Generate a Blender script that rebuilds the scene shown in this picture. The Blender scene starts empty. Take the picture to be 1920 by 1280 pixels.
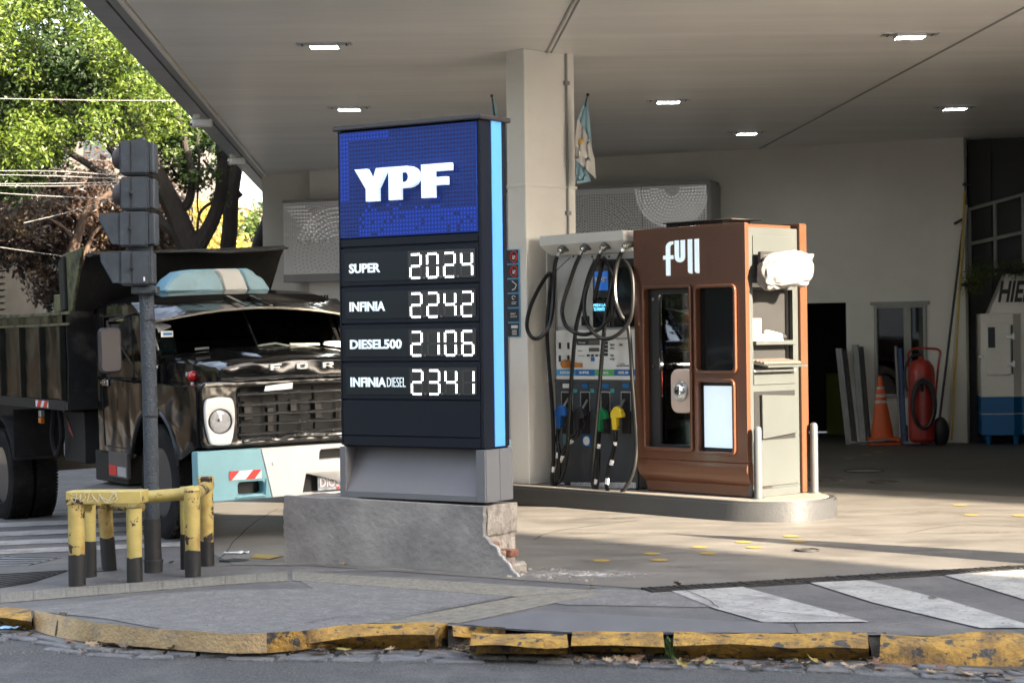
import bpy, bmesh, math, random
from mathutils import Vector, Matrix, noise
random.seed(7)
R = math.radians
scene = bpy.context.scene
# ------------------------------------------------------------- camera, light
S = .013; FPX = 3500.; CAMH = 1.65; CYP = 634.
cam_d = bpy.data.cameras.new('camera'); cam = bpy.data.objects.new('camera', cam_d)
scene.collection.objects.link(cam); scene.camera = cam
cam_d.sensor_width = 36; cam_d.lens = FPX/1920*36; cam_d.clip_start = .1; cam_d.clip_end = 2000
cam_d.shift_y = (CYP-640)/1920
cam.matrix_world = Matrix.Translation((0, 0, CAMH)) @ Matrix.Rotation(R(90), 4, 'X') @ Matrix.Rotation(-S, 4, 'Z')
cam_d.dof.use_dof = True; cam_d.dof.focus_distance = 14.5; cam_d.dof.aperture_fstop = 4.5
scene.render.resolution_x = 1024; scene.render.resolution_y = 682
SUN_EL = 23.; SUN_AZ = Vector((.715, -.699, 0)).normalized()      # direction towards the sun
w = bpy.data.worlds.new('World'); scene.world = w; w.use_nodes = True
nt = w.node_tree; nt.nodes.clear()
sky = nt.nodes.new('ShaderNodeTexSky'); sky.sky_type = 'NISHITA'; sky.sun_disc = False
sky.sun_elevation = R(SUN_EL); sky.sun_rotation = math.atan2(SUN_AZ.x, SUN_AZ.y)
sky.air_density = 1.0; sky.dust_density = 3.0; sky.ozone_density = .4
bg = nt.nodes.new('ShaderNodeBackground'); bg.inputs[1].default_value = .15
wo = nt.nodes.new('ShaderNodeOutputWorld')
hs = nt.nodes.new('ShaderNodeHueSaturation'); hs.inputs['Saturation'].default_value = .62; nt.links.new(sky.outputs[0], hs.inputs['Color']); nt.links.new(hs.outputs[0], bg.inputs[0]); nt.links.new(bg.outputs[0], wo.inputs[0])
sd = bpy.data.lights.new('sun', 'SUN'); sd.energy = 5.0; sd.angle = R(.53); sd.color = (1, .86, .67)
sun = bpy.data.objects.new('sun', sd); scene.collection.objects.link(sun)
sv = Vector((SUN_AZ.x*math.cos(R(SUN_EL)), SUN_AZ.y*math.cos(R(SUN_EL)), math.sin(R(SUN_EL))))
sun.rotation_euler = sv.to_track_quat('Z', 'Y').to_euler(); sun.location = (20, -20, 20)
vs = scene.view_settings; vs.view_transform = 'Standard'; vs.look = 'None'; vs.gamma = 1; vs.use_curve_mapping = False
vs.exposure = 2.7
scene.render.engine = 'CYCLES'
try:
    scene.cycles.max_bounces = 9; scene.cycles.diffuse_bounces = 5; scene.cycles.glossy_bounces = 4
    scene.cycles.transparent_max_bounces = 12
except Exception: pass

# ------------------------------------------------------------- frames
def ray(px, py):
    u = px-960.; v = CYP-py
    return Vector(((u+v*S)/FPX, 1., (v-u*S)/FPX))
class Frame:
    def __init__(s, o, deg, rx=0, ry=0):
        s.o = Vector((o[0], o[1], o[2] if len(o) > 2 else 0)); s.deg = deg
        s.eul = (rx, ry, R(deg))
        s.M = Matrix.Translation(s.o) @ Matrix.Rotation(R(deg), 4, 'Z') @ Matrix.Rotation(ry, 4, 'Y') @ Matrix.Rotation(rx, 4, 'X')
        s.I = s.M.inverted()
    def hit(s, px, py, ax, val):
        i = 'xyz'.index(ax); c = s.I @ Vector((0, 0, CAMH)); d = s.I.to_3x3() @ ray(px, py)
        t = (val-c[i])/d[i]; return c+d*t
    def P(s, px, py, y=0): return s.hit(px, py, 'y', y)
    def Q(s, px, py, x=0): return s.hit(px, py, 'x', x)
W_ = Frame((0, 0), 0)
def hgt(x, y): return max(-.45, min(0, -.135+.0453*(x+3.1)-.0184*(y-17)))
def G(px, py, z=None):
    r = ray(px, py); zz = 0 if z is None else z
    for i in range(6):
        t = (zz-CAMH)/r.z
        if z is None: zz = hgt(r.x*t, t)
    return Vector((r.x*t, t, zz))
def at(px, py, D):
    r = ray(px, py); return Vector((r.x*D, D, CAMH+r.z*D))

# ------------------------------------------------------------- materials
def nd(t, ty, **kw):
    n = t.nodes.new('ShaderNode'+ty)
    for k, v in kw.items():
        if k.startswith('i_'): n.inputs[k[2:].replace('_', ' ')].default_value = v
        else: setattr(n, k, v)
    return n
def c4(c): return (c[0], c[1], c[2], 1)
def mat(name, col, rough=.6, metal=0, var=.18, scale=3, bump=0, bscale=60, coat=0, chips=None, dirt=None, emit=None, estr=0, spec=.5, detail=6, stretch=None, bdist=.02, bdet=5):
    m = bpy.data.materials.new(name); m.use_nodes = True; t = m.node_tree; L = t.links.new
    p = t.nodes['Principled BSDF']
    tc = nd(t, 'TexCoord'); co = tc.outputs['Object']
    if stretch:
        mp = nd(t, 'Mapping'); mp.inputs['Scale'].default_value = stretch; L(co, mp.inputs[0]); co = mp.outputs[0]
    n1 = nd(t, 'TexNoise', i_Scale=scale, i_Detail=detail, i_Roughness=.6); L(co, n1.inputs['Vector'])
    rp = nd(t, 'ValToRGB'); rp.color_ramp.elements[0].position = .3; rp.color_ramp.elements[1].position = .72
    rp.color_ramp.elements[0].color = c4([max(0, c*(1-var)) for c in col]); rp.color_ramp.elements[1].color = c4([min(1, c*(1+var*.6)) for c in col])
    L(n1.outputs[0], rp.inputs[0]); out = rp.outputs[0]
    def layer(colr, lo, hi, sc, out, seed=0):
        n = nd(t, 'TexNoise', i_Scale=sc, i_Detail=8, i_Roughness=.65)
        mp = nd(t, 'Mapping'); mp.inputs['Location'].default_value = (seed, seed*.7, 3); L(tc.outputs['Object'], mp.inputs[0]); L(mp.outputs[0], n.inputs['Vector'])
        r = nd(t, 'ValToRGB'); r.color_ramp.elements[0].position = lo; r.color_ramp.elements[1].position = hi; L(n.outputs[0], r.inputs[0])
        mx = nd(t, 'MixRGB'); L(r.outputs[0], mx.inputs[0]); L(out, mx.inputs[1]); mx.inputs[2].default_value = c4(colr)
        return mx.outputs[0]
    if dirt: out = layer(dirt[0], dirt[1], dirt[2], dirt[3], out, 5)
    if chips: out = layer(chips[0], chips[1], chips[1]+.02, chips[2], out, 11)
    L(out, p.inputs['Base Color'])
    p.inputs['Metallic'].default_value = metal
    rr = nd(t, 'MapRange'); rr.inputs[3].default_value = max(.02, rough-.08); rr.inputs[4].default_value = min(1, rough+.1)
    L(n1.outputs[0], rr.inputs[0]); L(rr.outputs[0], p.inputs['Roughness'])
    p.inputs['Coat Weight'].default_value = coat; p.inputs['Coat Roughness'].default_value = .06
    p.inputs['Specular IOR Level'].default_value = spec
    if bump:
        n2 = nd(t, 'TexNoise', i_Scale=bscale, i_Detail=bdet); L(co, n2.inputs['Vector'])
        b = nd(t, 'Bump', i_Strength=min(1, bump), i_Distance=bdist); L(n2.outputs[0], b.inputs['Height']); L(b.outputs[0], p.inputs['Normal'])
    if emit: p.inputs['Emission Color'].default_value = c4(emit); p.inputs['Emission Strength'].default_value = estr
    return m
def glass(name, tint=(.8, .85, .85), refl=.06, rough=.02, ior=1.5):
    m = bpy.data.materials.new(name); m.use_nodes = True; t = m.node_tree; t.nodes.clear(); L = t.links.new
    tr = nd(t, 'BsdfTransparent'); tr.inputs[0].default_value = c4(tint)
    gl = nd(t, 'BsdfGlossy'); gl.inputs['Roughness'].default_value = rough; gl.inputs[0].default_value = (1, 1, 1, 1)
    fr = nd(t, 'Fresnel', i_IOR=ior); ad = nd(t, 'Math', operation='ADD'); ad.inputs[1].default_value = refl; ad.use_clamp = True
    mx = nd(t, 'MixShader'); o = nd(t, 'OutputMaterial')
    L(fr.outputs[0], ad.inputs[0]); L(ad.outputs[0], mx.inputs[0]); L(tr.outputs[0], mx.inputs[1]); L(gl.outputs[0], mx.inputs[2]); L(mx.outputs[0], o.inputs[0])
    return m
def leafmat(name, c1, c2, trans=.45):
    m = bpy.data.materials.new(name); m.use_nodes = True; t = m.node_tree; L = t.links.new
    p = t.nodes['Principled BSDF']; o = t.nodes['Material Output']
    g = nd(t, 'NewGeometry'); rp = nd(t, 'ValToRGB'); rp.color_ramp.elements[0].color = c4(c1); rp.color_ramp.elements[1].color = c4(c2)
    L(g.outputs['Random Per Island'], rp.inputs[0]); L(rp.outputs[0], p.inputs['Base Color']); p.inputs['Roughness'].default_value = .42
    tl = nd(t, 'BsdfTranslucent'); L(rp.outputs[0], tl.inputs[0]); mx = nd(t, 'MixShader'); mx.inputs[0].default_value = trans
    L(p.outputs[0], mx.inputs[1]); L(tl.outputs[0], mx.inputs[2]); L(mx.outputs[0], o.inputs[0])
    return m

# ------------------------------------------------------------- mesh builders
COL = scene.collection
def link(o): COL.objects.link(o); return o
def tag(o, label=None, cat=None, group=None, kind=None):
    if label: o['label'] = label
    if cat: o['category'] = cat
    if group: o['group'] = group
    if kind: o['kind'] = kind
    return o
def empty(name, fr=None, loc=None, label=None, cat=None, group=None, kind=None, rotz=0):
    o = link(bpy.data.objects.new(name, None)); o.empty_display_size = .1
    if fr: o.matrix_world = fr.M
    if loc is not None: o.location = loc; o.rotation_euler = (0, 0, rotz)
    return tag(o, label, cat, group, kind)
def mesh_obj(name, me, m, parent=None, label=None):
    if m and not me.materials: me.materials.append(m)
    o = link(bpy.data.objects.new(name, me))
    if parent: o.parent = parent
    if label: o['label'] = label
    return o
class MB:
    def __init__(s): s.v = []; s.f = []
    def add(s, vs, fs):
        n = len(s.v); s.v += [tuple(a) for a in vs]; s.f += [tuple(i+n for i in f) for f in fs]; return s
    def box(s, x0, x1, y0, y1, z0, z1):
        x0, x1 = min(x0, x1), max(x0, x1); y0, y1 = min(y0, y1), max(y0, y1); z0, z1 = min(z0, z1), max(z0, z1)
        return s.add([(x0,y0,z0),(x1,y0,z0),(x1,y1,z0),(x0,y1,z0),(x0,y0,z1),(x1,y0,z1),(x1,y1,z1),(x0,y1,z1)],
              [(0,3,2,1),(4,5,6,7),(0,1,5,4),(1,2,6,5),(2,3,7,6),(3,0,4,7)])
    def hexa(s, b, t):  # 4 bottom, 4 top corners (ccw from above)
        return s.add(list(b)+list(t), [(0,3,2,1),(4,5,6,7),(0,1,5,4),(1,2,6,5),(2,3,7,6),(3,0,4,7)])
    def cyl(s, p0, p1, r0, r1=None, n=14, caps=True):
        if r1 is None: r1 = r0
        p0, p1 = Vector(p0), Vector(p1); d = (p1-p0).normalized(); a = d.orthogonal().normalized(); b = d.cross(a)
        vs = []
        for p, r in ((p0, r0), (p1, r1)):
            for i in range(n):
                t = 2*math.pi*i/n; vs.append(p+(a*math.cos(t)+b*math.sin(t))*r)
        fs = [(i, (i+1) % n, n+(i+1) % n, n+i) for i in range(n)]
        if caps: fs += [tuple(range(n-1, -1, -1)), tuple(range(n, 2*n))]
        return s.add(vs, fs)
    def tube(s, pts, r, n=8, closed=False, radii=None):
        pts = [Vector(p) for p in pts]; N = len(pts); vs = []; fs = []; ref = None
        for i, p in enumerate(pts):
            if closed: d = pts[(i+1) % N]-pts[i-1]
            else: d = pts[min(i+1, N-1)]-pts[max(i-1, 0)]
            d = d.normalized() if d.length > 1e-9 else Vector((0, 0, 1))
            if ref is None: ref = d.orthogonal().normalized()
            a = (ref-d*ref.dot(d)); a = a.normalized() if a.length > 1e-6 else d.orthogonal().normalized(); ref = a; b = d.cross(a)
            rr = radii[i] if radii else r
            for k in range(n):
                t = 2*math.pi*k/n; vs.append(p+(a*math.cos(t)+b*math.sin(t))*rr)
        M = N if closed else N-1
        for i in range(M):
            j = (i+1) % N
            for k in range(n): fs.append((i*n+k, i*n+(k+1) % n, j*n+(k+1) % n, j*n+k))
        if not closed: fs += [tuple(range(n-1, -1, -1)), tuple((N-1)*n+k for k in range(n))]
        return s.add(vs, fs)
    def sphere(s, c, r, nu=14, nv=8, v0=0., v1=1.):
        if not hasattr(r, '__len__'): r = (r, r, r)
        vs = []; fs = []
        for j in range(nv+1):
            ph = math.pi*(v0+(v1-v0)*j/nv)
            for i in range(nu):
                th = 2*math.pi*i/nu; vs.append((c[0]+r[0]*math.sin(ph)*math.cos(th), c[1]+r[1]*math.sin(ph)*math.sin(th), c[2]+r[2]*math.cos(ph)))
        for j in range(nv):
            for i in range(nu): fs.append((j*nu+i, (j+1)*nu+i, (j+1)*nu+(i+1) % nu, j*nu+(i+1) % nu))
        return s.add(vs, fs)
    def prism(s, poly, ax, a, b):   # poly in the two other axes (order x,z for y; y,z for x; x,y for z)
        n = len(poly)
        def mk(p, c): return {'y': (p[0], c, p[1]), 'x': (c, p[0], p[1]), 'z': (p[0], p[1], c)}[ax]
        vs = [mk(p, a) for p in poly]+[mk(p, b) for p in poly]
        return s.add(vs, [tuple(range(n)), tuple(range(2*n-1, n-1, -1))]+[(i, n+i, n+(i+1) % n, (i+1) % n) for i in range(n)])
    def loft(s, rings, cap=True, closed=True):
        n = len(rings[0]); vs = [p for r in rings for p in r]; fs = []
        for i in range(len(rings)-1):
            for k in range(n if closed else n-1): fs.append((i*n+k, i*n+(k+1) % n, (i+1)*n+(k+1) % n, (i+1)*n+k))
        if cap and closed: fs += [tuple(range(n-1, -1, -1)), tuple((len(rings)-1)*n+k for k in range(n))]
        return s.add(vs, fs)
    def disc(s, c, r, ax='y', n=6, rz=None):
        rz = rz or r; vs = []
        for i in range(n):
            t = 2*math.pi*(i+.5)/n; a, b = r*math.cos(t), rz*math.sin(t)
            vs.append({'y': (c[0]+a, c[1], c[2]+b), 'x': (c[0], c[1]+a, c[2]+b), 'z': (c[0]+a, c[1]+b, c[2])}[ax])
        return s.add(vs, [tuple(range(n))])
    def build(s, name, m, parent=None, bevel=0, smooth=True, label=None, jit=0, sub=0, seg=1, kind=None):
        me = bpy.data.meshes.new(name); me.from_pydata(s.v, [], s.f)
        bm = bmesh.new(); bm.from_mesh(me)
        bmesh.ops.recalc_face_normals(bm, faces=bm.faces)
        if bevel:
            es = [e for e in bm.edges if len(e.link_faces) == 2 and e.calc_face_angle(0) > .5]
            bmesh.ops.bevel(bm, geom=es, offset=bevel, segments=seg, affect='EDGES', clamp_overlap=True)
        if sub: bmesh.ops.subdivide_edges(bm, edges=bm.edges, cuts=sub, use_grid_fill=True)
        if jit:
            for v in bm.verts:
                k = v.co*7; v.co += Vector((noise.noise(k), noise.noise(k+Vector((9, 0, 0))), noise.noise(k+Vector((0, 9, 0)))))*jit
        bm.to_mesh(me); bm.free()
        if smooth:
            me.shade_smooth(); me.set_sharp_from_angle(angle=R(35))
        o = mesh_obj(name, me, m, parent, label)
        if bevel and smooth and not sub and len(me.polygons) > 6: wn = o.modifiers.new('normals', 'WEIGHTED_NORMAL'); wn.keep_sharp = True
        if kind: o['kind'] = kind
        return o
def spline_pts(pts, k=6, closed=False):
    pts = [Vector(p) for p in pts]; n = len(pts); out = []
    for i in range(n if closed else n-1):
        p0 = pts[i-1] if (i > 0 or closed) else pts[0]; p1 = pts[i]; p2 = pts[(i+1) % n]; p3 = pts[(i+2) % n] if (i+2 < n or closed) else pts[-1]
        for j in range(k):
            t = j/k; out.append(.5*((2*p1)+(p2-p0)*t+(2*p0-5*p1+4*p2-p3)*t*t+(3*p1-p0-3*p2+p3)*t**3))
    if not closed: out.append(pts[-1])
    return out
def rrect(x0, x1, z0, z1, r, k=4):
    o = []
    for cx, cz, a in ((x1-r, z1-r, 0), (x0+r, z1-r, 90), (x0+r, z0+r, 180), (x1-r, z0+r, 270)):
        for i in range(k+1):
            t = R(a+90*i/k); o.append((cx+r*math.cos(t), cz+r*math.sin(t)))
    return o
def curve_mesh(c):
    o = bpy.data.objects.new('tmp', c); link(o)
    dg = bpy.context.evaluated_depsgraph_get(); dg.update()
    me = bpy.data.meshes.new_from_object(o.evaluated_get(dg)); bpy.data.objects.remove(o); return me
def shape(name, loops, ax, a, b, m, parent=None, bevel=0, label=None):
    """filled outline with holes, extruded between a and b along the axis ax"""
    c = bpy.data.curves.new(name, 'CURVE'); c.dimensions = '2D'; c.fill_mode = 'BOTH'; c.extrude = abs(b-a)/2-bevel; c.bevel_depth = bevel; c.bevel_resolution = 1; c.offset = -bevel
    for lp in loops:
        s = c.splines.new('POLY'); s.points.add(len(lp)-1); s.use_cyclic_u = True
        for i, p in enumerate(lp): s.points[i].co = (p[0], p[1], 0, 1)
    me = curve_mesh(c); mid = (a+b)/2
    for v in me.vertices:
        x, y, z = v.co
        v.co = {'y': (x, mid+z, y), 'x': (mid+z, x, y), 'z': (x, y, mid+z)}[ax]
    bm = bmesh.new(); bm.from_mesh(me); bmesh.ops.remove_doubles(bm, verts=bm.verts, dist=1e-5); bmesh.ops.recalc_face_normals(bm, faces=bm.faces); bm.to_mesh(me); bm.free()
    me.shade_smooth(); me.set_sharp_from_angle(angle=R(35)); me.materials.clear()
    o = mesh_obj(name, me, m, parent, label)
    if bevel: wn = o.modifiers.new('normals', 'WEIGHTED_NORMAL'); wn.keep_sharp = True
    return o
def text(s, m, parent, x0, x1, z0, z1, y, depth=.004, bold=0, ax='y', name='lettering', shear=0, label=None, fit=True):
    c = bpy.data.curves.new(name, 'FONT'); c.body = s; c.size = 1; c.extrude = .05; c.offset = bold; c.resolution_u = 3; c.shear = shear
    me = curve_mesh(c); xs = [v.co.x for v in me.vertices]; ys = [v.co.y for v in me.vertices]
    ax0, ax1, ay0, ay1 = min(xs), max(xs), min(ys), max(ys)
    for v in me.vertices:
        u = x0+(v.co.x-ax0)/(ax1-ax0)*(x1-x0); h = z0+(v.co.y-ay0)/(ay1-ay0)*(z1-z0); d = (v.co.z/.05)*depth/2
        v.co = {'y': (u, y-d, h), 'x': (y+d, u, h), 'z': (u, h, y+d)}[ax]
    me.materials.clear(); return mesh_obj(name, me, m, parent, label)
def copy_tree(o, parent=None):
    c = o.copy(); link(c); c.parent = parent
    if parent is not None: c.matrix_parent_inverse = o.matrix_parent_inverse
    for ch in list(o.children): copy_tree(ch, c)
    return c
def sheet(name, polys, m, off, cell=.25, parent=None, hf=hgt):
    """draped convex polygons lying on the terrain"""
    bm = bmesh.new()
    for poly in polys:
        poly = [Vector((p[0], p[1], 0)) for p in poly]
        ar = sum(poly[i].x*poly[(i+1) % len(poly)].y-poly[(i+1) % len(poly)].x*poly[i].y for i in range(len(poly)))
        if ar < 0: poly.reverse()
        b = bmesh.new(); xs = [p.x for p in poly]; ys = [p.y for p in poly]
        nx = max(1, min(200, int((max(xs)-min(xs))/cell)+1)); ny = max(1, min(200, int((max(ys)-min(ys))/cell)+1)); vg = []
        for j in range(ny+1):
            vg.append([b.verts.new((min(xs)+(max(xs)-min(xs))*i/nx, min(ys)+(max(ys)-min(ys))*j/ny, 0)) for i in range(nx+1)])
        for j in range(ny):
            for i in range(nx): b.faces.new((vg[j][i], vg[j][i+1], vg[j+1][i+1], vg[j+1][i]))
        for i in range(len(poly)):
            p, q = poly[i], poly[(i+1) % len(poly)]; nrm = Vector((q.y-p.y, -(q.x-p.x), 0))
            if nrm.length < 1e-6: continue
            bmesh.ops.bisect_plane(b, geom=b.verts[:]+b.edges[:]+b.faces[:], plane_co=p, plane_no=nrm.normalized(), clear_outer=True)
        mt = bpy.data.meshes.new('t'); b.to_mesh(mt); b.free(); bm.from_mesh(mt); bpy.data.meshes.remove(mt)
    for v in bm.verts: v.co.z = hf(v.co.x, v.co.y)+off
    me = bpy.data.meshes.new(name); bm.to_mesh(me); bm.free()
    return mesh_obj(name, me, m, parent)
# ------------------------------------------------------------- materials in use
M = {}
M['road'] = mat('road asphalt', (.105, .103, .101), .8, var=.75, scale=75, bump=1, bscale=90, dirt=((.16, .155, .15), .5, .78, 2.2), chips=((.24, .24, .24), .62, 70))
M['ground'] = mat('smooth asphalt', (.108, .105, .104), .75, var=.35, scale=30, bump=.6, bscale=90, dirt=((.17, .16, .15), .42, .72, 1.8), chips=((.08, .078, .076), .62, 14))
M['forecourt'] = mat('oily concrete', (.172, .158, .14), .5, var=.3, scale=2.2, bump=.25, bscale=30, dirt=((.10, .09, .08), .5, .7, 1.3), stretch=(.6, 2.2, 1))
M['walk'] = mat('rough sidewalk concrete', (.205, .197, .188), .85, var=.4, scale=24, bump=1, bscale=48, dirt=((.14, .135, .13), .42, .66, 7), chips=((.11, .105, .10), .60, 18))
M['tile'] = mat('ribbed beige tile', (.20, .185, .15), .8, var=.3, scale=14, bump=.5, bscale=60, dirt=((.19, .18, .165), .5, .75, 3))
M['patch'] = mat('dark patch', (.132, .13, .134), .6, var=.15, scale=6, bump=.2, bscale=90, dirt=((.13, .125, .12), .55, .85, 3))
M['stripe'] = mat('worn white paint', (.37, .36, .335), .7, var=.25, scale=7, bump=.3, bscale=60, dirt=((.20, .195, .19), .48, .70, 4), chips=((.13, .125, .12), .60, 26))
M['ypaint'] = mat('yellow kerb paint', (.43, .245, .045), .7, var=.4, scale=9, bump=1, bscale=35, dirt=((.17, .10, .035), .46, .62, 6), chips=((.055, .05, .045), .56, 11))
M['ykerbfade'] = mat('faded yellow kerb paint', (.56, .40, .21), .75, var=.2, scale=9, bump=.6, bscale=50, dirt=((.34, .28, .21), .5, .75, 8), chips=((.14, .12, .10), .66, 25))
M['dot'] = mat('yellow ground paint', (.36, .25, .06), .6, var=.2, scale=20, chips=((.25, .2, .12), .62, 30))
M['cobble'] = mat('granite cobble', (.15, .15, .155), .6, var=.5, scale=12, bump=.8, bscale=50, dirt=((.16, .145, .12), .5, .75, 6))
M['iron'] = mat('dark cast iron', (.035, .033, .033), .6, metal=.4, var=.4, scale=20, bump=.4, bscale=90)
M['dirt'] = mat('gutter dirt', (.085, .073, .06), .95, var=.5, scale=25, bump=.8, bscale=90)

# ------------------------------------------------------------- ground
sp = []
def px2(l, z=None): return [tuple(G(a, b, z)[:2]) for a, b in l]
KB = [(-700, 1060), (-250, 1105), (-60, 1130), (60, 1147), (130, 1160), (200, 1172), (300, 1182), (420, 1190), (480, 1191), (560, 1185), (640, 1176), (740, 1172), (845, 1170), (950, 1180), (1063, 1187), (1243, 1188), (1628, 1189), (1980, 1196), (2600, 1204)]
KBw = [G(*p) for p in KB]
def kback(x):
    for a, b in zip(KBw, KBw[1:]):
        if a.x <= x <= b.x: return a.y+(b.y-a.y)*(x-a.x)/(b.x-a.x)
    return KBw[0].y if x < KBw[0].x else KBw[-1].y
# one big ground sheet behind the kerb, reaching the horizon
xs = [-400, -200, -100, -60, -40, -30, -24, -18, -14, -10, -8]+[-7+.25*i for i in range(57)]+[8, 10, 14, 20, 30, 50, 100, 200, 400]
vs_ = []; fs_ = []
ts = [0, .1, .25, .5, .75, 1, 1.4, 1.8, 2.2, 2.6, 3, 3.5, 4, 4.5, 5, 6, 7, 8, 9, 10, 12, 14, 17, 20, 25, 32, 45, 80, 200, 600]
for x in xs:
    for t in ts:
        y = kback(x)+t; vs_.append((x, y, hgt(x, y)))
n_ = len(ts)
for i in range(len(xs)-1):
    for j in range(n_-1): fs_.append((i*n_+j, (i+1)*n_+j, (i+1)*n_+j+1, i*n_+j+1))
mb = MB(); mb.add(vs_, fs_); tag(mb.build('ground', M['ground'], smooth=True), kind='structure')
mb = MB(); mb.add([(-400, -120, -.13), (400, -120, -.13), (400, 12, -.13), (-400, 12, -.13)], [(0, 1, 2, 3)])
rd = mb.build('road', M['road'], smooth=False); tag(rd, kind='structure')
fc = sheet('forecourt', [[(-2.12, 14.12), (.86, 12.2), (20, 17.9), (30, 40), (-6.5, 40), (-5.2, 24)]], M['forecourt'], .004, .5); tag(fc, kind='structure')
sw = sheet('sidewalk', [px2([(-60, 1134), (310, 1112), (560, 1088), (700, 1168), (560, 1184), (480, 1190), (420, 1189), (300, 1181), (200, 1171), (130, 1159), (60, 1146)]),
     px2([(560, 1088), (1000, 1105), (965, 1118), (700, 1168)]), px2([(965, 1118), (1110, 1105), (1250, 1108), (1400, 1140), (1060, 1134)])], M['walk'], .004, .2)
tag(sw, kind='structure')
df = sheet('shaded_floor', [[(-3, 25.5), (3.25, 20.15), (9.0, 15.3), (9, 29), (4, 31), (-3, 34)]], mat('dark oily floor with shade', (.055, .052, .048), .55, var=.3, scale=2, bump=.2, bscale=40, dirt=((.09, .085, .078), .5, .75, 1.5)), .0065, .4); tag(df, kind='structure')  # oily floor sheet cut along the shade edge, shade partly in its colour
dp = sheet('asphalt_patch', [px2([(862, 1171), (1060, 1134), (1400, 1139), (1470, 1170), (1700, 1182), (1640, 1188), (1063, 1186), (950, 1179)])], M['patch'], .0055); tag(dp, kind='structure')
# ribbed strips: one tile per piece, ribs as real ridges
tac = empty('tactile_strip', loc=(0, 0, 0), kind='structure')
def tile_strip(a, b, wa, wb, n):
    for i in range(n):
        p = a.lerp(b, i/n); q = a.lerp(b, (i+.985)/n); p2 = wa.lerp(wb, i/n); q2 = wa.lerp(wb, (i+.985)/n)
        mb = MB(); base = [p, q, q2, p2]
        bz = [Vector((c.x, c.y, hgt(c.x, c.y)+.002)) for c in base]; tz = [c+Vector((0, 0, .0045)) for c in bz]
        mb.hexa(bz, tz)
        nr = 5
        for k in range(nr):
            for l in range(4):
                u = (k+.5)/nr; v = (l+.5)/4
                c = tz[0].lerp(tz[1], u).lerp(tz[3].lerp(tz[2], u), v); e = (tz[1]-tz[0])/nr*.3; g = (tz[3]-tz[0])/4*.3
                up = Vector((0, 0, .004))
                mb.hexa([c-e-g, c+e-g, c+e+g, c-e+g], [c-e*.6-g*.6+up, c+e*.6-g*.6+up, c+e*.6+g*.6+up, c-e*.6+g*.6+up])
        mb.build('tile', M['tile'], tac, smooth=False)
tile_strip(G(-60, 1136), G(540, 1090), G(-60, 1117), G(540, 1072), 10)
tile_strip(G(548, 1089), G(965, 1119), G(548, 1072), G(1120, 1108), 8)
tile_strip(G(700, 1169), G(965, 1121), G(860, 1169), G(1130, 1112), 7)
def stripes(name, quads, parent, off=.0075):
    for q in quads: sheet(name, [px2(q)], M['stripe'], off, .3, parent)
cw = empty('crosswalk', loc=(0, 0, 0), kind='structure')
stripes('white_stripe', [[(1256, 1108), (1385, 1099), (1630, 1167), (1432, 1168), (1340, 1142)], [(1517, 1093), (1649, 1087.5), (1756, 1120), (1920, 1161), (1990, 1178), (1839, 1179), (1637, 1131)], [(1771, 1079.5), (1898, 1068.5), (1990, 1072), (1990, 1140), (1920, 1125)]], cw)
ql = []
for k, (a, b) in enumerate([(967, 948), (983, 966), (1000, 983), (1017, 1000), (1034, 1016)]):
    ql.append([(-260, a+8), (-260, a+17), (345, b+8), (345, b)])
cw2 = empty('side_street_crossing', loc=(0, 0, 0), kind='structure')
stripes('white_stripe', ql, cw2, .006)
# kerb
kerb = empty('kerb', loc=(0, 0, 0), kind='structure')
def kstone(bk, ft, fb, m, zt, jit=.006, n=10, lab=None):
    bk = spline_pts([Vector((*G(*p)[:2], 0)) for p in bk], n) if len(bk) > 2 else [G(*bk[0]).lerp(G(*bk[1]), i/n) for i in range(n+1)]
    def rs(l, z):
        zf = z if callable(z) else (lambda t: z) if not isinstance(z, tuple) else ((lambda t: z[0]+(z[1]-z[0])*t) if len(z) == 2 else (lambda t: z[0] if t < .5 else z[0]+(z[1]-z[0])*min(1, (t-.5)/.18)))
        l = [G(*p, zf(i_/(len(l)-1))) for i_, p in enumerate(l)]; l = spline_pts(l, 8) if len(l) > 2 else l; N = len(bk); o = []
        for i in range(N):
            t = i/(N-1)*(len(l)-1); k = min(int(t), len(l)-2); o.append(l[k].lerp(l[k+1], t-k))
        return o
    ftw = rs(ft, zt); fbw = rs(fb, -.13); N = len(bk); rings = []
    for i in range(N):
        t = i/(N-1); z = zt(t) if callable(zt) else zt[0]+(zt[1]-zt[0])*t if len(zt) == 2 else (zt[0] if t < .5 else zt[0]+(zt[1]-zt[0])*min(1, (t-.5)/.18))
        b = bk[i]; f = ftw[i]; g = fbw[i]; h0 = hgt(b.x, b.y)
        nz = lambda s: noise.noise(Vector((b.x*3+s, b.y*3, s)))*jit*2
        m1 = Vector((b.x, b.y, 0)).lerp(Vector((f.x, f.y, 0)), .5)
        e1 = Vector((b.x, b.y, 0)).lerp(Vector((f.x, f.y, 0)), .9)
        rings.append([Vector((b.x, b.y, h0-.1)), Vector((b.x, b.y, h0+.012+nz(1))), Vector((m1.x, m1.y, (h0+.012)*.4+z*.6+nz(2))), Vector((e1.x, e1.y, z+nz(3))),
                      Vector((f.x, f.y-.01+nz(4), z-.018+nz(5))), Vector((f.x*.4+g.x*.6, f.y*.4+g.y*.6+nz(6), (z-.018)*.5-.065)), Vector((g.x, g.y+nz(7), -.14))])
    mb = MB(); mb.loft(rings); return mb.build('kerb_stone', m, kerb, label=lab)
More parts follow.
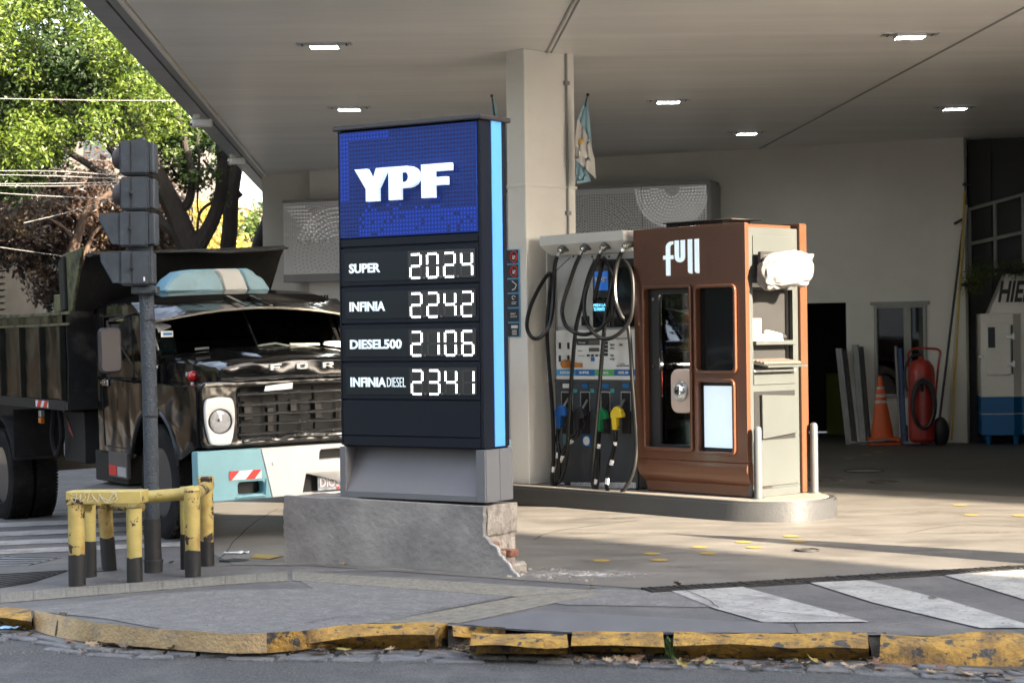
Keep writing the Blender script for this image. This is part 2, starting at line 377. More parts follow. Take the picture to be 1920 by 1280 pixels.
kstone([(62, 1147), (130, 1160), (200, 1172), (300, 1182), (420, 1190), (500, 1190)],
       [(68, 1180), (110, 1192), (200, 1204), (320, 1210), (420, 1211), (505, 1209)],
       [(68, 1184), (110, 1197), (200, 1208), (320, 1214), (420, 1215), (505, 1214)], M['ykerbfade'], (-.118, -.112), lab='long faded yellow kerb sunk flush with the road')
kstone([(500, 1190), (560, 1185), (640, 1176), (740, 1172), (840, 1170)],
       [(505, 1209), (560, 1202), (640, 1189), (740, 1184), (815, 1183)],
       [(505, 1214), (560, 1214), (640, 1217), (740, 1217), (817, 1217)], M['ypaint'], lambda t: -.112+.10*min(1, t/.55)**.8, lab='yellow kerb stone rising from the sunk kerb to full height')
kstone([(-330, 1100), (57, 1146)], [(-330, 1118), (60, 1156)], [(-330, 1150), (62, 1180)], M['ypaint'], (-.02, -.02), .02)
kstone([(847, 1173), (948, 1178)], [(850, 1186), (945, 1186)], [(850, 1194), (950, 1194)], M['ypaint'], (-.02, -.06), .02, lab='broken yellow kerb stone set back behind the others')
for a, b, y0, y1, y2 in ((884, 1063, 1190, 1203, 1219), (1073, 1243, 1187, 1201, 1224), (1264, 1626, 1188, 1202, 1237), (1652, 2050, 1190, 1204, 1251), (2062, 2500, 1194, 1210, 1262)):
    kstone([(a, y0), (b, y0+2)], [(a-2, y1), (b+2, y1+3)], [(a-4, y2-3), (b+4, y2+2)], M['ypaint'], (-.012, -.012), .012)
# dirt in the gutter + cobbles
FB = [(-300, 1160), (62, 1184), (110, 1197), (200, 1208), (320, 1214), (500, 1216), (817, 1219), (1063, 1221), (1243, 1226), (1628, 1240), (1980, 1262), (2400, 1285)]
FBw = [G(*p, -.13) for p in FB]
def kfront(x):
    for a, b in zip(FBw, FBw[1:]):
        if a.x <= x <= b.x: return a.y+(b.y-a.y)*(x-a.x)/(b.x-a.x)
    return FBw[-1].y
mb = MB(); N = 80; pr = None
for i in range(N+1):
    x = -4.2+8*i/N; y = kfront(x); mb.add([(x, y+.5, -.126), (x, y-.07-.03*noise.noise(Vector((x*5, 0, 0))), -.126+.004)], [])
mb.f = [(2*i, 2*i+2, 2*i+3, 2*i+1) for i in range(N)]
gd = mb.build('gutter', M['dirt']); tag(gd, kind='structure')
for row in range(3):
    x = -4.0+row*.1
    while x < 3.6:
        L_ = random.uniform(.2, .33)
        d0 = .06+row*.125+random.uniform(-.008, .008); d1 = d0+.112
        if not (row == 2 and random.random() < .25):
            c = [(x, d1), (x+L_-.014, d1), (x+L_-.014, d0), (x, d0)]
            q = [Vector((a+random.uniform(-.01, .01), kfront(a)-b+random.uniform(-.006, .006), -.135)) for a, b in c]
            hh = random.uniform(.008, .02); cx = sum((p for p in q), Vector())/4
            t = [Vector((p.x*.94+cx.x*.06, p.y*.9+cx.y*.1, -.13+hh+random.uniform(-.004, .004))) for p in q]
            mb = MB(); mb.hexa(q, t); mb.build('cobble', M['cobble'], rd, bevel=.006, smooth=False)
        x += L_
# ------------------------------------------------------------- drain channels
def channel(a, b, wdt, nb, name, label, slats=True):
    a = Vector(a); b = Vector(b); d = b-a; L_ = d.length; ang = math.atan2(d.y, d.x)
    o = empty(name, loc=(a.x, a.y, hgt(a.x, a.y)), label=label, cat='drain', rotz=ang)
    mb = MB(); mb.box(0, L_, -wdt/2, wdt/2, .004, .007); mb.build('channel_bed', M['black'], o, smooth=False)
    mb = MB(); mb.box(0, L_, -wdt/2-.015, -wdt/2, .0, .014); mb.box(0, L_, wdt/2, wdt/2+.015, 0, .014); mb.build('frame', M['iron'], o, smooth=False)
    mb = MB()
    for i in range(nb):
        x = L_*(i+.5)/nb
        if slats: mb.box(x-.013, x+.013, -wdt/2, wdt/2, .008, .017+random.uniform(-.002, .002))
        else:
            if random.random() < .93: mb.box(x-L_/nb*.48, x+L_/nb*.48, -wdt/2+random.uniform(0, .02), wdt/2-random.uniform(0, .03), .008, .013+random.uniform(-.003, .004))
    g = mb.build('grate_bars', M['iron'], o, smooth=False); g['kind'] = 'stuff'
M['black'] = mat('black void', (.012, .012, .012), .9, var=.3)
channel(G(1212, 1108), G(2150, 1052), .16, 90, 'drain_channel', 'narrow barred drain channel running right from the forecourt corner')
channel(G(425, 1051), G(1205, 1107), .13, 14, 'drain_channel', 'narrow dark drain channel with broken plates in front of the price sign base', False)
# painted dots, covers
for (a, b) in [(1128, 1052), (1222, 1039), (1236, 1051), (1312, 1027), (1327, 1038.5), (1394, 1017), (1414, 1027), (1483, 1006), (1496, 1016), (1822, 966.5), (1912, 967.5), (1800, 948), (1625, 853), (1592, 860), (1648, 848)]:
    c = G(a, b); mb = MB(); n = 18; vs_ = []
    for i in range(n):
        t = 2*math.pi*i/n; r = .062*(1+.08*noise.noise(Vector((a+math.cos(t), b, math.sin(t))))); x, y = c.x+r*math.cos(t)*1.05, c.y+r*math.sin(t)*1.3; vs_.append((x, y, hgt(x, y)+.009))
    mb.add(vs_, [tuple(range(n))]); mb.build('painted_dot', M['dot'], fc, smooth=False)
def cover(px, py, r, name, label, m, cat='cover', ribs=0):
    c = G(px, py); o = empty(name, loc=(c.x, c.y, c.z+.004), label=label, cat=cat)
    mb = MB(); mb.cyl((0, 0, 0), (0, 0, .006), r, n=26); mb.build('lid', m, o)
    mb = MB(); pts = [(math.cos(2*math.pi*i/26)*(r+.012), math.sin(2*math.pi*i/26)*(r+.012), .006) for i in range(26)]; mb.tube(pts, .009, 5, closed=True); mb.build('rim', M['iron'], o)
    for i in range(ribs):
        y = -r*.8+1.6*r*i/(ribs-1); h = math.sqrt(max(0, r*r*.8-y*y)); mb = MB(); mb.box(-h, h, y-.008, y+.008, .006, .012); mb.build('rib', M['iron'], o, smooth=False)
M['grey_metal'] = mat('worn grey steel', (.22, .22, .22), .5, metal=.5, var=.3, scale=10)
cover(1513, 1033, .075, 'utility_cover', 'small round metal cover in the sunlit forecourt right of the painted dots', M['grey_metal'], ribs=3)
cover(1545, 901, .2, 'manhole_cover', 'round manhole cover in the shaded floor behind the pump island', M['grey_metal'], ribs=6)
cover(1620, 884, .22, 'tank_cap', 'pale oval tank cap on the dark floor near the wall', M['grey_metal'], cat='tank cap')
cover(1655, 905, .16, 'tank_cap', 'dull worn tank cap on the dark floor nearest the sunlight', M['grey_metal'], cat='tank cap', ribs=4)
def flatbox(quad, name, label, m, h=.01, cat='cover', ribs=0):
    q = [G(*p) for p in quad]; mb = MB(); mb.hexa([v+Vector((0, 0, .001)) for v in q], [v+Vector((0, 0, h)) for v in q]); o = mb.build(name, m, smooth=False); tag(o, label, cat)
    for i in range(ribs):
        t = (i+.5)/ribs; a = q[0].lerp(q[3], t); b = q[1].lerp(q[2], t); mb = MB(); mb.tube([a+Vector((0, 0, h+.002)), b+Vector((0, 0, h+.002))], .006, 4); mb.build('rib', M['iron'], o, smooth=False)
flatbox([(-60, 1062), (55, 1060), (115, 1046), (20, 1043)], 'pavement_cover', 'pale chequered steel cover in the pavement at the far left edge', M['grey_metal'], .008, ribs=4)
flatbox([(-60, 1112), (60, 1092), (128, 1070), (-20, 1078)], 'drain_grate', 'dark slotted drain grate beside the yellow guard posts', M['iron'], .008, 'drain', ribs=7)
flatbox([(470, 1047), (505, 1050), (530, 1044), (480, 1040)], 'valve_cover', 'small yellow and black valve cover left of the concrete base', M['dot'], .012)
# rubble dust next to the broken concrete
def dust(px, py, rx, ry, col, st=.8):
    c = G(px, py); m = bpy.data.materials.new('dust'); m.use_nodes = True; t = m.node_tree; L = t.links.new; p = t.nodes['Principled BSDF']
    p.inputs['Base Color'].default_value = c4(col); p.inputs['Roughness'].default_value = .9
    tc = nd(t, 'TexCoord'); mp = nd(t, 'Mapping'); mp.inputs['Scale'].default_value = (1/rx, 1/ry, 1); L(tc.outputs['Object'], mp.inputs[0])
    g = nd(t, 'TexGradient', gradient_type='QUADRATIC_SPHERE'); L(mp.outputs[0], g.inputs[0])
    n = nd(t, 'TexNoise', i_Scale=9, i_Detail=9, i_Roughness=.75); L(tc.outputs['Object'], n.inputs['Vector'])
    r = nd(t, 'ValToRGB'); r.color_ramp.elements[0].position = .42; r.color_ramp.elements[1].position = .6; L(n.outputs[0], r.inputs[0])
    k = nd(t, 'Math', operation='MULTIPLY'); L(g.outputs[0], k.inputs[0]); L(r.outputs[0], k.inputs[1])
    k2 = nd(t, 'Math', operation='MULTIPLY'); L(k.outputs[0], k2.inputs[0]); k2.inputs[1].default_value = st*1.5; k2.use_clamp = True; L(k2.outputs[0], p.inputs['Alpha'])
    mb = MB(); mb.add([(-rx, -ry, .011), (rx, -ry, .011), (rx, ry, .011), (-rx, ry, .011)], [(0, 1, 2, 3)]); o = mb.build('spill', m, smooth=False); o.location = (c.x, c.y, c.z); o['kind'] = 'stuff'
    tag(o, 'scattered pale dust on the paving', 'dust')
dust(1085, 1079, .75, .35, (.5, .47, .44), .9)
dust(700, 1070, 1.2, .12, (.4, .38, .36), .5)
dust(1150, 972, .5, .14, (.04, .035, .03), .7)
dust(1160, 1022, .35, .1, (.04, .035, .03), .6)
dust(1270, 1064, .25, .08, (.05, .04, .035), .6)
dust(40, 1035, .6, .2, (.3, .25, .2), .7)

# earth filling the kerb joints
for px, w_ in ((858, 40), (1068, 22), (1253, 26), (1638, 36), (62, 14)):
    a = G(px-w_/2, 1190, -.02); b = G(px+w_/2, 1190, -.02); yb = kback(a.x); yf = kfront(a.x)
    mb = MB(); n = 6; rows = []
    for i in range(n+1):
        t = i/n; rows.append([(a.x+(b.x-a.x)*k/4, yb+.06+(yf-yb-.06)*t, .002-.115*t*t+.02*noise.noise(Vector((k*.8, i*.7, px)))) for k in range(5)])
    mb.loft(rows, closed=False, cap=False); tag(mb.build('joint_earth', M['dirt']), 'dark earth and debris packed between two yellow kerb stones', 'earth', kind='stuff')
# cracks and joints in the paving
M['crack'] = mat('crack', (.035, .033, .03), .9)
def crack(pts, w_=.006, off=.0135):
    P_ = spline_pts([G(*p) for p in pts], 6); vs_ = []; fs_ = []
    for i, p in enumerate(P_):
        d = (P_[min(i+1, len(P_)-1)]-P_[max(0, i-1)]).normalized(); s = Vector((-d.y, d.x, 0))*w_*(.5+.6*abs(noise.noise(p*9))); j = s.normalized()*noise.noise(p*6)*.02
        for q in (p+j-s, p+j+s): vs_.append((q.x, q.y, hgt(q.x, q.y)+off))
    for i in range(len(P_)-1): fs_.append((2*i, 2*i+1, 2*i+3, 2*i+2))
    mb = MB(); mb.add(vs_, fs_); mb.build('crack', M['crack'], fc, smooth=False)
for pts in ([(1365, 1117), (1420, 1122), (1460, 1128)], [(1525, 1136), (1560, 1142), (1605, 1147)], [(1482, 1170), (1490, 1180), (1497, 1188)], [(1280, 1106), (1330, 1128), (1345, 1142)], [(200, 1122), (330, 1111), (420, 1104)], [(570, 1172), (640, 1158), (765, 1153), (860, 1137), (960, 1121)], [(1680, 1176), (1700, 1172), (1740, 1178)], [(1380, 1142), (1560, 1160), (1700, 1166)], [(1860, 1182), (1890, 1178), (1925, 1186)]): crack(pts)
for pts in ([(1000, 1013), (1050, 995), (1200, 975)], [(1700, 1000), (1800, 985), (1930, 990)], [(410, 1050), (470, 985), (520, 955)]): crack(pts, .008, .007)
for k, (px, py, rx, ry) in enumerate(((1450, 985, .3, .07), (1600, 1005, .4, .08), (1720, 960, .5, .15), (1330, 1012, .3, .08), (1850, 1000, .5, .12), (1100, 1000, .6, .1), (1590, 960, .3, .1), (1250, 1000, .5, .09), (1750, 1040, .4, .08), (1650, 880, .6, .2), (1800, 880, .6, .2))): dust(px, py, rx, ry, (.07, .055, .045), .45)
# ------------------------------------------------------------- station shell
def slatmat(name, col, pitch, ang=0):
    m = mat(name, col, .38, var=.1, scale=1.2, stretch=(.3, 1, 1)); t = m.node_tree; L = t.links.new; p = t.nodes['Principled BSDF']
    tc = nd(t, 'TexCoord'); sx = nd(t, 'SeparateXYZ'); L(tc.outputs['Object'], sx.inputs[0])
    d = nd(t, 'Math', operation='DIVIDE'); L(sx.outputs['Y'], d.inputs[0]); d.inputs[1].default_value = pitch
    fr = nd(t, 'Math', operation='FRACT'); L(d.outputs[0], fr.inputs[0]); fl = nd(t, 'Math', operation='FLOOR'); L(d.outputs[0], fl.inputs[0])
    wn = nd(t, 'TexWhiteNoise', noise_dimensions='1D'); L(fl.outputs[0], wn.inputs['W'])
    r = nd(t, 'ValToRGB'); e = r.color_ramp.elements; e[0].position = 0; e[0].color = (.0, .0, .0, 1); e[1].position = .08; e[1].color = (1, 1, 1, 1); L(fr.outputs[0], r.inputs[0])
    src = p.inputs['Base Color'].links[0].from_socket
    mr = nd(t, 'MapRange'); mr.inputs[3].default_value = .96; mr.inputs[4].default_value = 1.02; L(wn.outputs[0], mr.inputs[0])
    mr2 = nd(t, 'MapRange'); mr2.inputs[3].default_value = .82; mr2.inputs[4].default_value = 1; L(r.outputs[0], mr2.inputs[0])
    k = nd(t, 'Math', operation='MULTIPLY'); L(mr.outputs[0], k.inputs[0]); L(mr2.outputs[0], k.inputs[1])
    vm = nd(t, 'VectorMath', operation='SCALE'); L(src, vm.inputs[0]); L(k.outputs[0], vm.inputs['Scale']); L(vm.outputs[0], p.inputs['Base Color'])
    # each board is tilted and bowed a little
    sn = nd(t, 'MapRange'); sn.inputs[3].default_value = -.5; sn.inputs[4].default_value = .5; L(wn.outputs[0], sn.inputs[0])
    hh = nd(t, 'Math', operation='MULTIPLY'); L(fr.outputs[0], hh.inputs[0]); L(sn.outputs[0], hh.inputs[1])
    b = nd(t, 'Bump', i_Strength=.2, i_Distance=.01); L(hh.outputs[0], b.inputs['Height']); L(b.outputs[0], p.inputs['Normal'])
    return m
M['ceil'] = slatmat('white ceiling boards', (.86, .85, .82), .1)
M['trim'] = mat('grey painted trim', (.30, .30, .295), .45, var=.1)
M['fascia'] = mat('painted canopy fascia', (.33, .34, .35), .4, var=.12, dirt=((.2, .2, .2), .5, .8, 2))
M['cream'] = mat('cream painted metal', (.82, .80, .755), .38, var=.05, scale=1, dirt=((.70, .67, .61), .55, .9, 2), bump=.06, bscale=8)
M['wall'] = mat('beige painted wall', (.66, .64, .58), .8, var=.08, scale=.8, bump=.15, bscale=60, dirt=((.58, .56, .50), .5, .9, .9))
M['white'] = mat('white plastic', (.72, .72, .70), .45, var=.06, dirt=((.55, .54, .5), .6, .85, 3))
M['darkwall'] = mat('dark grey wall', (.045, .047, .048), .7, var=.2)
M['paleframe'] = mat('pale window frame', (.30, .31, .29), .6)
CZ = 4.55
eL = Vector((-3.607, 15.748)); eL2 = Vector((-4.902, 37.739)); dl = (eL2-eL)/(eL2.y-eL.y)
def ex(y): return eL.x+dl.x*(y-eL.y)
can = empty('station_canopy', loc=(0, 0, CZ), label='wide flat white canopy roof over the fuel pumps', cat='canopy')
YF = 14.25
def cpoly(pts, z0, z1, name, m, **k):
    mb = MB(); mb.prism(pts, 'z', z0, z1); return mb.build(name, m, can, smooth=False, **k)
cpoly([(ex(YF)+.36, YF+.3), (13, YF+.3), (13, 44), (ex(44)+.36, 44)], 0, .05, 'ceiling', M['ceil'])
cpoly([(ex(YF)+.05, YF+.05), (13.2, YF+.05), (13.2, 44), (ex(44)+.05, 44)], .08, .62, 'roof_deck', M['trim'])
def strip(a0, a1, z0, z1, y0, y1, name, m):
    mb = MB(); mb.prism([(ex(y0)+a0, y0), (ex(y0)+a1, y0), (ex(y1)+a1, y1), (ex(y1)+a0, y1)], 'z', z0, z1); return mb.build(name, m, can, smooth=False)
yy = [YF, 17.8, 21.4, 26.2, 32, 37.75]
for a, b in zip(yy, yy[1:]): strip(0, .20, -.0, .62, a+.006, b-.006, 'fascia_panel', M['fascia'])
strip(.2, .235, .03, .3, YF, 37.7, 'shadow_gap', M['black'])
strip(.235, .33, -.012, .05, YF, 37.7, 'edge_trim', M['trim'])
strip(.33, .36, -.035, .05, YF, 37.7, 'edge_rail', M['cream'])
cpoly([(ex(YF), YF-.02), (13.3, YF-.02), (13.3, YF+.3), (ex(YF), YF+.3)], -.0, .62, 'fascia_panel', M['fascia'])
def seam(pts, r=.012):
    mb = MB()
    for a, b in zip(pts, pts[1:]): mb.tube([Vector((*a, -.006)), Vector((*b, -.006))], r, 4)
    mb.build('cover_strip', M['trim'], can, smooth=False)
p0, p1 = G(1075, 0, CZ), G(1024, 99, CZ); seam([(p0.x+(p0-p1).x*.7, p0.y+(p0-p1).y*.7), (p1.x, p1.y)], .014)
seam([(p0.x+(p0-p1).x*.7+.05, p0.y+(p0-p1).y*.7), (p1.x+.05, p1.y)], .009)
p0, p1 = G(1408, 287, CZ), G(1960, -8, CZ); seam([(p0.x, p0.y), (p1.x, p1.y)], .012)
# ceiling lights
M['lamp'] = mat('lit diffuser', (1, 1, 1), .5, var=0, emit=(.93, 1, .96), estr=12)
M['alu'] = mat('aluminium', (.6, .6, .6), .35, metal=.8, var=.1)
lights = [(608, 82, 'nearest ceiling lamp at the left, above the left half of the price sign'), (655, 201, 'lit ceiling lamp just above the top left of the price sign'),
          (1253, 187, 'lit ceiling lamp to the right of the hanging flag'), (1400, 247, 'farthest small ceiling lamp near the back wall'),
          (1706, 64, 'large lit ceiling lamp at the upper right'), (1790, 200, 'lit ceiling lamp above the dark corner at the right')]
for px, py, lb in lights:
    c = G(px, py, CZ); o = empty('ceiling_lamp', loc=(c.x, c.y, CZ), label=lb, cat='ceiling lamp', group='lit lamps in the canopy ceiling'); o.scale = (.54, .62, .8)
    mb = MB(); [mb.box(*q) for q in ((-.27, .27, -.17, -.15, -.05, -.031), (-.27, .27, .15, .17, -.05, -.031), (-.27, -.25, -.15, .15, -.05, -.031), (.25, .27, -.15, .15, -.05, -.031))]; mb.build('lamp_rim', M['alu'], o, smooth=False)
    mb = MB(); mb.box(-.27, .27, -.17, .17, -.03, .02); mb.build('housing', M['alu'], o, bevel=.008)
    for s in (-1, 1):
        mb = MB(); mb.hexa([(s*.27, -.1, -.012), (s*.5, -.13, -.012), (s*.5, .13, -.012), (s*.27, .1, -.012)] if s > 0 else [(-.5, -.13, -.012), (-.27, -.1, -.012), (-.27, .1, -.012), (-.5, .13, -.012)],
                           [(s*.27, -.1, .01), (s*.5, -.13, .01), (s*.5, .13, .01), (s*.27, .1, .01)] if s > 0 else [(-.5, -.13, .01), (-.27, -.1, .01), (-.27, .1, .01), (-.5, .13, .01)])
        w_ = mb.build('side_plate', M['alu'], o, smooth=False)
        mb = MB(); mb.sphere((s*.4, -.06, -.014), .014, 8, 4); mb.sphere((s*.4, .06, -.014), .014, 8, 4); mb.build('screws', M['black'], w_)
    mb = MB()
    for i in range(10):
        x = -.225+.05*i; mb.box(x-.022, x+.022, -.13, .13, -.0325, -.031)
    mb.build('led_strips', M['lamp'], o, smooth=False)
# security cameras on the canopy edge
for px, py, lb in ((383, 232, 'white security camera on the canopy edge, nearer one'), (440, 303, 'white security camera farther along the canopy edge')):
    p = G(px, py, CZ-.12); o = empty('security_camera', loc=(ex(p.y)+.1, p.y, CZ-.002), label=lb, cat='camera')
    mb = MB(); mb.cyl((0, 0, 0), (0, 0, -.05), .05); mb.build('mount', M['white'], o)
    mb = MB(); mb.box(-.02, .2, -.055, .055, -.16, -.06); mb.build('housing', M['white'], o, bevel=.015)
    mb = MB(); mb.sphere((-.03, 0, -.12), .055); d = mb.build('dome', M['white'], o); mb = MB(); mb.sphere((-.06, -.035, -.13), .02, 8, 5); mb.build('lens', M['black'], d)

# ------------------------------------------------------------- island, pillar
K = Frame((2.14, 16.8, 0), -47)
M['island'] = mat('grey painted kerb', (.050, .051, .053), .42, var=.15, scale=2, bump=.15, bscale=40, dirt=((.038, .038, .038), .5, .75, 2.5), coat=.15)
M['islandtop'] = mat('island top concrete', (.24, .215, .185), .6, var=.2, scale=5)
isl = empty('pump_island', K, label='raised grey pump island with rounded end in the forecourt', cat='pump island')
hw = .62; cy = .29
pts = [(-7.2, cy+hw), (-7.2, cy-hw)]+[(-.05+hw*1.0*math.cos(R(a)), cy+hw*math.sin(R(a))) for a in range(-90, 91, 10)]
mb = MB(); mb.prism(pts, 'z', -.02, .18); mb.build('kerb_body', M['island'], isl, bevel=.018, seg=2)
pin = [(-7.1, cy+hw-.07), (-7.1, cy-hw+.07)]+[(-.05+(hw-.07)*math.cos(R(a)), cy+(hw-.07)*math.sin(R(a))) for a in range(-90, 91, 10)]
mb = MB(); mb.prism(pin, 'z', .15, .184); mb.build('island_top', M['islandtop'], isl, smooth=False)
pil = empty('canopy_pillar', K, label='tall square cream steel pillar behind the price sign', cat='pillar')
mb = MB(); mb.box(-3.02, -2.75, -.15, .56, .184, CZ); mb.build('column_casing', M['cream'], pil, bevel=.006)
mb = MB(); mb.box(-3.035, -2.735, -.165, .575, 3.17, 3.2); mb.build('clamp_band', M['cream'], pil, bevel=.004)
mb = MB(); mb.tube([(-2.735, .43, .25), (-2.735, .43, CZ)], .013, 6); mb.build('conduit', M['trim'], pil)
for z in (4.25, 2.92): mb = MB(); mb.box(-2.75, -2.715, .40, .46, z-.02, z+.02); mb.build('clip', M['trim'], pil)
# sticker strip with safety notices (left of the pump, on the pillar)
M['darkblue'] = mat('dark notice panel', (.03, .035, .045), .5, var=.1)
M['cyan'] = mat('cyan print', (.10, .35, .60), .5, var=0)
M['redp'] = mat('red print', (.6, .04, .03), .5, var=.05)
M['whitep'] = mat('white print', (.75, .75, .75), .5, var=0)
Np = Frame((K.M @ Vector((-3.02, -.16, 0))), -47)
nt_ = empty('safety_notice', K, label='narrow strip of black safety notices with red prohibition rings on the pillar', cat='notice')
mb = MB(); a = K.P(945, 632, -.17); b = K.P(972, 467, -.17); x0, x1, z0, z1 = a.x, b.x, a.z, b.z
mb.box(x0, x1, -.168, -.153, z0, z1); mb.build('backing', M['cyan'], nt_, smooth=False)
ph = (z1-z0)/6
for i in range(6):
    zc = z1-ph*(i+.5)
    mb = MB(); mb.box(x0, x1-.008, -.172, -.167, zc-ph/2+.008, zc+ph/2-.008); mb.build('notice_panel', M['darkblue'], nt_, smooth=False)
    xc = x1-.065
    if i < 2:
        mb = MB(); mb.tube([(xc+.05*math.cos(2*math.pi*k/18), -.175, zc+.055*math.sin(2*math.pi*k/18)) for k in range(18)], .006, 5, closed=True); mb.tube([(xc-.035, -.175, zc+.04), (xc+.035, -.175, zc-.04)], .005, 5); mb.build('prohibition_ring', M['redp'], nt_)
        mb = MB(); mb.box(xc-.02, xc+.02, -.176, -.173, zc-.025, zc+.012); mb.build('pictogram', M['whitep'], nt_, smooth=False)
    elif i == 2:
        mb = MB(); mb.tube([(xc-.03, -.175, zc+.05), (xc+.035, -.175, zc+.01), (xc+.01, -.175, zc-.03), (xc-.03, -.175, zc-.04)], .005, 5); mb.build('pictogram', M['whitep'], nt_)
    elif i == 3:
        mb = MB(); mb.tube([(xc-.01+.025*math.cos(k), -.175, zc+.03+.02*math.sin(k)) for k in range(6)], .004, 4); mb.box(xc-.04, xc+.03, -.176, -.173, zc-.02, zc-.014); mb.box(xc-.04, xc+.02, -.176, -.173, zc-.036, zc-.03); mb.build('pictogram', M['whitep'], nt_)
    elif i == 4: text('apague\nel motor', M['whitep'], nt_, xc-.06, xc+.04, zc-.022, zc+.022, -.175, .002)
    else:
        mb = MB(); mb.box(xc-.05, xc+.045, -.176, -.173, zc+.015, zc+.045); [mb.box(xc-.04, xc+.03, -.176, -.173, zc-.012-.018*k, zc-.005-.018*k) for k in range(3)]; mb.build('pictogram', M['whitep'], nt_, smooth=False)
# flags on the pillar
M['flagblue'] = mat('pale blue flag cloth', (.26, .42, .50), .8, var=.12, scale=6); M['flagwhite'] = mat('white flag cloth', (.62, .60, .56), .8, var=.1, scale=6); M['gold'] = mat('gold sun', (.60, .36, .06), .7)
def flag(pole0, pole1, D, quads, label, sun_=None):
    o = empty('flag', loc=at(*pole0, D), label=label, cat='flag', group='light blue and white flags on the pillar'); o0 = o.location.copy()
    mb = MB(); mb.tube([at(*pole0, D)-o0, at(*pole1, D)-o0], .008, 6); mb.sphere(at(*pole0, D)-o0, .017, 8, 6); mb.build('staff', M['iron'], o)
    for q, m, nm in quads:
        mb = MB(); n = 10; L0, R0 = q; r = []
        for i in range(n+1):
            t = i/n
            def ip(l):
                k = t*(len(l)-1); j = min(int(k), len(l)-2); u = k-j; return (l[j][0]*(1-u)+l[j+1][0]*u, l[j][1]*(1-u)+l[j+1][1]*u)
            a = ip(L0); b = ip(R0); row = []
            for k in range(7):
                s = k/6; row.append(at(a[0]*(1-s)+b[0]*s, a[1]*(1-s)+b[1]*s, D+(.03 if nm == 'blue_band' else 0)+.006*math.sin(s*7+t*3))-o0)
            r.append(row)
        for i in range(n):
            for k in range(6): mb.add([r[i][k], r[i][k+1], r[i+1][k+1], r[i+1][k]], [(0, 1, 2, 3)])
        bo = mb.build(nm, m, o); bm = bmesh.new(); bm.from_mesh(bo.data); bmesh.ops.remove_doubles(bm, verts=bm.verts, dist=1e-4); bm.to_mesh(bo.data); bm.free(); bo.data.shade_smooth()
    if sun_:
        c = at(*sun_, D-.015)-o0; mb = MB(); mb.disc(c, .022, 'y', 14)
        for k in range(16):
            t = 2*math.pi*k/16; rr = .045; mb.add([c+Vector((math.cos(t-.08)*.022, 0, math.sin(t-.08)*.022)), c+Vector((math.cos(t)*rr, 0, math.sin(t)*rr)), c+Vector((math.cos(t+.08)*.022, 0, math.sin(t+.08)*.022))], [(0, 1, 2)])
        mb.build('sun_emblem', M['gold'], o, smooth=False)
flag((1102, 178), (1097, 200), 18.95, [(([(1099, 182), (1083, 225), (1080, 245)], [(1101, 183), (1108, 250), (1110, 285)]), M['flagblue'], 'blue_band'),
     (([(1083, 222), (1078, 262), (1080, 300)], [(1106, 262), (1115, 300), (1117, 335)]), M['flagwhite'], 'white_band'),
     (([(1079, 290), (1080, 320), (1082, 345)], [(1093, 305), (1103, 325), (1108, 340)]), M['flagblue'], 'blue_band')], 'light blue and white flag with a golden sun hanging on the right of the pillar', (1089, 266))
flag((922, 180), (932, 250), 18.3, [(([(923, 184), (922, 210), (921, 235)], [(925, 184), (931, 205), (932, 235)]), M['flagblue'], 'blue_band')], 'furled blue flag showing just above the top of the price sign')

# ------------------------------------------------------------- back wall, shop
B = Frame((1.2, 30.2, 0), -23)
wl = empty('station_wall', B, label='plain beige wall with a dark doorway at the back of the station', cat='wall')
a = B.P(1490, 568); d0, d1, dt = 3.35, 4.25, 2.13; w0, w1, wt, wb = 4.68, 5.47, 2.08, .1
shape('wall_face', [[(-6, 0), (d0, 0), (d0, dt), (d1, dt), (d1, 0), (w0, 0), (w0, 0), (w0, wt), (w1, wt), (w1, 0), (5.765, 0), (5.765, CZ), (-6, CZ)]], 'y', 0, .2, M['wall'], wl)
mb = MB(); mb.box(5.77, 6.06, -.05, .2, 0, CZ); mb.build('corner_pier', M['wall'], wl, smooth=False)
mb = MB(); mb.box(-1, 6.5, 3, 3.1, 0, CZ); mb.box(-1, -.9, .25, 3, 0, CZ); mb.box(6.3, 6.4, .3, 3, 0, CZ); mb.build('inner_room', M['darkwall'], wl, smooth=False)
M['yellowpanel'] = mat('dim yellow panel', (.22, .26, .05), .8)
o = MB(); o.box(3.4, 4.2, 2.2, 2.3, .0, 1.0); tag(o.build('advert_board', M['yellowpanel'], smooth=False), 'dim yellow green board standing inside the dark doorway', 'board'); bpy.data.objects['advert_board'].matrix_world = B.M
# window in the wall
win = empty('shop_window', B, label='tall two-light window with a pale frame beside the red extinguisher', cat='window')
for nm, (x0, x1, z0, z1) in dict(jamb=(w0, w0+.05, .0, wt), jamb2=(w1-.05, w1, 0, wt), head=(w0+.05, w1-.05, wt-.05, wt), mullion=(5.13, 5.24, .72, wt-.05), sill=(w0+.05, w1-.05, .68, .73)).items():
    mb = MB(); mb.box(x0, x1, -.03, .08, z0, z1); mb.build(nm.rstrip('2'), M['paleframe'], win, bevel=.004)
M['glassdark'] = glass('window glass', (.15, .17, .17), .03)
mb = MB(); mb.box(w0+.05, 5.13, .03, .036, .73, wt-.05); mb.build('pane', M['glassdark'], win, smooth=False)
mb = MB(); mb.box(5.24, w1-.05, .03, .036, .73, wt-.05); mb.build('pane', M['glassdark'], win, smooth=False)
mb = MB(); mb.box(w0+.05, w1-.05, 0, .05, .0, .68); mb.build('lower_panel', M['wall'], win, smooth=False)
mb = MB(); mb.box(w0-.05, w1+.05, -.035, -.002, wt, wt+.05); mb.build('lintel_trim', M['paleframe'], win, bevel=.003)
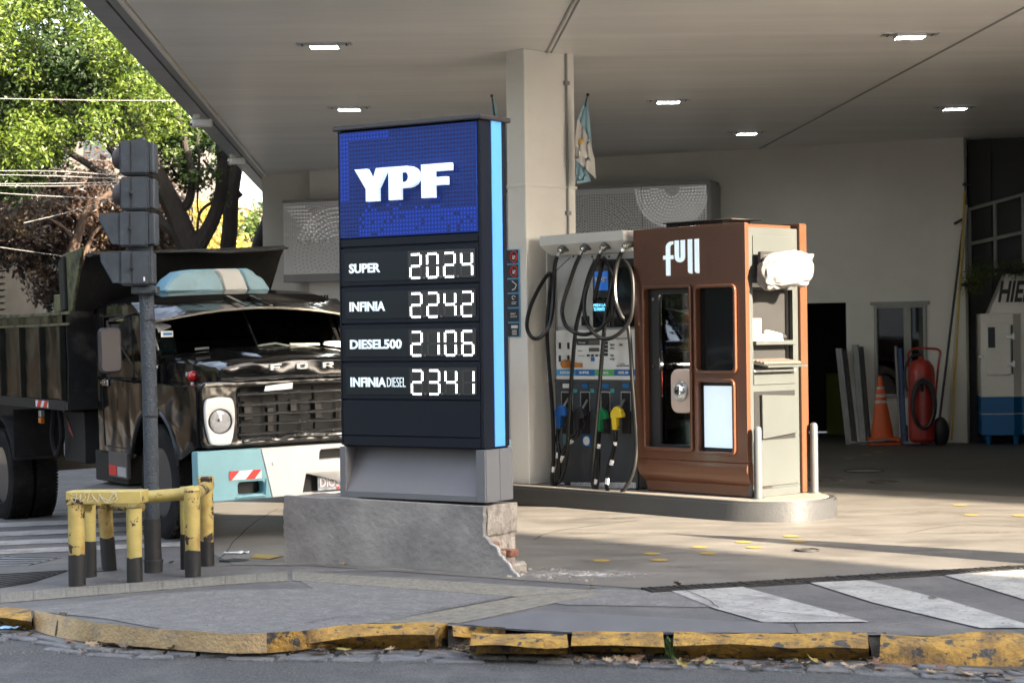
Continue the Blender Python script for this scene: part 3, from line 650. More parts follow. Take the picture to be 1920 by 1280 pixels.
# dark corner with metal mullions
dk = empty('dark_partition', B, label='dark partition wall with a pale metal grid at the far right', cat='partition')
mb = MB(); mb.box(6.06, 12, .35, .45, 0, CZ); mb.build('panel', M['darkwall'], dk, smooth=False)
def bar3(p, q, r, nm, m, par, y=0): mb = MB(); mb.tube([p, q], r, 6); return mb.build(nm, m, par)
g1 = B.P(1816, 393, .2); g2 = B.P(1990, 345, .2); h1 = B.P(1816, 458, .2); h2 = B.P(1990, 420, .2)
bar3(g1, g2, .03, 'rail', M['paleframe'], dk); bar3(h1, h2, .03, 'rail', M['paleframe'], dk)
for px, y0, y1 in ((1817, 392, 520), (1865, 380, 515), (1918, 365, 505), (1975, 350, 500)):
    bar3(B.P(px, y0, .2), B.P(px+2, y1, .2), .03, 'mullion', M['paleframe'], dk)
# perforated light fascia
M['perf'] = mat('white perforated sheet', (.84, .84, .85), .5, var=.03)
M['hole'] = mat('perforation', (.05, .05, .05), .8, var=0); M['holelit'] = mat('backlit perforation', (.9, .9, .9), .8, var=0, emit=(1, .97, .92), estr=.07)
fz = empty('perforated_fascia', B, label='long white perforated metal band with ring patterns above the shop front', cat='fascia')
z0f, z1f = 2.78, 4.0
def prow(x0, x1, nm):
    mb = MB(); mb.box(x0, x1, -.5, -.46, z0f, z1f); mb.build(nm, M['perf'], fz, bevel=.004)
for a, b in ((-5.3, -4.0), (-4.0, -2.7), (-2.7, -1.4), (-1.4, -.1), (-.1, 1.15), (1.15, 2.22)): prow(a+.004, b-.004, 'perforated_panel')
mb = MB(); mb.box(-5.3, 2.27, -.52, -.02, z1f, z1f+.05); mb.box(2.23, 2.29, -.53, -.02, z0f-.1, z1f); mb.build('frame', M['trim'], fz, bevel=.004)
mb = MB(); mb.box(-5.3, 2.23, -.515, -.02, z0f-.13, z0f); mb.build('lower_trim', M['trim'], fz, bevel=.004)
mb = MB(); mb.box(-5.3, -5.26, -.46, 0, z0f, z1f); mb.build('side_panel', M['perf'], fz)
mA = MB(); mC = MB()
def dotf(x, z, r, lit): (mC if lit else mA).disc((x, -.503, z), r, 'y', 6)
random.seed(3)
for i in range(int((2.2+.15)/.042)):        # visible right end: dense grid with rings
    for j in range(int(1.1/.042)):
        x = -.1+.042*i; z = z0f+.06+.042*j
        r1 = math.hypot(x-.35, z-3.1); r2 = math.hypot(x-1.65, z-3.95)
        if r2 < .62: continue
        if r1 < .8: a = math.atan2(z-3.1, x-.35); rr = round(r1/.042)*.042; x = .35+rr*math.cos(a); z = 3.1+rr*math.sin(a)
        dotf(x, z, .0095, False)
for k in range(2, 12):
    rr = .05*k+.04; n = int(2*math.pi*rr/.05)
    for i in range(n):
        t = 2*math.pi*i/n; x, z = 1.65+rr*math.cos(t), 3.95+rr*math.sin(t)
        if z < z1f-.03: dotf(x, z, .0115, True)
for k in range(1, 12):                       # visible left end
    rr = .075*k; n = int(2*math.pi*rr/.065)
    for i in range(n):
        t = 2*math.pi*i/n; x, z = -4.25+rr*math.cos(t), 3.05+rr*math.sin(t)
        if z0f+.03 < z < z1f-.05 and -5.24 < x < -4.0: dotf(x, z, .0085+.002*(z > 3.3), z > 3.35)
for i in range(7):
    for j in range(10): x = -5.2+.06*i+.06*(j % 10); z = 3.92-.06*j+.06*i*.0; dotf(min(-4.5, x-.05), z, .010, True) if x < -4.6 and z > 3.45 else None
for i in range(30):
    for j in range(28):
        x = -5.24+.042*i; z = z0f+.04+.042*j
        if math.hypot(x+4.25, z-3.05) > .86: dotf(x, z, .006, False)
for b_, m_, n_2 in ((mA, M['hole'], 'perforation'), (mC, M['holelit'], 'lit_perforation')):
    o = b_.build(n_2, m_, fz, smooth=False); o['kind'] = 'stuff'
# shop front below the fascia (left) with lettering and mural
sf = empty('shop_front', B, label='pale shop wall with black lettering and a painted mural behind the truck', cat='shop front')
a = B.P(582, 600, -.2); mb = MB(); mb.box(a.x, -1, -.22, -.1, 0, z0f-.1); mb.build('wall_panel', M['cream'], sf, smooth=False)
mb = MB(); mb.box(a.x+.02, -4.0, -.2, 1.0, z1f+.05, CZ); mb.build('upper_wall', M['cream'], sf, smooth=False)
M['blackp'] = mat('black print', (.02, .02, .02), .5, var=0)
def full_word(m, par, x0, x1, z0, z1, y, d, name='lettering', bev=0):
    sx = (x1-x0); sz = (z1-z0); X = lambda u: x0+u*sx; Z = lambda v: z0+v*sz; lw = .11
    def cp(l): return [(X(a), Z(b)) for a, b in l]
    arc = lambda cx, cz, r, rz, a0, a1, n=8: [(cx+r*math.cos(R(a0+(a1-a0)*i/n)), cz+rz*math.sin(R(a0+(a1-a0)*i/n))) for i in range(n+1)]
    f = [(.08, 0), (.19, 0), (.19, .46), (.28, .46), (.28, .57), (.19, .57), (.19, .80)]+arc(.28, .80, .09, .08, 180, 90, 4)+[(.28, .96)]+[(.24, .96)]+arc(.24, .80, .16, .16, 90, 180, 5)[1:]+[(.08, .57), (.0, .57), (.0, .46), (.08, .46)]
    u = [(.33, .98), (.33, .52)]+arc(.47, .52, .14, .16, 180, 360, 10)+[(.61, .98), (.50, .98), (.50, .52)]+arc(.47, .52, .03, .05, 0, -180, 4)+[(.44, .98)]
    l1 = [(.70, .99), (.70, .10)]+arc(.79, .10, .09, .07, 180, 270, 4)+[(.81, .03), (.81, .99)]
    l2 = [(a+.19, b) for a, b in l1]
    for p in (f, u, l1, l2): shape('letter', [cp(p)], 'y', y, y+d, m, par, bevel=bev)
full_word(M['blackp'], sf, -4.87, -4.6, 2.1, 2.43, -.235, .01)
mb = MB(); mb.box(-5.0, -4.0, -.23, -.222, 2.28, 2.3); mb.build('rule_line', M['blackp'], sf, smooth=False)
for k, (rr, c) in enumerate([(.42, (.4, .12, .08)), (.36, (.45, .3, .1)), (.30, (.12, .25, .12)), (.24, (.15, .3, .35)), (.17, (.3, .32, .12))]):
    mb = MB(); mb.disc((-4.35, -.223-.002*k, 1.75), rr, 'y', 20, rr*.8); mb.build('mural_band', mat('mural %d' % k, c, .8, var=.5, scale=20), sf, smooth=False)
M['darkcol'] = mat('dark column', (.05, .05, .052), .7)
mb = MB(); q = at(545, 375, 37); mb.box(q.x-.1, q.x+1.2, 37, 37.5, 0, 6); tag(mb.build('side_building_wall', M['darkcol'], smooth=False), 'dark strip of wall between the trees and the shop fascia', 'wall')

# things along the back wall
M['redext'] = mat('red enamel', (.38, .03, .02), .35, var=.25, scale=3, coat=.3, dirt=((.12, .03, .02), .55, .8, 5))
M['rubber'] = mat('black rubber', (.02, .02, .022), .45, var=.2)
c = B.P(1729, 832, -.7); ex_ = empty('wheeled_fire_extinguisher', loc=B.M @ Vector((c.x, -.7, 0)), label='big red wheeled fire extinguisher with a coiled black hose', cat='fire extinguisher', rotz=R(-10))
mb = MB(); prof = [(0, .03), (.15, .05), (.19, .1), (.195, 1.05), (.18, 1.16), (.12, 1.24), (.04, 1.27), (.04, 1.33), (0, 1.33)]
mb.loft([[(r*math.cos(2*math.pi*i/20), r*math.sin(2*math.pi*i/20), z) for i in range(20)] for r, z in prof if r > 0]); mb.build('cylinder', M['redext'], ex_)
mb = MB(); mb.tube(spline_pts([(.02+.17*math.cos(t)*1.0, -.23, .62+.36*math.sin(t)) for t in [2*math.pi*i/12 for i in range(12)]], 3, True), .022, 7, closed=True)
mb.tube(spline_pts([(.02+.15*math.cos(t), -.26, .6+.33*math.sin(t)) for t in [2*math.pi*i/12 for i in range(12)]], 3, True), .022, 7, closed=True)
mb.tube(spline_pts([(0, -.05, 1.33), (-.15, -.1, 1.3), (-.24, -.15, 1.1), (-.22, -.2, .8)], 5), .02, 7); mb.build('hose', M['rubber'], ex_)
mb = MB(); mb.tube(spline_pts([(-.18, .05, 1.15), (-.18, .0, 1.35), (-.1, 0, 1.42), (.15, 0, 1.42), (.27, 0, 1.38), (.25, 0, 1.2), (.2, .05, .7)], 5), .018, 7); mb.build('handle', M['redext'], ex_)
mb = MB(); mb.cyl((0, -.28, .93), (.0, -.24, .8), .03, .02); mb.build('nozzle', M['rubber'], ex_)
for s in (-1, 1):
    mb = MB(); mb.cyl((s*.2, .18, .14), (s*.26, .18, .14), .15, n=20); mb.build('wheel', M['rubber'], ex_)
M['orange'] = mat('orange cone plastic', (.60, .10, .02), .5, var=.15, dirt=((.25, .06, .02), .6, .8, 6)); M['reflect'] = mat('reflective band', (.5, .5, .48), .5, var=.3, scale=20)
c = B.P(1655, 822, -.7); cn = empty('traffic_cone', loc=B.M @ Vector((c.x, -.7, 0)), label='orange traffic cones stacked by the window, white bands worn', cat='traffic cone')
mb = MB(); mb.prism(rrect(-.24, .24, -.24, .24, .05), 'z', .01, .05); mb.prism(rrect(-.23, .23, -.23, .23, .05), 'z', .075, .115); mb.build('base', M['orange'], cn)
def rr_(r, z, n=18): return [(r*math.cos(2*math.pi*i/n)-.03*z, r*math.sin(2*math.pi*i/n), z) for i in range(n)]
mb = MB(); mb.loft([rr_(.17, .11), rr_(.145, .3), rr_(.14, .32), rr_(.03, 1.0), rr_(.02, 1.02)]); mb.build('cone_body', M['orange'], cn)
for z0_, z1_ in ((.62, .66), (.71, .75), (.83, .86)):
    r0 = .14-(z0_-.32)*.162+.003; r1 = .14-(z1_-.32)*.162+.003; mb = MB(); mb.loft([rr_(r0, z0_), rr_(r1, z1_)], cap=False); mb.build('band', M['reflect'], cn)
M['steelp'] = mat('grey steel profile', (.18, .185, .18), .45, metal=.4, var=.2)
M['bluep'] = mat('blue sign edge', (.02, .05, .16), .5)
def frame_lean(px0, px1, pyt, pyb, label, dd=-.5, wd=.1, extra=None):
    a = B.P(px1, pyb, dd-.3); b = B.P(px0, pyt, dd+.3)
    a.z = 0; o = empty('metal_frame', B, label=label, cat='metal frame')
    mb = MB(); mb.hexa([(a.x-wd/2, a.y, 0), (a.x+wd/2, a.y, 0), (a.x+wd/2, a.y+.06, 0), (a.x-wd/2, a.y+.06, 0)], [(b.x-wd/2, b.y, b.z), (b.x+wd/2, b.y, b.z), (b.x+wd/2, b.y+.06, b.z), (b.x-wd/2, b.y+.06, b.z)])
    mb.build('upright', M['steelp'], o, bevel=.006)
    mb = MB(); mb.hexa([(a.x+wd/2+.01, a.y+.01, 0), (a.x+wd/2+.07, a.y+.01, 0), (a.x+wd/2+.07, a.y+.05, 0), (a.x+wd/2+.01, a.y+.05, 0)], [(b.x+wd/2+.01, b.y+.01, b.z-.03), (b.x+wd/2+.07, b.y+.01, b.z-.03), (b.x+wd/2+.07, b.y+.05, b.z-.03), (b.x+wd/2+.01, b.y+.05, b.z-.03)])
    mb.build('inner_channel', extra or M['iron'], o, bevel=.004)
    mb = MB(); mb.cyl((b.x, b.y-.005, b.z-.04), (b.x, b.y+.01, b.z-.04), .014); mb.build('bolt', M['paleframe'], o)
    mb = MB(); mb.box(a.x-.05, a.x+.3, a.y+.02, a.y+.06, .02, .06); mb.build('foot_bar', M['steelp'], o, bevel=.004)
frame_lean(1572, 1592, 653, 828, 'grey metal frame leaning at the doorway, leftmost of three')
frame_lean(1603, 1618, 646, 826, 'taller grey metal frame leaning against the wall left of the cone')
frame_lean(1679, 1688, 649, 828, 'thin metal frame with a blue edge between cone and extinguisher', wd=.04, extra=M['bluep'])
mb = MB(); mb.tube([B.P(1592, 832, -1.0), B.P(1670, 824, -1.0)], .02, 6); o = mb.build('floor_bar', M['steelp']); o.matrix_world = B.M; tag(o, 'loose steel bar lying on the floor before the leaning frames', 'bar')
M['polew'] = mat('pale pole', (.45, .42, .32), .5); M['poley'] = mat('yellow pole', (.5, .35, .05), .5)
def pole(p0, p1, r, m, label, head=None):
    o = empty('squeegee_pole', B, label=label, cat='pole'); a = B.P(*p0, -.5); a.z = max(a.z, .02); b = B.P(*p1, -.12)
    mb = MB(); mb.tube([a, b], r, 7); mb.build('shaft', m, o)
    if head: mb = MB(); mb.tube([B.P(*head[0], -.12), B.P(*head[1], -.12)], .02, 6); mb.build('blade', M['rubber'], o)
pole((1758, 815), (1805, 430), .018, M['rubber'], 'thin black squeegee pole leaning at the corner pier, left one')
pole((1776, 830), (1812, 385), .022, M['polew'], 'long pale squeegee pole with a blade near its top', ((1789, 420), (1805, 411)))
pole((1784, 825), (1809, 360), .015, M['poley'], 'thin yellow pole with a black T-shaped head', ((1805, 346), (1818, 346)))
mb = MB(); mb.sphere((0, 0, .2), (.13, .1, .22), 14, 8); o = mb.build('rubber_wheel', M['rubber']); c = B.P(1764, 830, -.6); o.location = B.M @ Vector((c.x, -.6, 0)); tag(o, 'dark rubber wheel leaning at the foot of the poles', 'wheel')
# ice freezer
M['icebody'] = mat('cream enamel', (.80, .77, .68), .4, var=.06, dirt=((.55, .5, .42), .6, .85, 4), coat=.2); M['iceblue'] = mat('blue enamel', (.01, .13, .33), .4, var=.15)
fx = B.P(1830, 825, -1.0).x; fi = Frame(B.M @ Vector((fx, -.45, 0)), -23+14); fi_ = empty('ice_freezer', fi, label='old cream and blue ice cabinet with slanted lettered top', cat='ice freezer')
def fbody(z0, z1, m, nm, e=0):
    mb = MB(); mb.prism([(-e, -.0-e), (.46, -e), (.58+e, .10-e), (1.5, .10-e), (1.5, .9), (-e, .9)], 'z', z0, z1); return mb.build(nm, m, fi_, bevel=.008)
fbody(.72, 1.92, M['icebody'], 'upper_body'); fbody(.14, .70, M['iceblue'], 'lower_body'); fbody(.445, .46, M['icebody'], 'trim_line', .006); fbody(.70, .722, M['icebody'], 'trim_line', .004)
mb = MB(); mb.prism([(.13, 1.92), (1.5, 1.92), (1.5, 2.5), (.38, 2.5)], 'y', .1, .7); mb.build('sign_top', M['icebody'], fi_, bevel=.008)
tt = text('HIELO', M['blackp'], fi_, .26, .93, 2.08, 2.40, .09, .006, bold=.03, shear=.3)
mb = MB(); mb.prism(rrect(.07, .42, 1.02, 1.78, .05), 'y', -.03, 0); dr = mb.build('door', M['icebody'], fi_, bevel=.006)
for z in (1.58, 1.18):
    mb = MB(); mb.box(.36, .47, -.05, -.03, z-.03, z+.03); mb.box(.44, .48, -.06, -.02, z-.05, z+.05); mb.build('hinge', M['alu'], dr, bevel=.004)
mb = MB(); mb.tube([(.44, -.035, 1.75), (.44, -.035, 1.04)], .01, 6); mb.build('seal', M['rubber'], dr)
mb = MB(); mb.box(.1, .2, -.035, -.031, 1.42, 1.72); mb.build('label_plate', M['darkblue'], dr, smooth=False)
mb = MB(); mb.box(-.04, .04, -.05, -.02, 1.28, 1.31); mb.build('latch', M['alu'], fi_)
for x, y in ((.1, .1), (.5, .15), (.1, .8)): mb = MB(); mb.cyl((x, y, 0), (x, y, .15), .035, .05); mb.build('leg', M['iceblue'], fi_)
# ------------------------------------------------------------- price sign
GF = Frame((-.206, 13.1, 0), -33)
M['navy'] = mat('dark navy metal', (.008, .011, .019), .45, var=.1, spec=.18, scale=2, bump=.03, bscale=5)
M['navy2'] = mat('price panel insert', (.014, .019, .023), .45, spec=.2, var=.08)
M['caps'] = mat('dark brown grey cap', (.05, .045, .045), .4, metal=.3)
M['sblue'] = mat('deep blue sign face', (.006, .038, .20), .45, var=.1, scale=1, emit=(.01, .03, .4), estr=.02, spec=.25)
M['lightblue'] = mat('light blue lit strip', (.08, .28, .62), .4, var=0, emit=(.10, .33, .9), estr=.10)
M['letter'] = mat('lit white acrylic', (.75, .83, .86), .35, var=0, emit=(.75, .92, 1.0), estr=.10)
M['led'] = mat('lit white leds', (1, 1, 1), .5, var=0, emit=(1, 1, .98), estr=.9)
M['ledoff'] = mat('unlit leds', (.22, .22, .2), .5, var=0)
M['ledbg'] = mat('display black', (.008, .008, .008), .35, var=0)
M['plinth'] = mat('grey plinth metal', (.17, .172, .178), .6, var=.07, spec=.3, scale=1.5)
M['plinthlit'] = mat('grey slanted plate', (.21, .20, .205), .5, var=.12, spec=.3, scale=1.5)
sg = empty('price_sign', GF, label='tall dark blue fuel price sign with lit letters YPF and four price rows', cat='price sign')
W0 = -1.265
mb = MB(); mb.box(W0+.004, -.004, .012, .325, .87, 3.19); mb.build('cabinet', M['navy'], sg, bevel=.008)
mb = MB(); mb.box(W0-.03, .03, -.03, .36, 3.19, 3.225); mb.build('cap', M['caps'], sg, bevel=.008)
mb = MB(); mb.box(W0, W0+.015, -.004, .02, .88, 3.185); mb.box(-.02, 0, -.004, .02, .88, 3.185); mb.build('edge_trim', M['navy'], sg, bevel=.002)
mb = MB(); mb.box(.0, .008, .135, .262, .885, 3.19); mb.build('light_strip', M['lightblue'], sg, bevel=.002)
mb = MB(); mb.box(-.004, .002, .0, .134, .885, 3.19); mb.box(-.004, .002, .263, .325, .885, 3.19); mb.build('side_panel', M['navy'], sg, bevel=.001)
xb0, xb1 = W0+.02, -.024
mb = MB(); mb.box(xb0, xb1, -.012, .012, 2.40, 3.175); bp = mb.build('logo_panel', M['sblue'], sg, bevel=.003)
M['pdot'] = mat('dark perforation', (.004, .006, .09), .6, var=0); M['pdotl'] = mat('glowing perforation', (.01, .04, .4), .6, var=0, emit=(.01, .06, .8), estr=.06)
m1 = MB(); m2 = MB(); nx = 43; nz = 26; random.seed(5)
for i in range(nx):
    for j in range(nz):
        x = xb0+.02+(xb1-xb0-.04)*i/(nx-1); z = 2.42+.735*j/(nz-1)
        lit = (j < 6 and i > 5 and random.random() < .9) or (i < 3 and j > 8) or (j > nz-3 and i < 16) or (7 < i < 32 and 6 <= j < 9 and random.random() < .3)
        (m2 if lit else m1).disc((x, -.0135, z), .0085, 'y', 8, .0092)
o = m1.build('perforation', M['pdot'], bp, smooth=False); o['kind'] = 'stuff'; o = m2.build('lit_perforation', M['pdotl'], bp, smooth=False); o['kind'] = 'stuff'
def tr(l, x0, x1, z0, z1): return [(x0+(x1-x0)*a, z0+(z1-z0)*b) for a, b in l]
def arc(cx, cz, rx, rz, a0, a1, n=8): return [(cx+rx*math.cos(R(a0+(a1-a0)*i/n)), cz+rz*math.sin(R(a0+(a1-a0)*i/n))) for i in range(n+1)]
Yl = [(.34, 0), (.70, 0), (.70, .38), (1, 1), (.66, 1), (.54, .62), (.36, 1), (0, 1), (.34, .38)]
Pl = [(0, 0), (.38, 0), (.38, .34), (.62, .34)]+arc(.62, .67, .40, .33, -90, 90, 8)+[(0, 1)]
Ph = [(.38, .52), (.54, .52)]+arc(.54, .67, .12, .15, -90, 90, 6)+[(.38, .82)]
Fl = [(0, 0), (.42, 0), (.42, .36), (.86, .36), (.86, .60), (.42, .60), (.42, .78), (1, .78), (1, 1), (0, 1)]
z0, z1 = 2.655, 2.893
for nm, lps, x0, x1 in (('Y', [Yl], -1.06, -.762), ('P', [Pl, list(reversed(Ph))], -.752, -.488), ('F', [Fl], -.462, -.208)):
    shape('letter', [tr(l, x0, x1, z0, z1) for l in lps], 'y', -.075, -.03, M['letter'], sg, bevel=.004)
    mb = MB(); mb.cyl((x0+.12, -.03, z0+.1), (x0+.12, -.01, z0+.1), .012); mb.build('standoff', M['sblue'], sg)
mb = MB(); mb.box(xb0, xb1, -.006, .012, 2.335, 2.392); mb.build('spacer_panel', M['navy'], sg, bevel=.003)
SEG = {'0': 'abcdef', '1': 'bc', '2': 'abged', '3': 'abgcd', '4': 'fgbc', '5': 'afgcd', '6': 'afgedc', '7': 'abc', '8': 'abcdefg', '9': 'abcfgd'}
def digit(par, ch, x0, x1, z0, z1, y):
    w = x1-x0; h = z1-z0; t = w*.15
    sg_ = {'a': ((x0+t*1.2, z1-t/2), (x1-t*1.2, z1-t/2)), 'g': ((x0+t*1.2, z0+h/2), (x1-t*1.2, z0+h/2)), 'd': ((x0+t*1.2, z0+t/2), (x1-t*1.2, z0+t/2)),
           'f': ((x0+t/2, z0+h/2+t*.8), (x0+t/2, z1-t*1.1)), 'b': ((x1-t/2, z0+h/2+t*.8), (x1-t/2, z1-t*1.1)), 'e': ((x0+t/2, z0+t*1.1), (x0+t/2, z0+h/2-t*.8)), 'c': ((x1-t/2, z0+t*1.1), (x1-t/2, z0+h/2-t*.8))}
    on = MB(); off = MB()
    for k, (p, q) in sg_.items():
        hz = k in 'agd'; n = 5 if hz else 6; lit = k in SEG[ch]; m_ = on if lit else off
        if lit:   # lens bar behind the led rows
            if hz: m_.box(p[0], q[0], y, y+.002, p[1]-t*.34, p[1]+t*.34)
            else: m_.box(p[0]-t*.34, p[0]+t*.34, y, y+.002, p[1], q[1])
        for i in range(n):
            u = i/(n-1); x = p[0]+(q[0]-p[0])*u; z = p[1]+(q[1]-p[1])*u
            for s in (-1, 1):
                m_.disc((x, y-.001, z+s*t*.28) if hz else (x+s*t*.28, y-.001, z), t*(.24 if lit else .13), 'y', 6)
    d = on.build('led_digit', M['led'], par, smooth=False, kind='stuff' if 0 else None, label='lit digit '+ch)
    if off.v: off.build('unlit_segments', M['ledoff'], d, smooth=False, kind='stuff')
rows = [(2.041, 2.320, 'SUPER', '2024'), (1.766, 2.035, 'INFINIA', '2242'), (1.489, 1.760, 'DIESEL500', '2106'), (1.214, 1.483, 'INFINIA', '2341')]
for za, zb, tx, num in rows:
    mb = MB(); mb.box(xb0, xb1, -.008, .012, za+.006, zb); pn = mb.build('price_panel', M['navy'], sg, bevel=.003)
    mb = MB(); mb.box(xb0+.035, -.05, -.0115, -.006, za+.038, zb-.032); mb.build('display_window', M['navy2'], pn, bevel=.002)
    mb = MB(); mb.box(-.632, -.045, -.014, -.010, za+.042, zb-.036); mb.build('led_board', M['ledbg'], pn, smooth=False)
    zc = (za+zb)/2-.005; wds = {'SUPER': .285, 'INFINIA': .325, 'DIESEL500': .47}
    tb = text(tx, M['letter'], pn, -1.165, -1.165+wds[tx], zc-.035, zc+.035, -.0145, .004, bold=.035)
    if num == '2341': text('DIESEL', M['letter'], pn, -.83, -.665, zc-.035, zc+.035, -.0145, .004, bold=-.008)
    for i, ch in enumerate(num):
        x0 = -.615+.148*i; digit(pn, ch, x0, x0+.108, zc-.092, zc+.092, -.016)
        if i < 3: mb = MB(); mb.box(x0+.118, x0+.122, -.0155, -.0145, zc-.09, zc-.075); mb.box(x0+.128, x0+.132, -.0155, -.0145, zc-.09, zc-.075); mb.build('point_leds', M['ledoff'], pn, smooth=False)
mb = MB(); mb.box(xb0, xb1, -.008, .012, .955, 1.208); mb.build('blank_panel', M['navy'], sg, bevel=.003)
mb = MB(); mb.box(xb0, xb1, -.006, .012, .88, .949); mb.build('lower_panel', M['navy'], sg, bevel=.003)
# grey plinth with slanted recess
zt, zb = .868, .50; a0, a1 = W0-.012, .012
pl = MB(); pl.box(a0, a0+.055, -.012, .34, zb, zt); pl.box(a1-.075, a1, -.012, .34, zb, zt); pl.box(a0+.055, a1-.075, -.012, .34, zb, zb+.045); pl.box(a0+.055, a1-.075, .15, .34, zb+.045, zt)
pl.build('plinth_frame', M['plinth'], sg, bevel=.003)
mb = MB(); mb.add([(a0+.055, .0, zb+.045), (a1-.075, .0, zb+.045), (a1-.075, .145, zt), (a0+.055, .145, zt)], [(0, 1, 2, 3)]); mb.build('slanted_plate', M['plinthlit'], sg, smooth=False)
mb = MB(); mb.box(.012, .018, .0, .17, zb, zt); mb.box(.012, .018, .175, .34, zb, zt); mb.build('side_plate', M['plinth'], sg, bevel=.002)
# concrete base: rough rendered front skin, inner masonry core, broken corner
M['concrete'] = mat('rendered concrete', (.33, .305, .28), .75, var=.35, scale=2.6, bump=.5, bscale=22, dirt=((.17, .165, .16), .48, .75, 1.7), chips=((.38, .37, .35), .68, 9))
M['crumble'] = mat('crumbled mortar', (.38, .34, .29), .9, var=.35, scale=9, bump=1, bscale=30, dirt=((.14, .12, .11), .52, .7, 9))
M['brick'] = mat('broken red brick', (.30, .13, .08), .85, var=.35, scale=12, bump=.9, bscale=30, dirt=((.33, .30, .26), .46, .6, 9))
M['edge'] = mat('fresh broken edge', (.55, .52, .48), .9, var=.3, scale=14, bump=1, bscale=40)
cb = empty('concrete_base', GF, label='rough grey concrete base of the price sign with a broken brick corner', cat='concrete base')
L0 = -1.79
def ragged(pts, amp, seed, n=5):
    o = []; random.seed(seed)
    for (a, b), (c, d) in zip(pts, pts[1:]):
        for i in range(n): t = i/n; o.append((a+(c-a)*t+random.uniform(-amp, amp)*(i > 0), b+(d-b)*t+random.uniform(-amp, amp)*(i > 0)))
    o.append(pts[-1]); return o
q = lambda px, py: (lambda v: (v.x, v.z))(GF.P(px, py, -.04))
left = ragged([(L0, -.03), (L0+.005, .1), (L0-.01, .2), (L0-.01, .32), (L0+.0, .492)], .006, 1, 4)
right = ragged([(.022, .478), (.01, .35), (.012, .27), (.06, .235), (.12, .20), (.15, .14), (.20, .10), (.24, .05), (.30, .0), (.31, -.03)], .007, 2, 3)
top = [(L0+.3, .485), (L0+.5, .493), (-.9, .488), (-.4, .482)]
mb = MB(); mb.prism(left+top+right, 'y', -.045, .0); mb.build('front_render', M['concrete'], cb, bevel=.004, smooth=False)
mb = MB(); mb.prism([(L0+.004, -.03), (L0+.004, .48), (.0, .474), (-.006, -.03)], 'y', .0, .40); mb.build('masonry_core', M['crumble'], cb, bevel=.01, sub=5, jit=.008, smooth=False)
mb = MB(); mb.prism([(-.006, .25), (-.006, .474), (.016, .474), (.012, .27)], 'y', .012, .40); mb.build('side_render', M['crumble'], cb, bevel=.004, sub=3, jit=.005, smooth=False)
mb = MB(); mb.tube([(p[0]+.002, -.038, p[1]) for p in right[10:]], .011, 6); mb.build('broken_edge', M['edge'], cb, jit=.004, smooth=False)
mb = MB(); mb.box(-.02, .19, .0, .26, -.03, .075); mb.build('footing', M['crumble'], cb, bevel=.02, sub=3, jit=.02, smooth=False)
random.seed(4)
for x, y, z, a in ((.0, .02, .165, 8), (.05, .03, .10, 20), (.12, .05, .03, 30), (.0, .19, .10, 4)):
    mb = MB(); c_, s_ = math.cos(R(a)), math.sin(R(a)); sz = (random.uniform(.05, .09), .11, .055)
    b = [(x+c_*i-s_*j, y+s_*i+c_*j, z) for i, j in ((-.03, 0), (sz[0], 0), (sz[0], sz[1]), (-.03, sz[1]))]; t = [(p[0]+random.uniform(-.01, .01), p[1], z+sz[2]) for p in b]
    mb.hexa(b, t); mb.build('brick', M['brick'], cb, bevel=.008, sub=2, jit=.01, smooth=False)
def chunk(loc, r, m, name='rubble', **k):
    mb = MB(); mb.sphere((0, 0, 0), (r, r*random.uniform(.6, 1), r*random.uniform(.4, .7)), 7, 5); o = mb.build(name, m, jit=r*.5, smooth=False, **k); o.location = loc; return o
rb = MB()
for i in range(140):
    v = GF.M @ Vector((random.uniform(.18, .95)+random.gauss(0, .05), random.uniform(-.12, .45), 0)); s = abs(random.gauss(0, .005))+.002
    z = hgt(v.x, v.y)+.008; rb.hexa([(v.x-s, v.y-s, z-s*.3), (v.x+s, v.y-s*.8, z-s*.3), (v.x+s*.8, v.y+s, z-s*.3), (v.x-s, v.y+s, z-s*.3)], [(v.x-s*.6, v.y-s*.5, z+s*.6), (v.x+s*.5, v.y-s*.6, z+s*.8), (v.x+s*.6, v.y+s*.5, z+s*.5), (v.x-s*.6, v.y+s*.5, z+s*.7)])
o = rb.build('rubble', M['crumble'], smooth=False); tag(o, 'small concrete crumbs scattered at the broken corner of the sign base', 'rubble', kind='stuff')
# ------------------------------------------------------------- kiosk
M['brown'] = mat('brown coated metal', (.135, .052, .026), .32, var=.08, scale=1.5, coat=.25, metal=.1)
M['kgrey'] = mat('light grey cabinet paint', (.064, .070, .067), .5, var=.08, scale=2, dirt=((.05, .052, .048), .6, .85, 3))
M['inner'] = mat('dark interior', (.018, .017, .017), .6)
M['kglass'] = glass('kiosk glass', (.82, .84, .84), .05)
M['screenoff'] = mat('dark screen glass', (.010, .012, .014), .06, var=0, coat=.5)
M['screenlit'] = mat('lit pale screen', (.5, .6, .7), .3, var=.03, emit=(.72, .85, 1.0), estr=.11)
M['chrome'] = mat('chrome', (.75, .75, .75), .12, metal=1, var=.03)
ko = empty('service_kiosk', K, label='brown and grey service kiosk with the white word full and display windows', cat='kiosk')
KT = 2.665; X0 = -1.375
w1 = (-1.235, -.655, .605, 2.105); w2 = (-.585, -.125, 1.325, 2.095); w3 = (-.585, -.150, .585, 1.235)
hole = lambda w_, r=.02: list(reversed(rrect(*w_, r)))
shape('front_panel', [rrect(X0, 0, .50, KT, .012, 2), hole(w1), hole(w2, .03), hole(w3, .03)], 'y', -.05, .0, M['brown'], ko, bevel=.004)
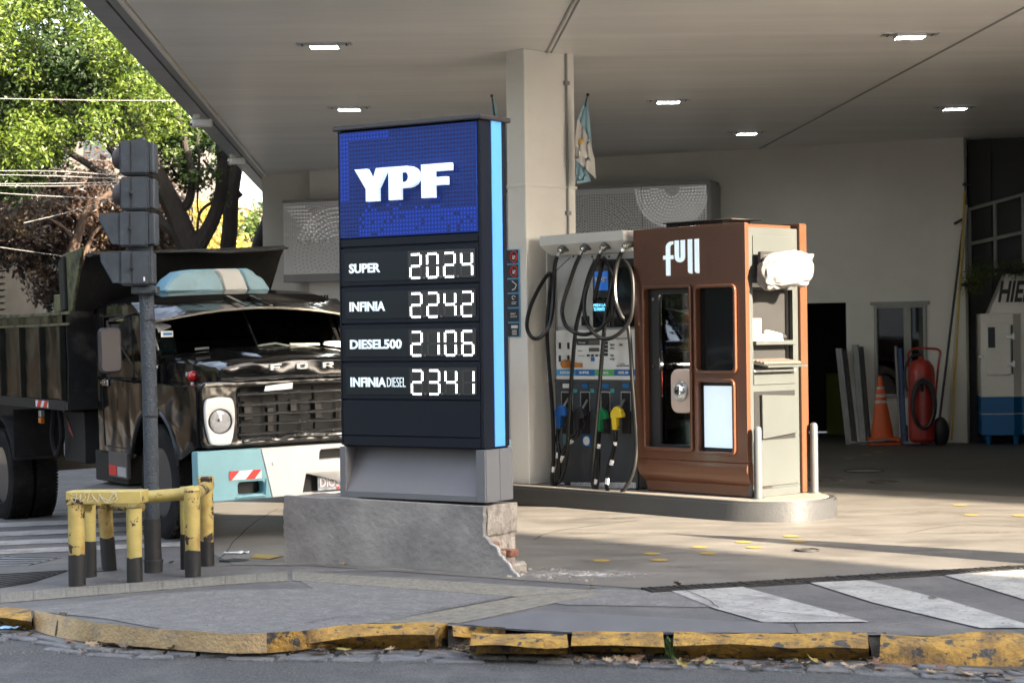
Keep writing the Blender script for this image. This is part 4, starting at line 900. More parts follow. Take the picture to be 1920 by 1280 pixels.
# slanting foot of the front
prof = [(-.05, .498), (-.062, .44), (-.04, .36), (-.0, .30), (.02, .29), (.02, .19), (.3, .19), (.3, .498)]
mb = MB(); mb.prism(prof, 'x', X0+.01, -.0); fp = mb.build('foot_panel', M['brown'], ko, bevel=.006)
for v in fp.data.vertices:
    if v.co.z < .4 and v.co.x < -1: v.co.x += (.4-v.co.z)*.35
for w_, r in ((w1, .02), (w2, .035), (w3, .035)):
    lp = rrect(w_[0]-.022, w_[1]+.022, w_[2]-.022, w_[3]+.022, r+.02)
    shape('window_surround', [lp, list(reversed(rrect(w_[0]+.008, w_[1]-.008, w_[2]+.008, w_[3]-.008, r)))], 'y', -.078, -.048, M['brown'], ko, bevel=.008)
# perforated pattern on the head panel
pf = MB(); random.seed(2)
for (cx, cz, rm, a0, a1) in ((-.16, 2.33, .30, 0, 360), (-.95, 2.28, .38, 0, 360), (-1.30, 2.56, .40, 200, 340), (-.55, 2.74, .30, 180, 360), (-.62, 2.28, .22, 0, 360)):
    k = 1
    while k*.024 < rm:
        rr = k*.024; n = int(2*math.pi*rr/.024)
        for i in range(n):
            t = 2*math.pi*i/n; x, z = cx+rr*math.cos(t), cz+rr*math.sin(t)
            if X0+.02 < x < -.03 and 2.15 < z < KT-.03 and a0 <= math.degrees(t) <= a1 and not (-.99 < x < -.53 and 2.2 < z < 2.56): pf.disc((x, -.0512, z), .0042, 'y', 5)
        k += 1
pf.build('perforation', M['inner'], ko, smooth=False, kind='stuff')
full_word(M['letter'], ko, -.985, -.545, 2.215, 2.545, -.062, .014, bev=.002)
mb = MB(); mb.box(X0+.02, -.06, .62, .64, .2, KT-.02); mb.build('back_liner', mat('grey liner', (.25, .24, .23), .6), ko, smooth=False)
mb = MB(); mb.box(-.62, -.6, .0, .6, .5, 2.2); mb.box(X0+.01, X0+.03, .0, .6, .5, 2.3); mb.box(-.1, -.08, .0, .6, .5, 2.2); mb.build('inner_divider', M['inner'], ko, smooth=False)
mb = MB(); mb.box(X0+.0, -.04, .0, .65, 2.62, 2.655); mb.build('top_plate', M['brown'], ko, smooth=False)
# roof air unit
mb = MB(); mb.box(-1.14, -.42, .15, .55, 2.66, 2.715); mb.build('roof_unit', M['iron'], ko, bevel=.01)
mb = MB(); mb.box(-1.16, -.3, .13, .57, 2.715, 2.725); mb.build('roof_unit_lid', M['kgrey'], ko, bevel=.003)
mb = MB()
for i in range(18): mb.box(-1.08+.037*i, -1.065+.037*i, .145, .15, 2.675, 2.705)
mb.build('vent_slots', M['black'], ko, smooth=False, kind='stuff')
# left window: inner black frame, glass, shelves, goods
x0, x1, z0, z1 = w1
shape('inner_frame', [rrect(x0-.01, x1+.01, z0-.01, z1+.01, .01), hole((x0+.13, x1-.0, z0+.03, z1-.06), .01)], 'y', .0, .03, M['inner'], ko)
mb = MB(); mb.box(x0+.13, x1, .045, .05, z0+.03, z1-.06); mb.build('pane', M['kglass'], ko, smooth=False)
mb = MB()
for z in (2.0, 1.37): mb.cyl((x0+.07, -.012, z), (x0+.07, .0, z), .018)
mb.build('glass_fixings', M['chrome'], ko)
for z in (1.76, 1.5, 1.08):
    mb = MB(); mb.box(x0-.1, x1+.03, .06, .55, z, z+.012); mb.build('shelf', M['alu'], ko, smooth=False)
random.seed(9)
goods = [((.28, .04, .03), 'red'), ((.5, .35, .08), 'yellow'), ((.15, .35, .1), 'green'), ((.5, .48, .44), 'white'), ((.5, .2, .05), 'orange'), ((.05, .15, .35), 'blue'), ((.25, .12, .06), 'brown')]
gm = {n: mat('goods '+n, c, .4, var=.3, scale=12, coat=.2) for c, n in goods}
def thing_mesh(mb, name, m, label, cat, group=None, fr=K):
    o = mb.build(name, m); o.matrix_world = fr.M; return tag(o, label, cat, group)
for zi, (z, n_) in enumerate(((1.772, 5), (1.512, 7))):
    for i in range(n_):
        cn_ = random.choice(goods)[1]; x = x0+.0+(x1-x0-.12)*i/n_; h_ = random.uniform(.08, .16); mb = MB(); wd = .05
        mb.prism([(x, z), (x+wd, z), (x+wd+.008, z+h_*.5), (x+wd-.002, z+h_), (x+.002, z+h_), (x-.008, z+h_*.5)], 'y', .07, .11)
        sh = 'upper' if zi == 0 else 'middle'
        thing_mesh(mb, 'snack_packet', gm[cn_], '%s snack packet on the %s shelf inside the kiosk window' % (cn_, sh), 'snack packet', 'snack packets on the kiosk shelves')
for i in range(7):
    x = x0+.03+.065*i; cn_ = ('red', 'green', 'orange', 'brown', 'green', 'orange', 'white')[i]; z = 1.092
    mb = MB(); rg = lambda r, zz: [(x+r*math.cos(2*math.pi*k/10), .13+r*math.sin(2*math.pi*k/10), zz) for k in range(10)]
    mb.loft([rg(.026, z), rg(.027, z+.13), rg(.012, z+.19), rg(.012, z+.225)])
    thing_mesh(mb, 'bottle', gm[cn_], '%s bottle standing on the lower shelf inside the kiosk window' % cn_, 'bottle', 'bottles in the kiosk window')
mb = MB(); mb.box(x0+.0, x1+.02, .055, .075, 2.06, 2.08); mb.box(x0+.0, x1+.02, .055, .075, 1.38, 1.395); mb.build('shelf_lamp', mat('lit shelf strip', (1, 1, 1), .5, var=0, emit=(1, .93, .82), estr=11), ko, smooth=False)
# pale wall phone housing and tray behind the glass
M['beigep'] = mat('beige plastic', (.62, .48, .40), .4, var=.06); M['tray'] = mat('pale green tray', (.75, .85, .72), .5, var=.08, scale=4)
a = K.P(1261, 768, .03); b = K.P(1302, 697, .03)
cx, cz = (a.x+b.x)/2, (a.z+b.z)/2; hx, hz = .145, .205
dv = empty('round_dial_unit', K, label='beige rounded device with a round porthole behind the kiosk glass', cat='device')
shape('casing', [rrect(cx-hx+.02, cx+hx, cz-hz, cz+hz, .085, 6)], 'y', -.01, .04, M['beigep'], dv, bevel=.012)
mb = MB(); mb.tube([(cx+.085*math.cos(t), -.018, cz+.085*math.sin(t)) for t in [2*math.pi*i/24 for i in range(24)]], .013, 6, closed=True); mb.build('porthole_rim', M['alu'], dv)
mb = MB(); mb.sphere((cx, -.012, cz), (.078, .03, .078), 18, 8); mb.build('porthole', M['chrome'], dv)
ty = MB(); ty.prism([(x0+.17, z0+.25), (x1, z0+.25), (x1, z0-.0), (x0+.28, z0+.0)], 'y', .06, .45); thing_mesh(ty, 'tray_bin', M['tray'], 'pale green translucent bin at the bottom of the kiosk window', 'bin')
mb = MB(); mb.sphere((x0+.25, .1, 1.30), .035, 12, 8); thing_mesh(mb, 'red_lamp', mat('red lamp', (.6, .01, .02), .3, var=0, emit=(1, .02, .04), estr=.25), 'small red lamp glowing inside the kiosk window', 'lamp')
# right windows: dark screen, lit screen
mb = MB(); mb.box(w2[0]-.01, w2[1]+.01, .0, .02, w2[2]-.01, w2[3]+.01); mb.build('dark_screen', M['screenoff'], ko, smooth=False)
mb = MB(); mb.box(w3[0]-.01, w3[1]+.01, .0, .02, w3[2]-.01, w3[3]+.01); mb.build('screen_bezel', M['inner'], ko, smooth=False)
mb = MB(); mb.box(w3[0]+.035, w3[1]-.025, -.004, .0, w3[2]+.04, w3[3]-.045); mb.build('lit_screen', M['screenlit'], ko, smooth=False)
# back brown panel
mb = MB(); mb.prism([(.70, .19), (.78, .19), (.78, .5), (.80, .6), (.80, KT+.01), (.70, KT+.01)], 'x', X0, .03); mb.build('rear_panel', M['brown'], ko, bevel=.005)
# grey side cabinet: wall with openings
cab = [rrect(.0, .695, .19, 2.625, .004, 1), list(reversed(rrect(.05, .62, 1.60, 2.06, .004, 1))), list(reversed(rrect(.05, .62, 1.36, 1.555, .004, 1)))]
shape('side_cabinet', cab, 'x', -.035, .0, M['kgrey'], ko, bevel=.003)
mb = MB(); mb.box(-.5, -.04, .04, .05, 1.3, 2.1); mb.box(-.5, -.04, .63, .64, 1.3, 2.1); mb.box(-.5, -.49, .05, .63, 1.3, 2.1); mb.box(-.49, -.04, .05, .63, 2.07, 2.08); mb.build('niche_lining', M['inner'], ko, smooth=False)
mb = MB(); mb.box(-.49, .04, .045, .625, 1.56, 1.595); mb.build('shelf', M['kgrey'], ko, bevel=.004)
mb = MB(); mb.box(-.0, .012, .04, .63, 2.085, 2.12); mb.build('ledge', M['white'], ko, bevel=.003)
mb = MB(); mb.tube(spline_pts([(.015, .27, 2.10), (.03, .30, 2.085), (.03, .36, 2.085), (.015, .39, 2.10)], 4), .006, 6); mb.build('pull_handle', M['chrome'], ko)
shape('top_door', [rrect(.05, .62, 2.16, 2.55, .01, 2)], 'x', .0, .01, M['kgrey'], ko, bevel=.003)
mb = MB(); mb.box(0, .012, .04, .63, 1.20, 1.30); mb.build('drawer', M['kgrey'], ko, bevel=.004)
mb = MB(); mb.box(0, .02, .04, .63, 1.315, 1.335); mb.build('drawer_rail', M['white'], ko, bevel=.003)
# lower door hanging slightly open
mb = MB(); mb.box(-.001, .004, .045, .63, .70, 1.14); mb.build('door_recess', M['black'], ko, smooth=False)
mb = MB(); mb.hexa([(.01, .13, .71), (.035, .13, .71), (.035, .625, .75), (.01, .625, .75)], [(.01, .12, 1.11), (.04, .12, 1.11), (.04, .625, 1.09), (.01, .625, 1.09)]); mb.build('lower_door', M['kgrey'], ko, bevel=.004)
mb = MB(); mb.box(0, .014, .03, .66, .28, .69); mb.build('lower_panel', M['kgrey'], ko, bevel=.003)
mb = MB(); mb.box(0, .03, .02, .66, .185, .26); mb.build('base_strip', M['kgrey'], ko, bevel=.004)
# things in the niche
M['monitorf'] = mat('dusty dark screen', (.05, .055, .055), .3, var=.6, scale=8)
mo = empty('monitor', K, label='dusty old monitor standing in the side niche of the kiosk', cat='monitor')
mb = MB(); mb.hexa([(-.30, .06, 1.68), (-.16, .30, 1.68), (-.18, .31, 1.68), (-.32, .07, 1.68)], [(-.30, .06, 1.98), (-.16, .30, 1.98), (-.18, .31, 1.98), (-.32, .07, 1.98)]); mb.build('screen', M['monitorf'], mo, bevel=.004)
mb = MB(); mb.box(-.27, -.22, .17, .22, 1.597, 1.69); mb.build('stand', M['inner'], mo)
mb = MB(); mb.box(-.16, -.02, .055, .19, 1.597, 1.80); thing_mesh(mb, 'card_printer', M['beigep'], 'small beige box printer at the front of the kiosk shelf', 'printer')
mb = MB(); mb.prism([(.17, 1.597), (.45, 1.597), (.44, 1.63), (.30, 1.65), (.19, 1.66)], 'x', -.14, .02); ph_ = thing_mesh(mb, 'telephone', M['white'], 'white telephone with handset lying on the kiosk shelf', 'telephone')
mb = MB(); mb.tube(spline_pts([(.0, .22, 1.68), (.0, .3, 1.67), (.0, .44, 1.645)], 5), .018, 7); mb.build('handset', M['white'], ph_)
mb = MB(); mb.tube(spline_pts([(-.3, .54+.07*math.cos(t), 1.93+.085*math.sin(t)) for t in [R(110-20*i) for i in range(12)]], 3), .01, 6); thing_mesh(mb, 'ring_light', M['white'], 'thin white crescent ring hanging on the dark wall of the niche', 'ring')
mb = MB(); mb.sphere((-.05, .5, 1.63), (.06, .06, .035), 12, 8); thing_mesh(mb, 'mouse', M['inner'], 'black computer mouse at the far end of the kiosk shelf', 'mouse')
kb = empty('keyboard', K, label='dirty beige keyboard on a tray sticking out of the kiosk side', cat='keyboard')
mb = MB(); mb.hexa([(-.10, .05, 1.395), (.17, .05, 1.355), (.17, .62, 1.355), (-.10, .62, 1.395)], [(-.10, .05, 1.415), (.17, .05, 1.375), (.17, .62, 1.375), (-.10, .62, 1.415)]); mb.build('tray', M['kgrey'], kb, bevel=.004)
M['keyp'] = mat('yellowed keys', (.16, .135, .11), .6, var=.25, scale=30)
kk = MB()
for r in range(5):
    for c in range(17):
        x = -.07+.042*r; y = .075+.031*c; z = 1.43-.0063*r
        kk.hexa([(x-.017, y-.013, z-.012), (x+.017, y-.013, z-.015), (x+.017, y+.013, z-.015), (x-.017, y+.013, z-.012)], [(x-.013, y-.01, z+.006), (x+.013, y-.01, z+.002), (x+.013, y+.01, z+.002), (x-.013, y+.01, z+.006)])
kk.build('keys', M['keyp'], kb, smooth=False, kind='stuff')
# covered screen on an arm: white bag
M['bag'] = mat('white plastic bag', (.19, .185, .18), .6, var=.06, bump=.4, bscale=9)
bg_ = empty('covered_screen', K, label='white plastic bag tied over a screen arm on the kiosk side', cat='bag')
bm = bmesh.new(); bmesh.ops.create_icosphere(bm, subdivisions=5, radius=1)
for v in bm.verts:
    p = v.co.copy(); s = lambda t, e: math.copysign(abs(t)**e, t)
    v.co = Vector((s(p.x, .6)*.095, s(p.y, .55)*.27, s(p.z, .6)*.150))
    k = p*2.2; v.co += p*(.030*noise.noise(k*1.3)+.030*(.5-abs(noise.noise(k*1.1+Vector((4, 0, 0)))))+.004*noise.noise(k*4))
    if p.y > .75 and p.z > .3: v.co += Vector((.0, .05, .05))*((p.y-.75)*4)
    v.co.z -= .03*(p.y < 0)*abs(p.y)
me = bpy.data.meshes.new('bag'); bm.to_mesh(me); bm.free(); me.shade_smooth()
a = K.Q(1469, 506, .17); o = mesh_obj('bag', me, M['bag'], bg_); o.location = (.19, a.y+.0, a.z); o.rotation_euler = (R(4), 0, R(-14))
mb = MB(); mb.tube([(0, .33, 2.27), (.12, .33, 2.27)], .025, 8); mb.build('arm', M['inner'], bg_)
mb = MB(); mb.box(.06, .10, .05, .24, 2.20, 2.40); mb.build('screen_edge', M['inner'], bg_, bevel=.005)
# bollards on the island end
for x, y, lb in ((.085, -.01, 'short pale grey steel post at the near corner of the kiosk'), (.085, .80, 'short pale grey steel post at the far corner of the kiosk')):
    o = empty('bollard', K, label=lb, cat='bollard', group='grey steel posts at the kiosk end'); o.location = K.M @ Vector((x, y, .18)); r_ = .036
    mb = MB(); mb.loft([[(r*math.cos(2*math.pi*i/18), r*math.sin(2*math.pi*i/18), z) for i in range(18)] for r, z in ((r_, 0), (r_, .62), (r_*.8, .645), (r_*.3, .655))]); mb.build('post', mat('pale grey post paint', (.10, .105, .108), .35, var=.1, dirt=((.07, .07, .07), .6, .8, 8)), o)
    mb = MB(); mb.cyl((0, 0, 0), (0, 0, .012), .055, n=20); mb.build('base_plate', M['kgrey'], o)
# ------------------------------------------------------------- fuel pump
M['pumpw'] = mat('pump white panel', (.74, .74, .72), .4, var=.05, dirt=((.48, .47, .44), .6, .85, 4))
M['pumpg'] = mat('pump grey steel', (.46, .46, .44), .42, metal=.15, var=.12, scale=2, dirt=((.22, .21, .19), .55, .8, 4))
M['pumpd'] = mat('pump charcoal panel', (.055, .062, .07), .4, var=.12, scale=3)
M['hose'] = mat('black fuel hose', (.010, .010, .010), .3, var=.1, spec=.4)
pu = empty('fuel_pump', K, label='tall white and charcoal fuel pump with four hoses and coloured nozzles', cat='fuel pump')
A, Bx = -2.61, -1.48; PY = .08
mb = MB(); mb.box(A, Bx, PY+.01, .70, .19, 2.50); mb.build('cabinet', M['pumpg'], pu, bevel=.006)
mb = MB(); mb.prism([(-.10, 2.57), (-.10, 2.665), (.70, 2.665), (.70, 2.49), (.04, 2.47)], 'x', A, Bx+.02); mb.build('hose_head', M['pumpw'], pu, bevel=.005)
mb = MB(); mb.box(A, A+.025, -.02, PY, 1.2, 2.49); mb.build('side_rail', M['pumpg'], pu, bevel=.004)
pp = lambda px, py, y=PY: K.P(px, py, y)
def pbox(x0, y0, x1, y1, ya, yb, nm, m, par, lab=None, bev=0):
    a = pp(x0, y1, ya); b = pp(x1, y0, ya); mb = MB(); mb.box(a.x, b.x, ya, yb, a.z, b.z); return mb.build(nm, m, par, smooth=False, label=lab, bevel=bev)
pbox(1045, 484, 1111, 612, PY-.006, PY+.01, 'left_door', M['pumpg'], pu, bev=.003)
pbox(1090, 592, 1103, 610, PY-.02, PY, 'lock', M['black'], pu)
pbox(1112, 484, 1192, 614, PY-.004, PY+.01, 'display_recess', M['inner'], pu)
pbox(1112, 497, 1140, 560, PY-.010, PY-.004, 'display_frame', M['kgrey'], pu)
yp = pbox(1115, 508, 1139, 545, PY-.016, PY-.010, 'blue_display', mat('blue display', (.03, .12, .40), .3, var=0, emit=(.03, .16, .6), estr=.08), pu)
for nm, lps, (xa, xb) in (('Y', [Yl], (1115, 1121)), ('P', [Pl, list(reversed(Ph))], (1121, 1129)), ('F', [Fl], (1130, 1138))):
    a = pp(xa, 530, PY-.018); b = pp(xb, 519, PY-.018); shape('letter', [tr(l, a.x, b.x, a.z, b.z) for l in lps], 'y', PY-.020, PY-.016, M['whitep'], yp)
bs = pbox(1112, 558, 1143, 613, PY-.014, PY-.006, 'payment_screen', M['screenoff'], pu)
for k, (s, y0, y1) in enumerate((('PEDI LA', 569, 575), ('TU PUNTOS', 576, 583))):
    a = pp(1113, y1, PY-.016); b = pp(1136, y0, PY-.016); text(s, mat('cyan text', (.1, .5, .7), .5, var=0, emit=(.15, .6, .9), estr=.3), bs, a.x, b.x, a.z, b.z, PY-.0165, .002, bold=.03)
pbox(1150, 500, 1190, 612, PY-.012, PY-.004, 'side_screen', M['screenoff'], pu)
mp_ = pbox(1043, 617, 1192, 711, PY-.03, PY, 'control_panel', M['pumpw'], pu, bev=.004)
YC = PY-.032
def cbox(x0, y0, x1, y1, m, nm, yo=0): return pbox(x0, y0, x1, y1, YC-yo, YC+.003, nm, m, mp_)
M['pblk'] = M['blackp']
cbox(1081, 634, 1124, 647, M['blackp'], 'display'); cbox(1104, 637, 1123, 645, mat('lcd', (.12, .13, .12), .3), 'lcd', .003); cbox(1104, 652, 1123, 659, mat('lcd2', (.10, .11, .10), .3), 'lcd', .003)
for k in range(4): cbox(1100+8*k, 664.5, 1105+8*k, 668, M['blackp'], 'price_button', .004)
cbox(1108, 669.5, 1114, 677, mat('blue key', (.02, .15, .45), .4), 'blue_key', .004)
for i in range(2):
    for j in range(4): cbox(1132.5+3.4*i, 640+7.2*j, 1135.5+3.4*i, 645.5+7.2*j, M['blackp'], 'keypad_key', .004)
for k in range(4): cbox(1156+6*k, 684.5, 1161+6*k, 686.5, M['blackp'], 'slot', .001)
for i, (x, y) in enumerate(((1044.5, 634), (1060.5, 634), (1044.5, 658), (1060.5, 658))):
    bx_ = cbox(x+3, y+8, x+7, y+20, M['blackp'], 'pictogram', .001)
def ctext(s, x0, y0, x1, y1, m=None, bold=0, par=None, yy=None):
    a = pp(x0, y1, YC-.002 if yy is None else yy); b = pp(x1, y0, YC-.002 if yy is None else yy); return text(s, m or M['blackp'], par or mp_, a.x, b.x, a.z, b.z, (YC-.003 if yy is None else yy), .002, bold=bold)
ctext('Total a pagar', 1084, 640.5, 1098, 644, M['whitep']); ctext('Litros', 1084, 656, 1091, 658.5); ctext('Precio por litro', 1084, 665.5, 1097, 668)
ctext('Pagos & Combustible', 1155, 633, 1177, 636, bold=.02); ctext('Ingrese\nmonto\n\nPague\nen caja', 1144, 643, 1152, 676); ctext('A litros', 1161, 643, 1167, 648); ctext('Promociones', 1161, 680.5, 1172, 682.5)
cl = M['iceblue']
for (x0, x1, c, s) in ((1043.5, 1079, (.07, .35, .68), 'INFINIA'), (1079, 1115, (.02, .15, .42), 'SUPER'), (1115, 1152, (.10, .38, .13), 'INFINIA D.'), (1152, 1191.5, (.02, .13, .40), 'DIESEL 500')):
    b_ = pbox(x0, 692.5, x1, 704, YC-.002, YC+.002, 'fuel_band', mat('band', c, .4, var=.03), mp_)
    ctext(s, x0+7, 695.8, x0+26, 700.6, M['whitep'], bold=.03)
# orange card reader hanging at the panel
M['orangep'] = mat('orange plastic', (.50, .19, .03), .4, var=.1)
a = pp(1062, 682, PY-.06); mb = MB(); mb.cyl((a.x, PY-.10, a.z), (a.x, PY-.03, a.z), .042, n=16); mb.sphere((a.x, PY-.10, a.z), (.042, .02, .042), 14, 6); rdv = mb.build('tag_reader', M['orangep'], pu)
b = pp(1090, 684, PY-.05); mb = MB(); mb.box(a.x, b.x, PY-.05, PY-.034, b.z-.022, b.z+.022); mb.build('reader_strap', M['orangep'], rdv, bevel=.004)
# lower charcoal panel with nozzle bays
lo = pbox(1043, 716, 1193, 905, PY-.02, PY+.01, 'lower_panel', M['pumpd'], pu, bev=.004)
pbox(1040, 712, 1192, 715.5, PY-.03, PY, 'panel_rail', M['kgrey'], pu)
bays = [(1054, 1072, 'blue'), (1090, 1104, 'black'), (1128, 1142, 'green'), (1166, 1181, 'yellow')]
for x0, x1, n_ in bays:
    pbox(x0-1.5, 734, x1+1.5, 770, PY-.026, PY-.018, 'bay_frame', M['pumpg'], pu); pbox(x0, 736, x1, 812, PY-.031, PY-.018, 'nozzle_bay', M['black'], pu)
    pbox(x0+1, 719, x0+13, 727, PY-.026, PY-.019, 'fuel_label', M['white'] if n_ == 'blue' else cl, pu)
    pbox(x1+2.5, 729, x1+10, 736, PY-.026, PY-.019, 'sticker', mat('teal sticker', (.05, .28, .28), .5), pu)
st = pbox(1092, 815, 1107, 836, PY-.026, PY-.019, 'round_sticker', cl, pu)
a = pp(1099.5, 826, PY-.028); mb = MB(); mb.disc((a.x, PY-.0285, a.z), .045, 'y', 18); mb.build('white_disc', M['whitep'], st, smooth=False)
pbox(1056, 814, 1066, 832, PY-.026, PY-.019, 'sticker', mat('teal sticker 2', (.05, .2, .2), .5), pu)
for i in range(12):
    x = 1046+12.2*i; 
    if i in (1,): continue
    a = pp(x, 914, PY-.03); b = pp(x+10.5, 905, PY-.03); mb = MB(); h_ = b.z-a.z
    for k in range(3): mb.box(a.x, b.x, PY-.03, PY-.02, a.z+h_*k/2.3, a.z+h_*k/2.3+.009)
    for k in range(4): mb.box(a.x+(b.x-a.x)*k/3.2, a.x+(b.x-a.x)*k/3.2+.009, PY-.032, PY-.022, a.z, b.z)
    mb.build('vent_grille', M['whitep'], pu, smooth=False)
pbox(1043, 903, 1193, 917, PY-.018, PY+.01, 'base', M['black'], pu)
# nozzles
NZ = dict(blue=(.02, .12, .42), black=(.02, .02, .022), green=(.01, .22, .08), yellow=(.75, .55, .03))
NP = dict(blue=(1051, 782), black=(1086, 786), green=(1126, 788), yellow=(1156, 785))
for n_, (px, py) in NP.items():
    m = mat('nozzle '+n_, NZ[n_], .4, var=.12, coat=.2); y0 = -.05
    q_ = lambda dx, dy: (lambda v: (v.x, v.z))(K.P(px+dx, py+dy, y0))
    body = [q_(-8, -12), (q_(-2, -22)), q_(4, -24), q_(9, -18), q_(13, -8), q_(12, -3), q_(2, -2), q_(2, 20), q_(-5, 20), q_(-6, 0), q_(-8, -3)]
    nz = shape('nozzle', [list(body)], 'y', y0-.03, y0+.03, m, pu, bevel=.008, label=n_+' nozzle')
    a = K.P(px+6, py-20, y0); b = K.P(px+15, py-36, y0+.09); mb = MB(); mb.tube([a, b], .011, 8); mb.build('spout', M['alu'] if n_ != 'green' else M['iron'], nz)
    mb = MB(); mb.tube(spline_pts([K.P(px+5, py-1, y0), K.P(px+10, py+6, y0), K.P(px+8, py+14, y0), K.P(px, py+18, y0)], 4), .006, 6); mb.build('trigger', M['hose'], nz)
# hoses
def hose(path, label, cuffs=()):
    pts = [K.P(p[0], p[1], p[2] if len(p) > 2 else -.13) for p in path]; sp_ = spline_pts(pts, 7); mb = MB(); mb.tube(sp_, .020, 8); h_ = mb.build('hose', M['hose'], pu, label=label)
    for c0, c1, r, m in cuffs: mb = MB(); mb.cyl(K.P(*c0), K.P(*c1), r, n=12); mb.build('cuff', m, h_)
    return h_
for px, py in ((1052, 469), (1094, 466), (1131, 464), (1173, 461)):
    c = K.P(px, py, -.10); mb = MB(); mb.cyl((c.x, .05, c.z+.02), (c.x, -.09, c.z+.015), .03, .036, 14); mb.sphere((c.x, -.10, c.z), .04, 12, 8); j = mb.build('swivel_joint', M['steelp'], pu)
    d = K.P(px-7, py+12, -.13); mb = MB(); mb.cyl((c.x, -.10, c.z), d, .02, .018); mb.sphere((c.x+.02, -.135, c.z-.005), .018, 10, 6); mb.build('fitting', M['chrome'], j)
al = M['whitep']
hose([(1045, 480), (1040, 500, -.12), (1038, 540, -.10), (1036, 580, -.12), (1029, 612, -.16), (1012, 633, -.2), (997, 632, -.2), (988, 612, -.18), (993, 580, -.14), (1008, 545, -.12), (1028, 514, -.12), (1034, 522, -.1), (1030, 560, -.08), (1026, 620), (1030, 690), (1036, 770), (1038, 850), (1035, 900), (1040, 908, -.12), (1047, 895, -.11), (1050, 860, -.1), (1047, 838, -.09), (1045, 820, -.07), (1048, 804, -.05)],
     'hose looping far left and feeding the blue nozzle', [((1044, 858, -.10), (1046, 848, -.10), .02, al), ((1036, 884, -.13), (1038, 874, -.13), .02, al), ((1046, 838, -.09), (1046, 829, -.08), .019, al)])
hose([(1087, 480), (1078, 500), (1068, 530), (1058, 560, -.15), (1054, 585, -.16), (1061, 610, -.19), (1080, 624, -.2), (1103, 626, -.2), (1130, 612, -.18), (1148, 585, -.16), (1153, 545, -.14), (1147, 510, -.1), (1135, 488, -.08), (1117, 490, -.08), (1103, 520, -.1), (1092, 565, -.12), (1080, 615), (1073, 690), (1067, 780), (1063, 850), (1055, 890), (1046, 903), (1044, 885, -.12), (1054, 850, -.1), (1068, 828, -.08), (1082, 815, -.06), (1084, 805, -.05)],
     'hose with a wide loop feeding the black nozzle', [((1050, 866, -.10), (1055, 854, -.10), .02, al), ((1067, 830, -.09), (1073, 826, -.09), .02, al)])
hose([(1124, 478), (1114, 500), (1103, 530), (1096, 560, -.15), (1097, 592, -.17), (1108, 618, -.2), (1128, 634, -.21), (1150, 632, -.2), (1172, 614, -.17), (1184, 590, -.14), (1187, 540, -.11), (1182, 505, -.09), (1168, 488, -.08), (1156, 496, -.08), (1146, 540, -.1), (1136, 590, -.12), (1131, 640), (1126, 700), (1118, 790), (1113, 850), (1110, 895), (1115, 916), (1120, 905, -.12), (1122, 870, -.1), (1122, 840, -.08), (1123, 820, -.06), (1124, 808, -.05)],
     'hose with a wide loop feeding the green nozzle', [((1122, 840, -.09), (1123, 832, -.09), .02, al), ((1117, 907, -.13), (1118, 898, -.13), .02, al)])
hose([(1165, 474), (1157, 495), (1153, 530, -.15), (1155, 565, -.17), (1165, 592, -.17), (1176, 606, -.13), (1182, 650, -.12), (1186, 720), (1191, 790), (1193, 840), (1187, 885, -.18), (1170, 918, -.22), (1153, 930, -.22), (1140, 921, -.2), (1137, 903, -.16), (1142, 872, -.12), (1149, 850, -.1), (1154, 825, -.07), (1154, 808, -.05)],
     'hose hanging low over the island edge to the yellow nozzle', [((1137, 908, -.17), (1139, 897, -.15), .021, al), ((1146, 872, -.12), (1148, 862, -.11), .021, al), ((1153, 835, -.08), (1154, 828, -.08), .019, al)])
mb = MB(); mb.tube([K.P(1038, 512, -.11), K.P(1070, 482, .02)], .004, 5); mb.build('retractor_cord', M['hose'], pu)
mb = MB(); mb.tube([K.P(1115, 560, .03), K.P(1128, 500, -.02), K.P(1132, 482, .02)], .02, 6); mb.build('cable', M['hose'], pu)
for x in (1075, 1110, 1142, 1163):
    a = K.P(x, 481, -.02); mb = MB(); mb.sphere(a, .01, 8, 5); mb.build('bolt', M['black'], pu)
# ------------------------------------------------------------- dump truck
T = Frame((-1.70, 16.5, 0), 30, 0, -.018)
M['tblack'] = mat('glossy black truck paint', (.007, .007, .007), .13, var=.3, scale=3, spec=.35, bump=.5, bscale=4, bdist=.03, bdet=2, dirt=((.022, .02, .017), .6, .85, 2.5))
M['tdented'] = mat('dented black paint', (.007, .007, .007), .12, var=.3, scale=2, spec=.24, bump=1, bscale=2.3, bdist=.06, bdet=1.2, dirt=((.02, .018, .015), .58, .8, 3))
M['tolive'] = mat('scratched dark olive body', (.009, .010, .008), .22, var=.4, scale=4, bump=.8, bscale=2.2, bdist=.06, bdet=1.5, dirt=((.05, .052, .025), .60, .74, 1.5), chips=((.11, .11, .06), .68, 5), spec=.14)
M['tworn'] = mat('worn olive rail paint', (.14, .145, .07), .6, var=.4, scale=8, bump=.4, bscale=30, dirt=((.03, .03, .02), .5, .6, 5))
M['tdust'] = mat('dusty black steel', (.02, .02, .02), .5, var=.4, scale=4, bump=.3, bscale=12, dirt=((.11, .10, .085), .58, .8, 1.6), spec=.3)
M['tcyan'] = mat('pale turquoise bumper', (.22, .44, .49), .42, var=.1, scale=3, dirt=((.12, .25, .28), .62, .85, 4))
M['troofblue'] = mat('pale blue fairing paint', (.28, .50, .60), .4, var=.15, scale=4, dirt=((.2, .33, .38), .55, .8, 5))
M['twhite'] = mat('truck white paint', (.70, .69, .66), .42, var=.07, scale=3, dirt=((.4, .38, .34), .62, .85, 5))
M['tyre'] = mat('tyre rubber', (.018, .0175, .018), .9, var=.3, scale=6, spec=.15, bump=.3, bscale=60, dirt=((.04, .037, .035), .5, .8, 4))
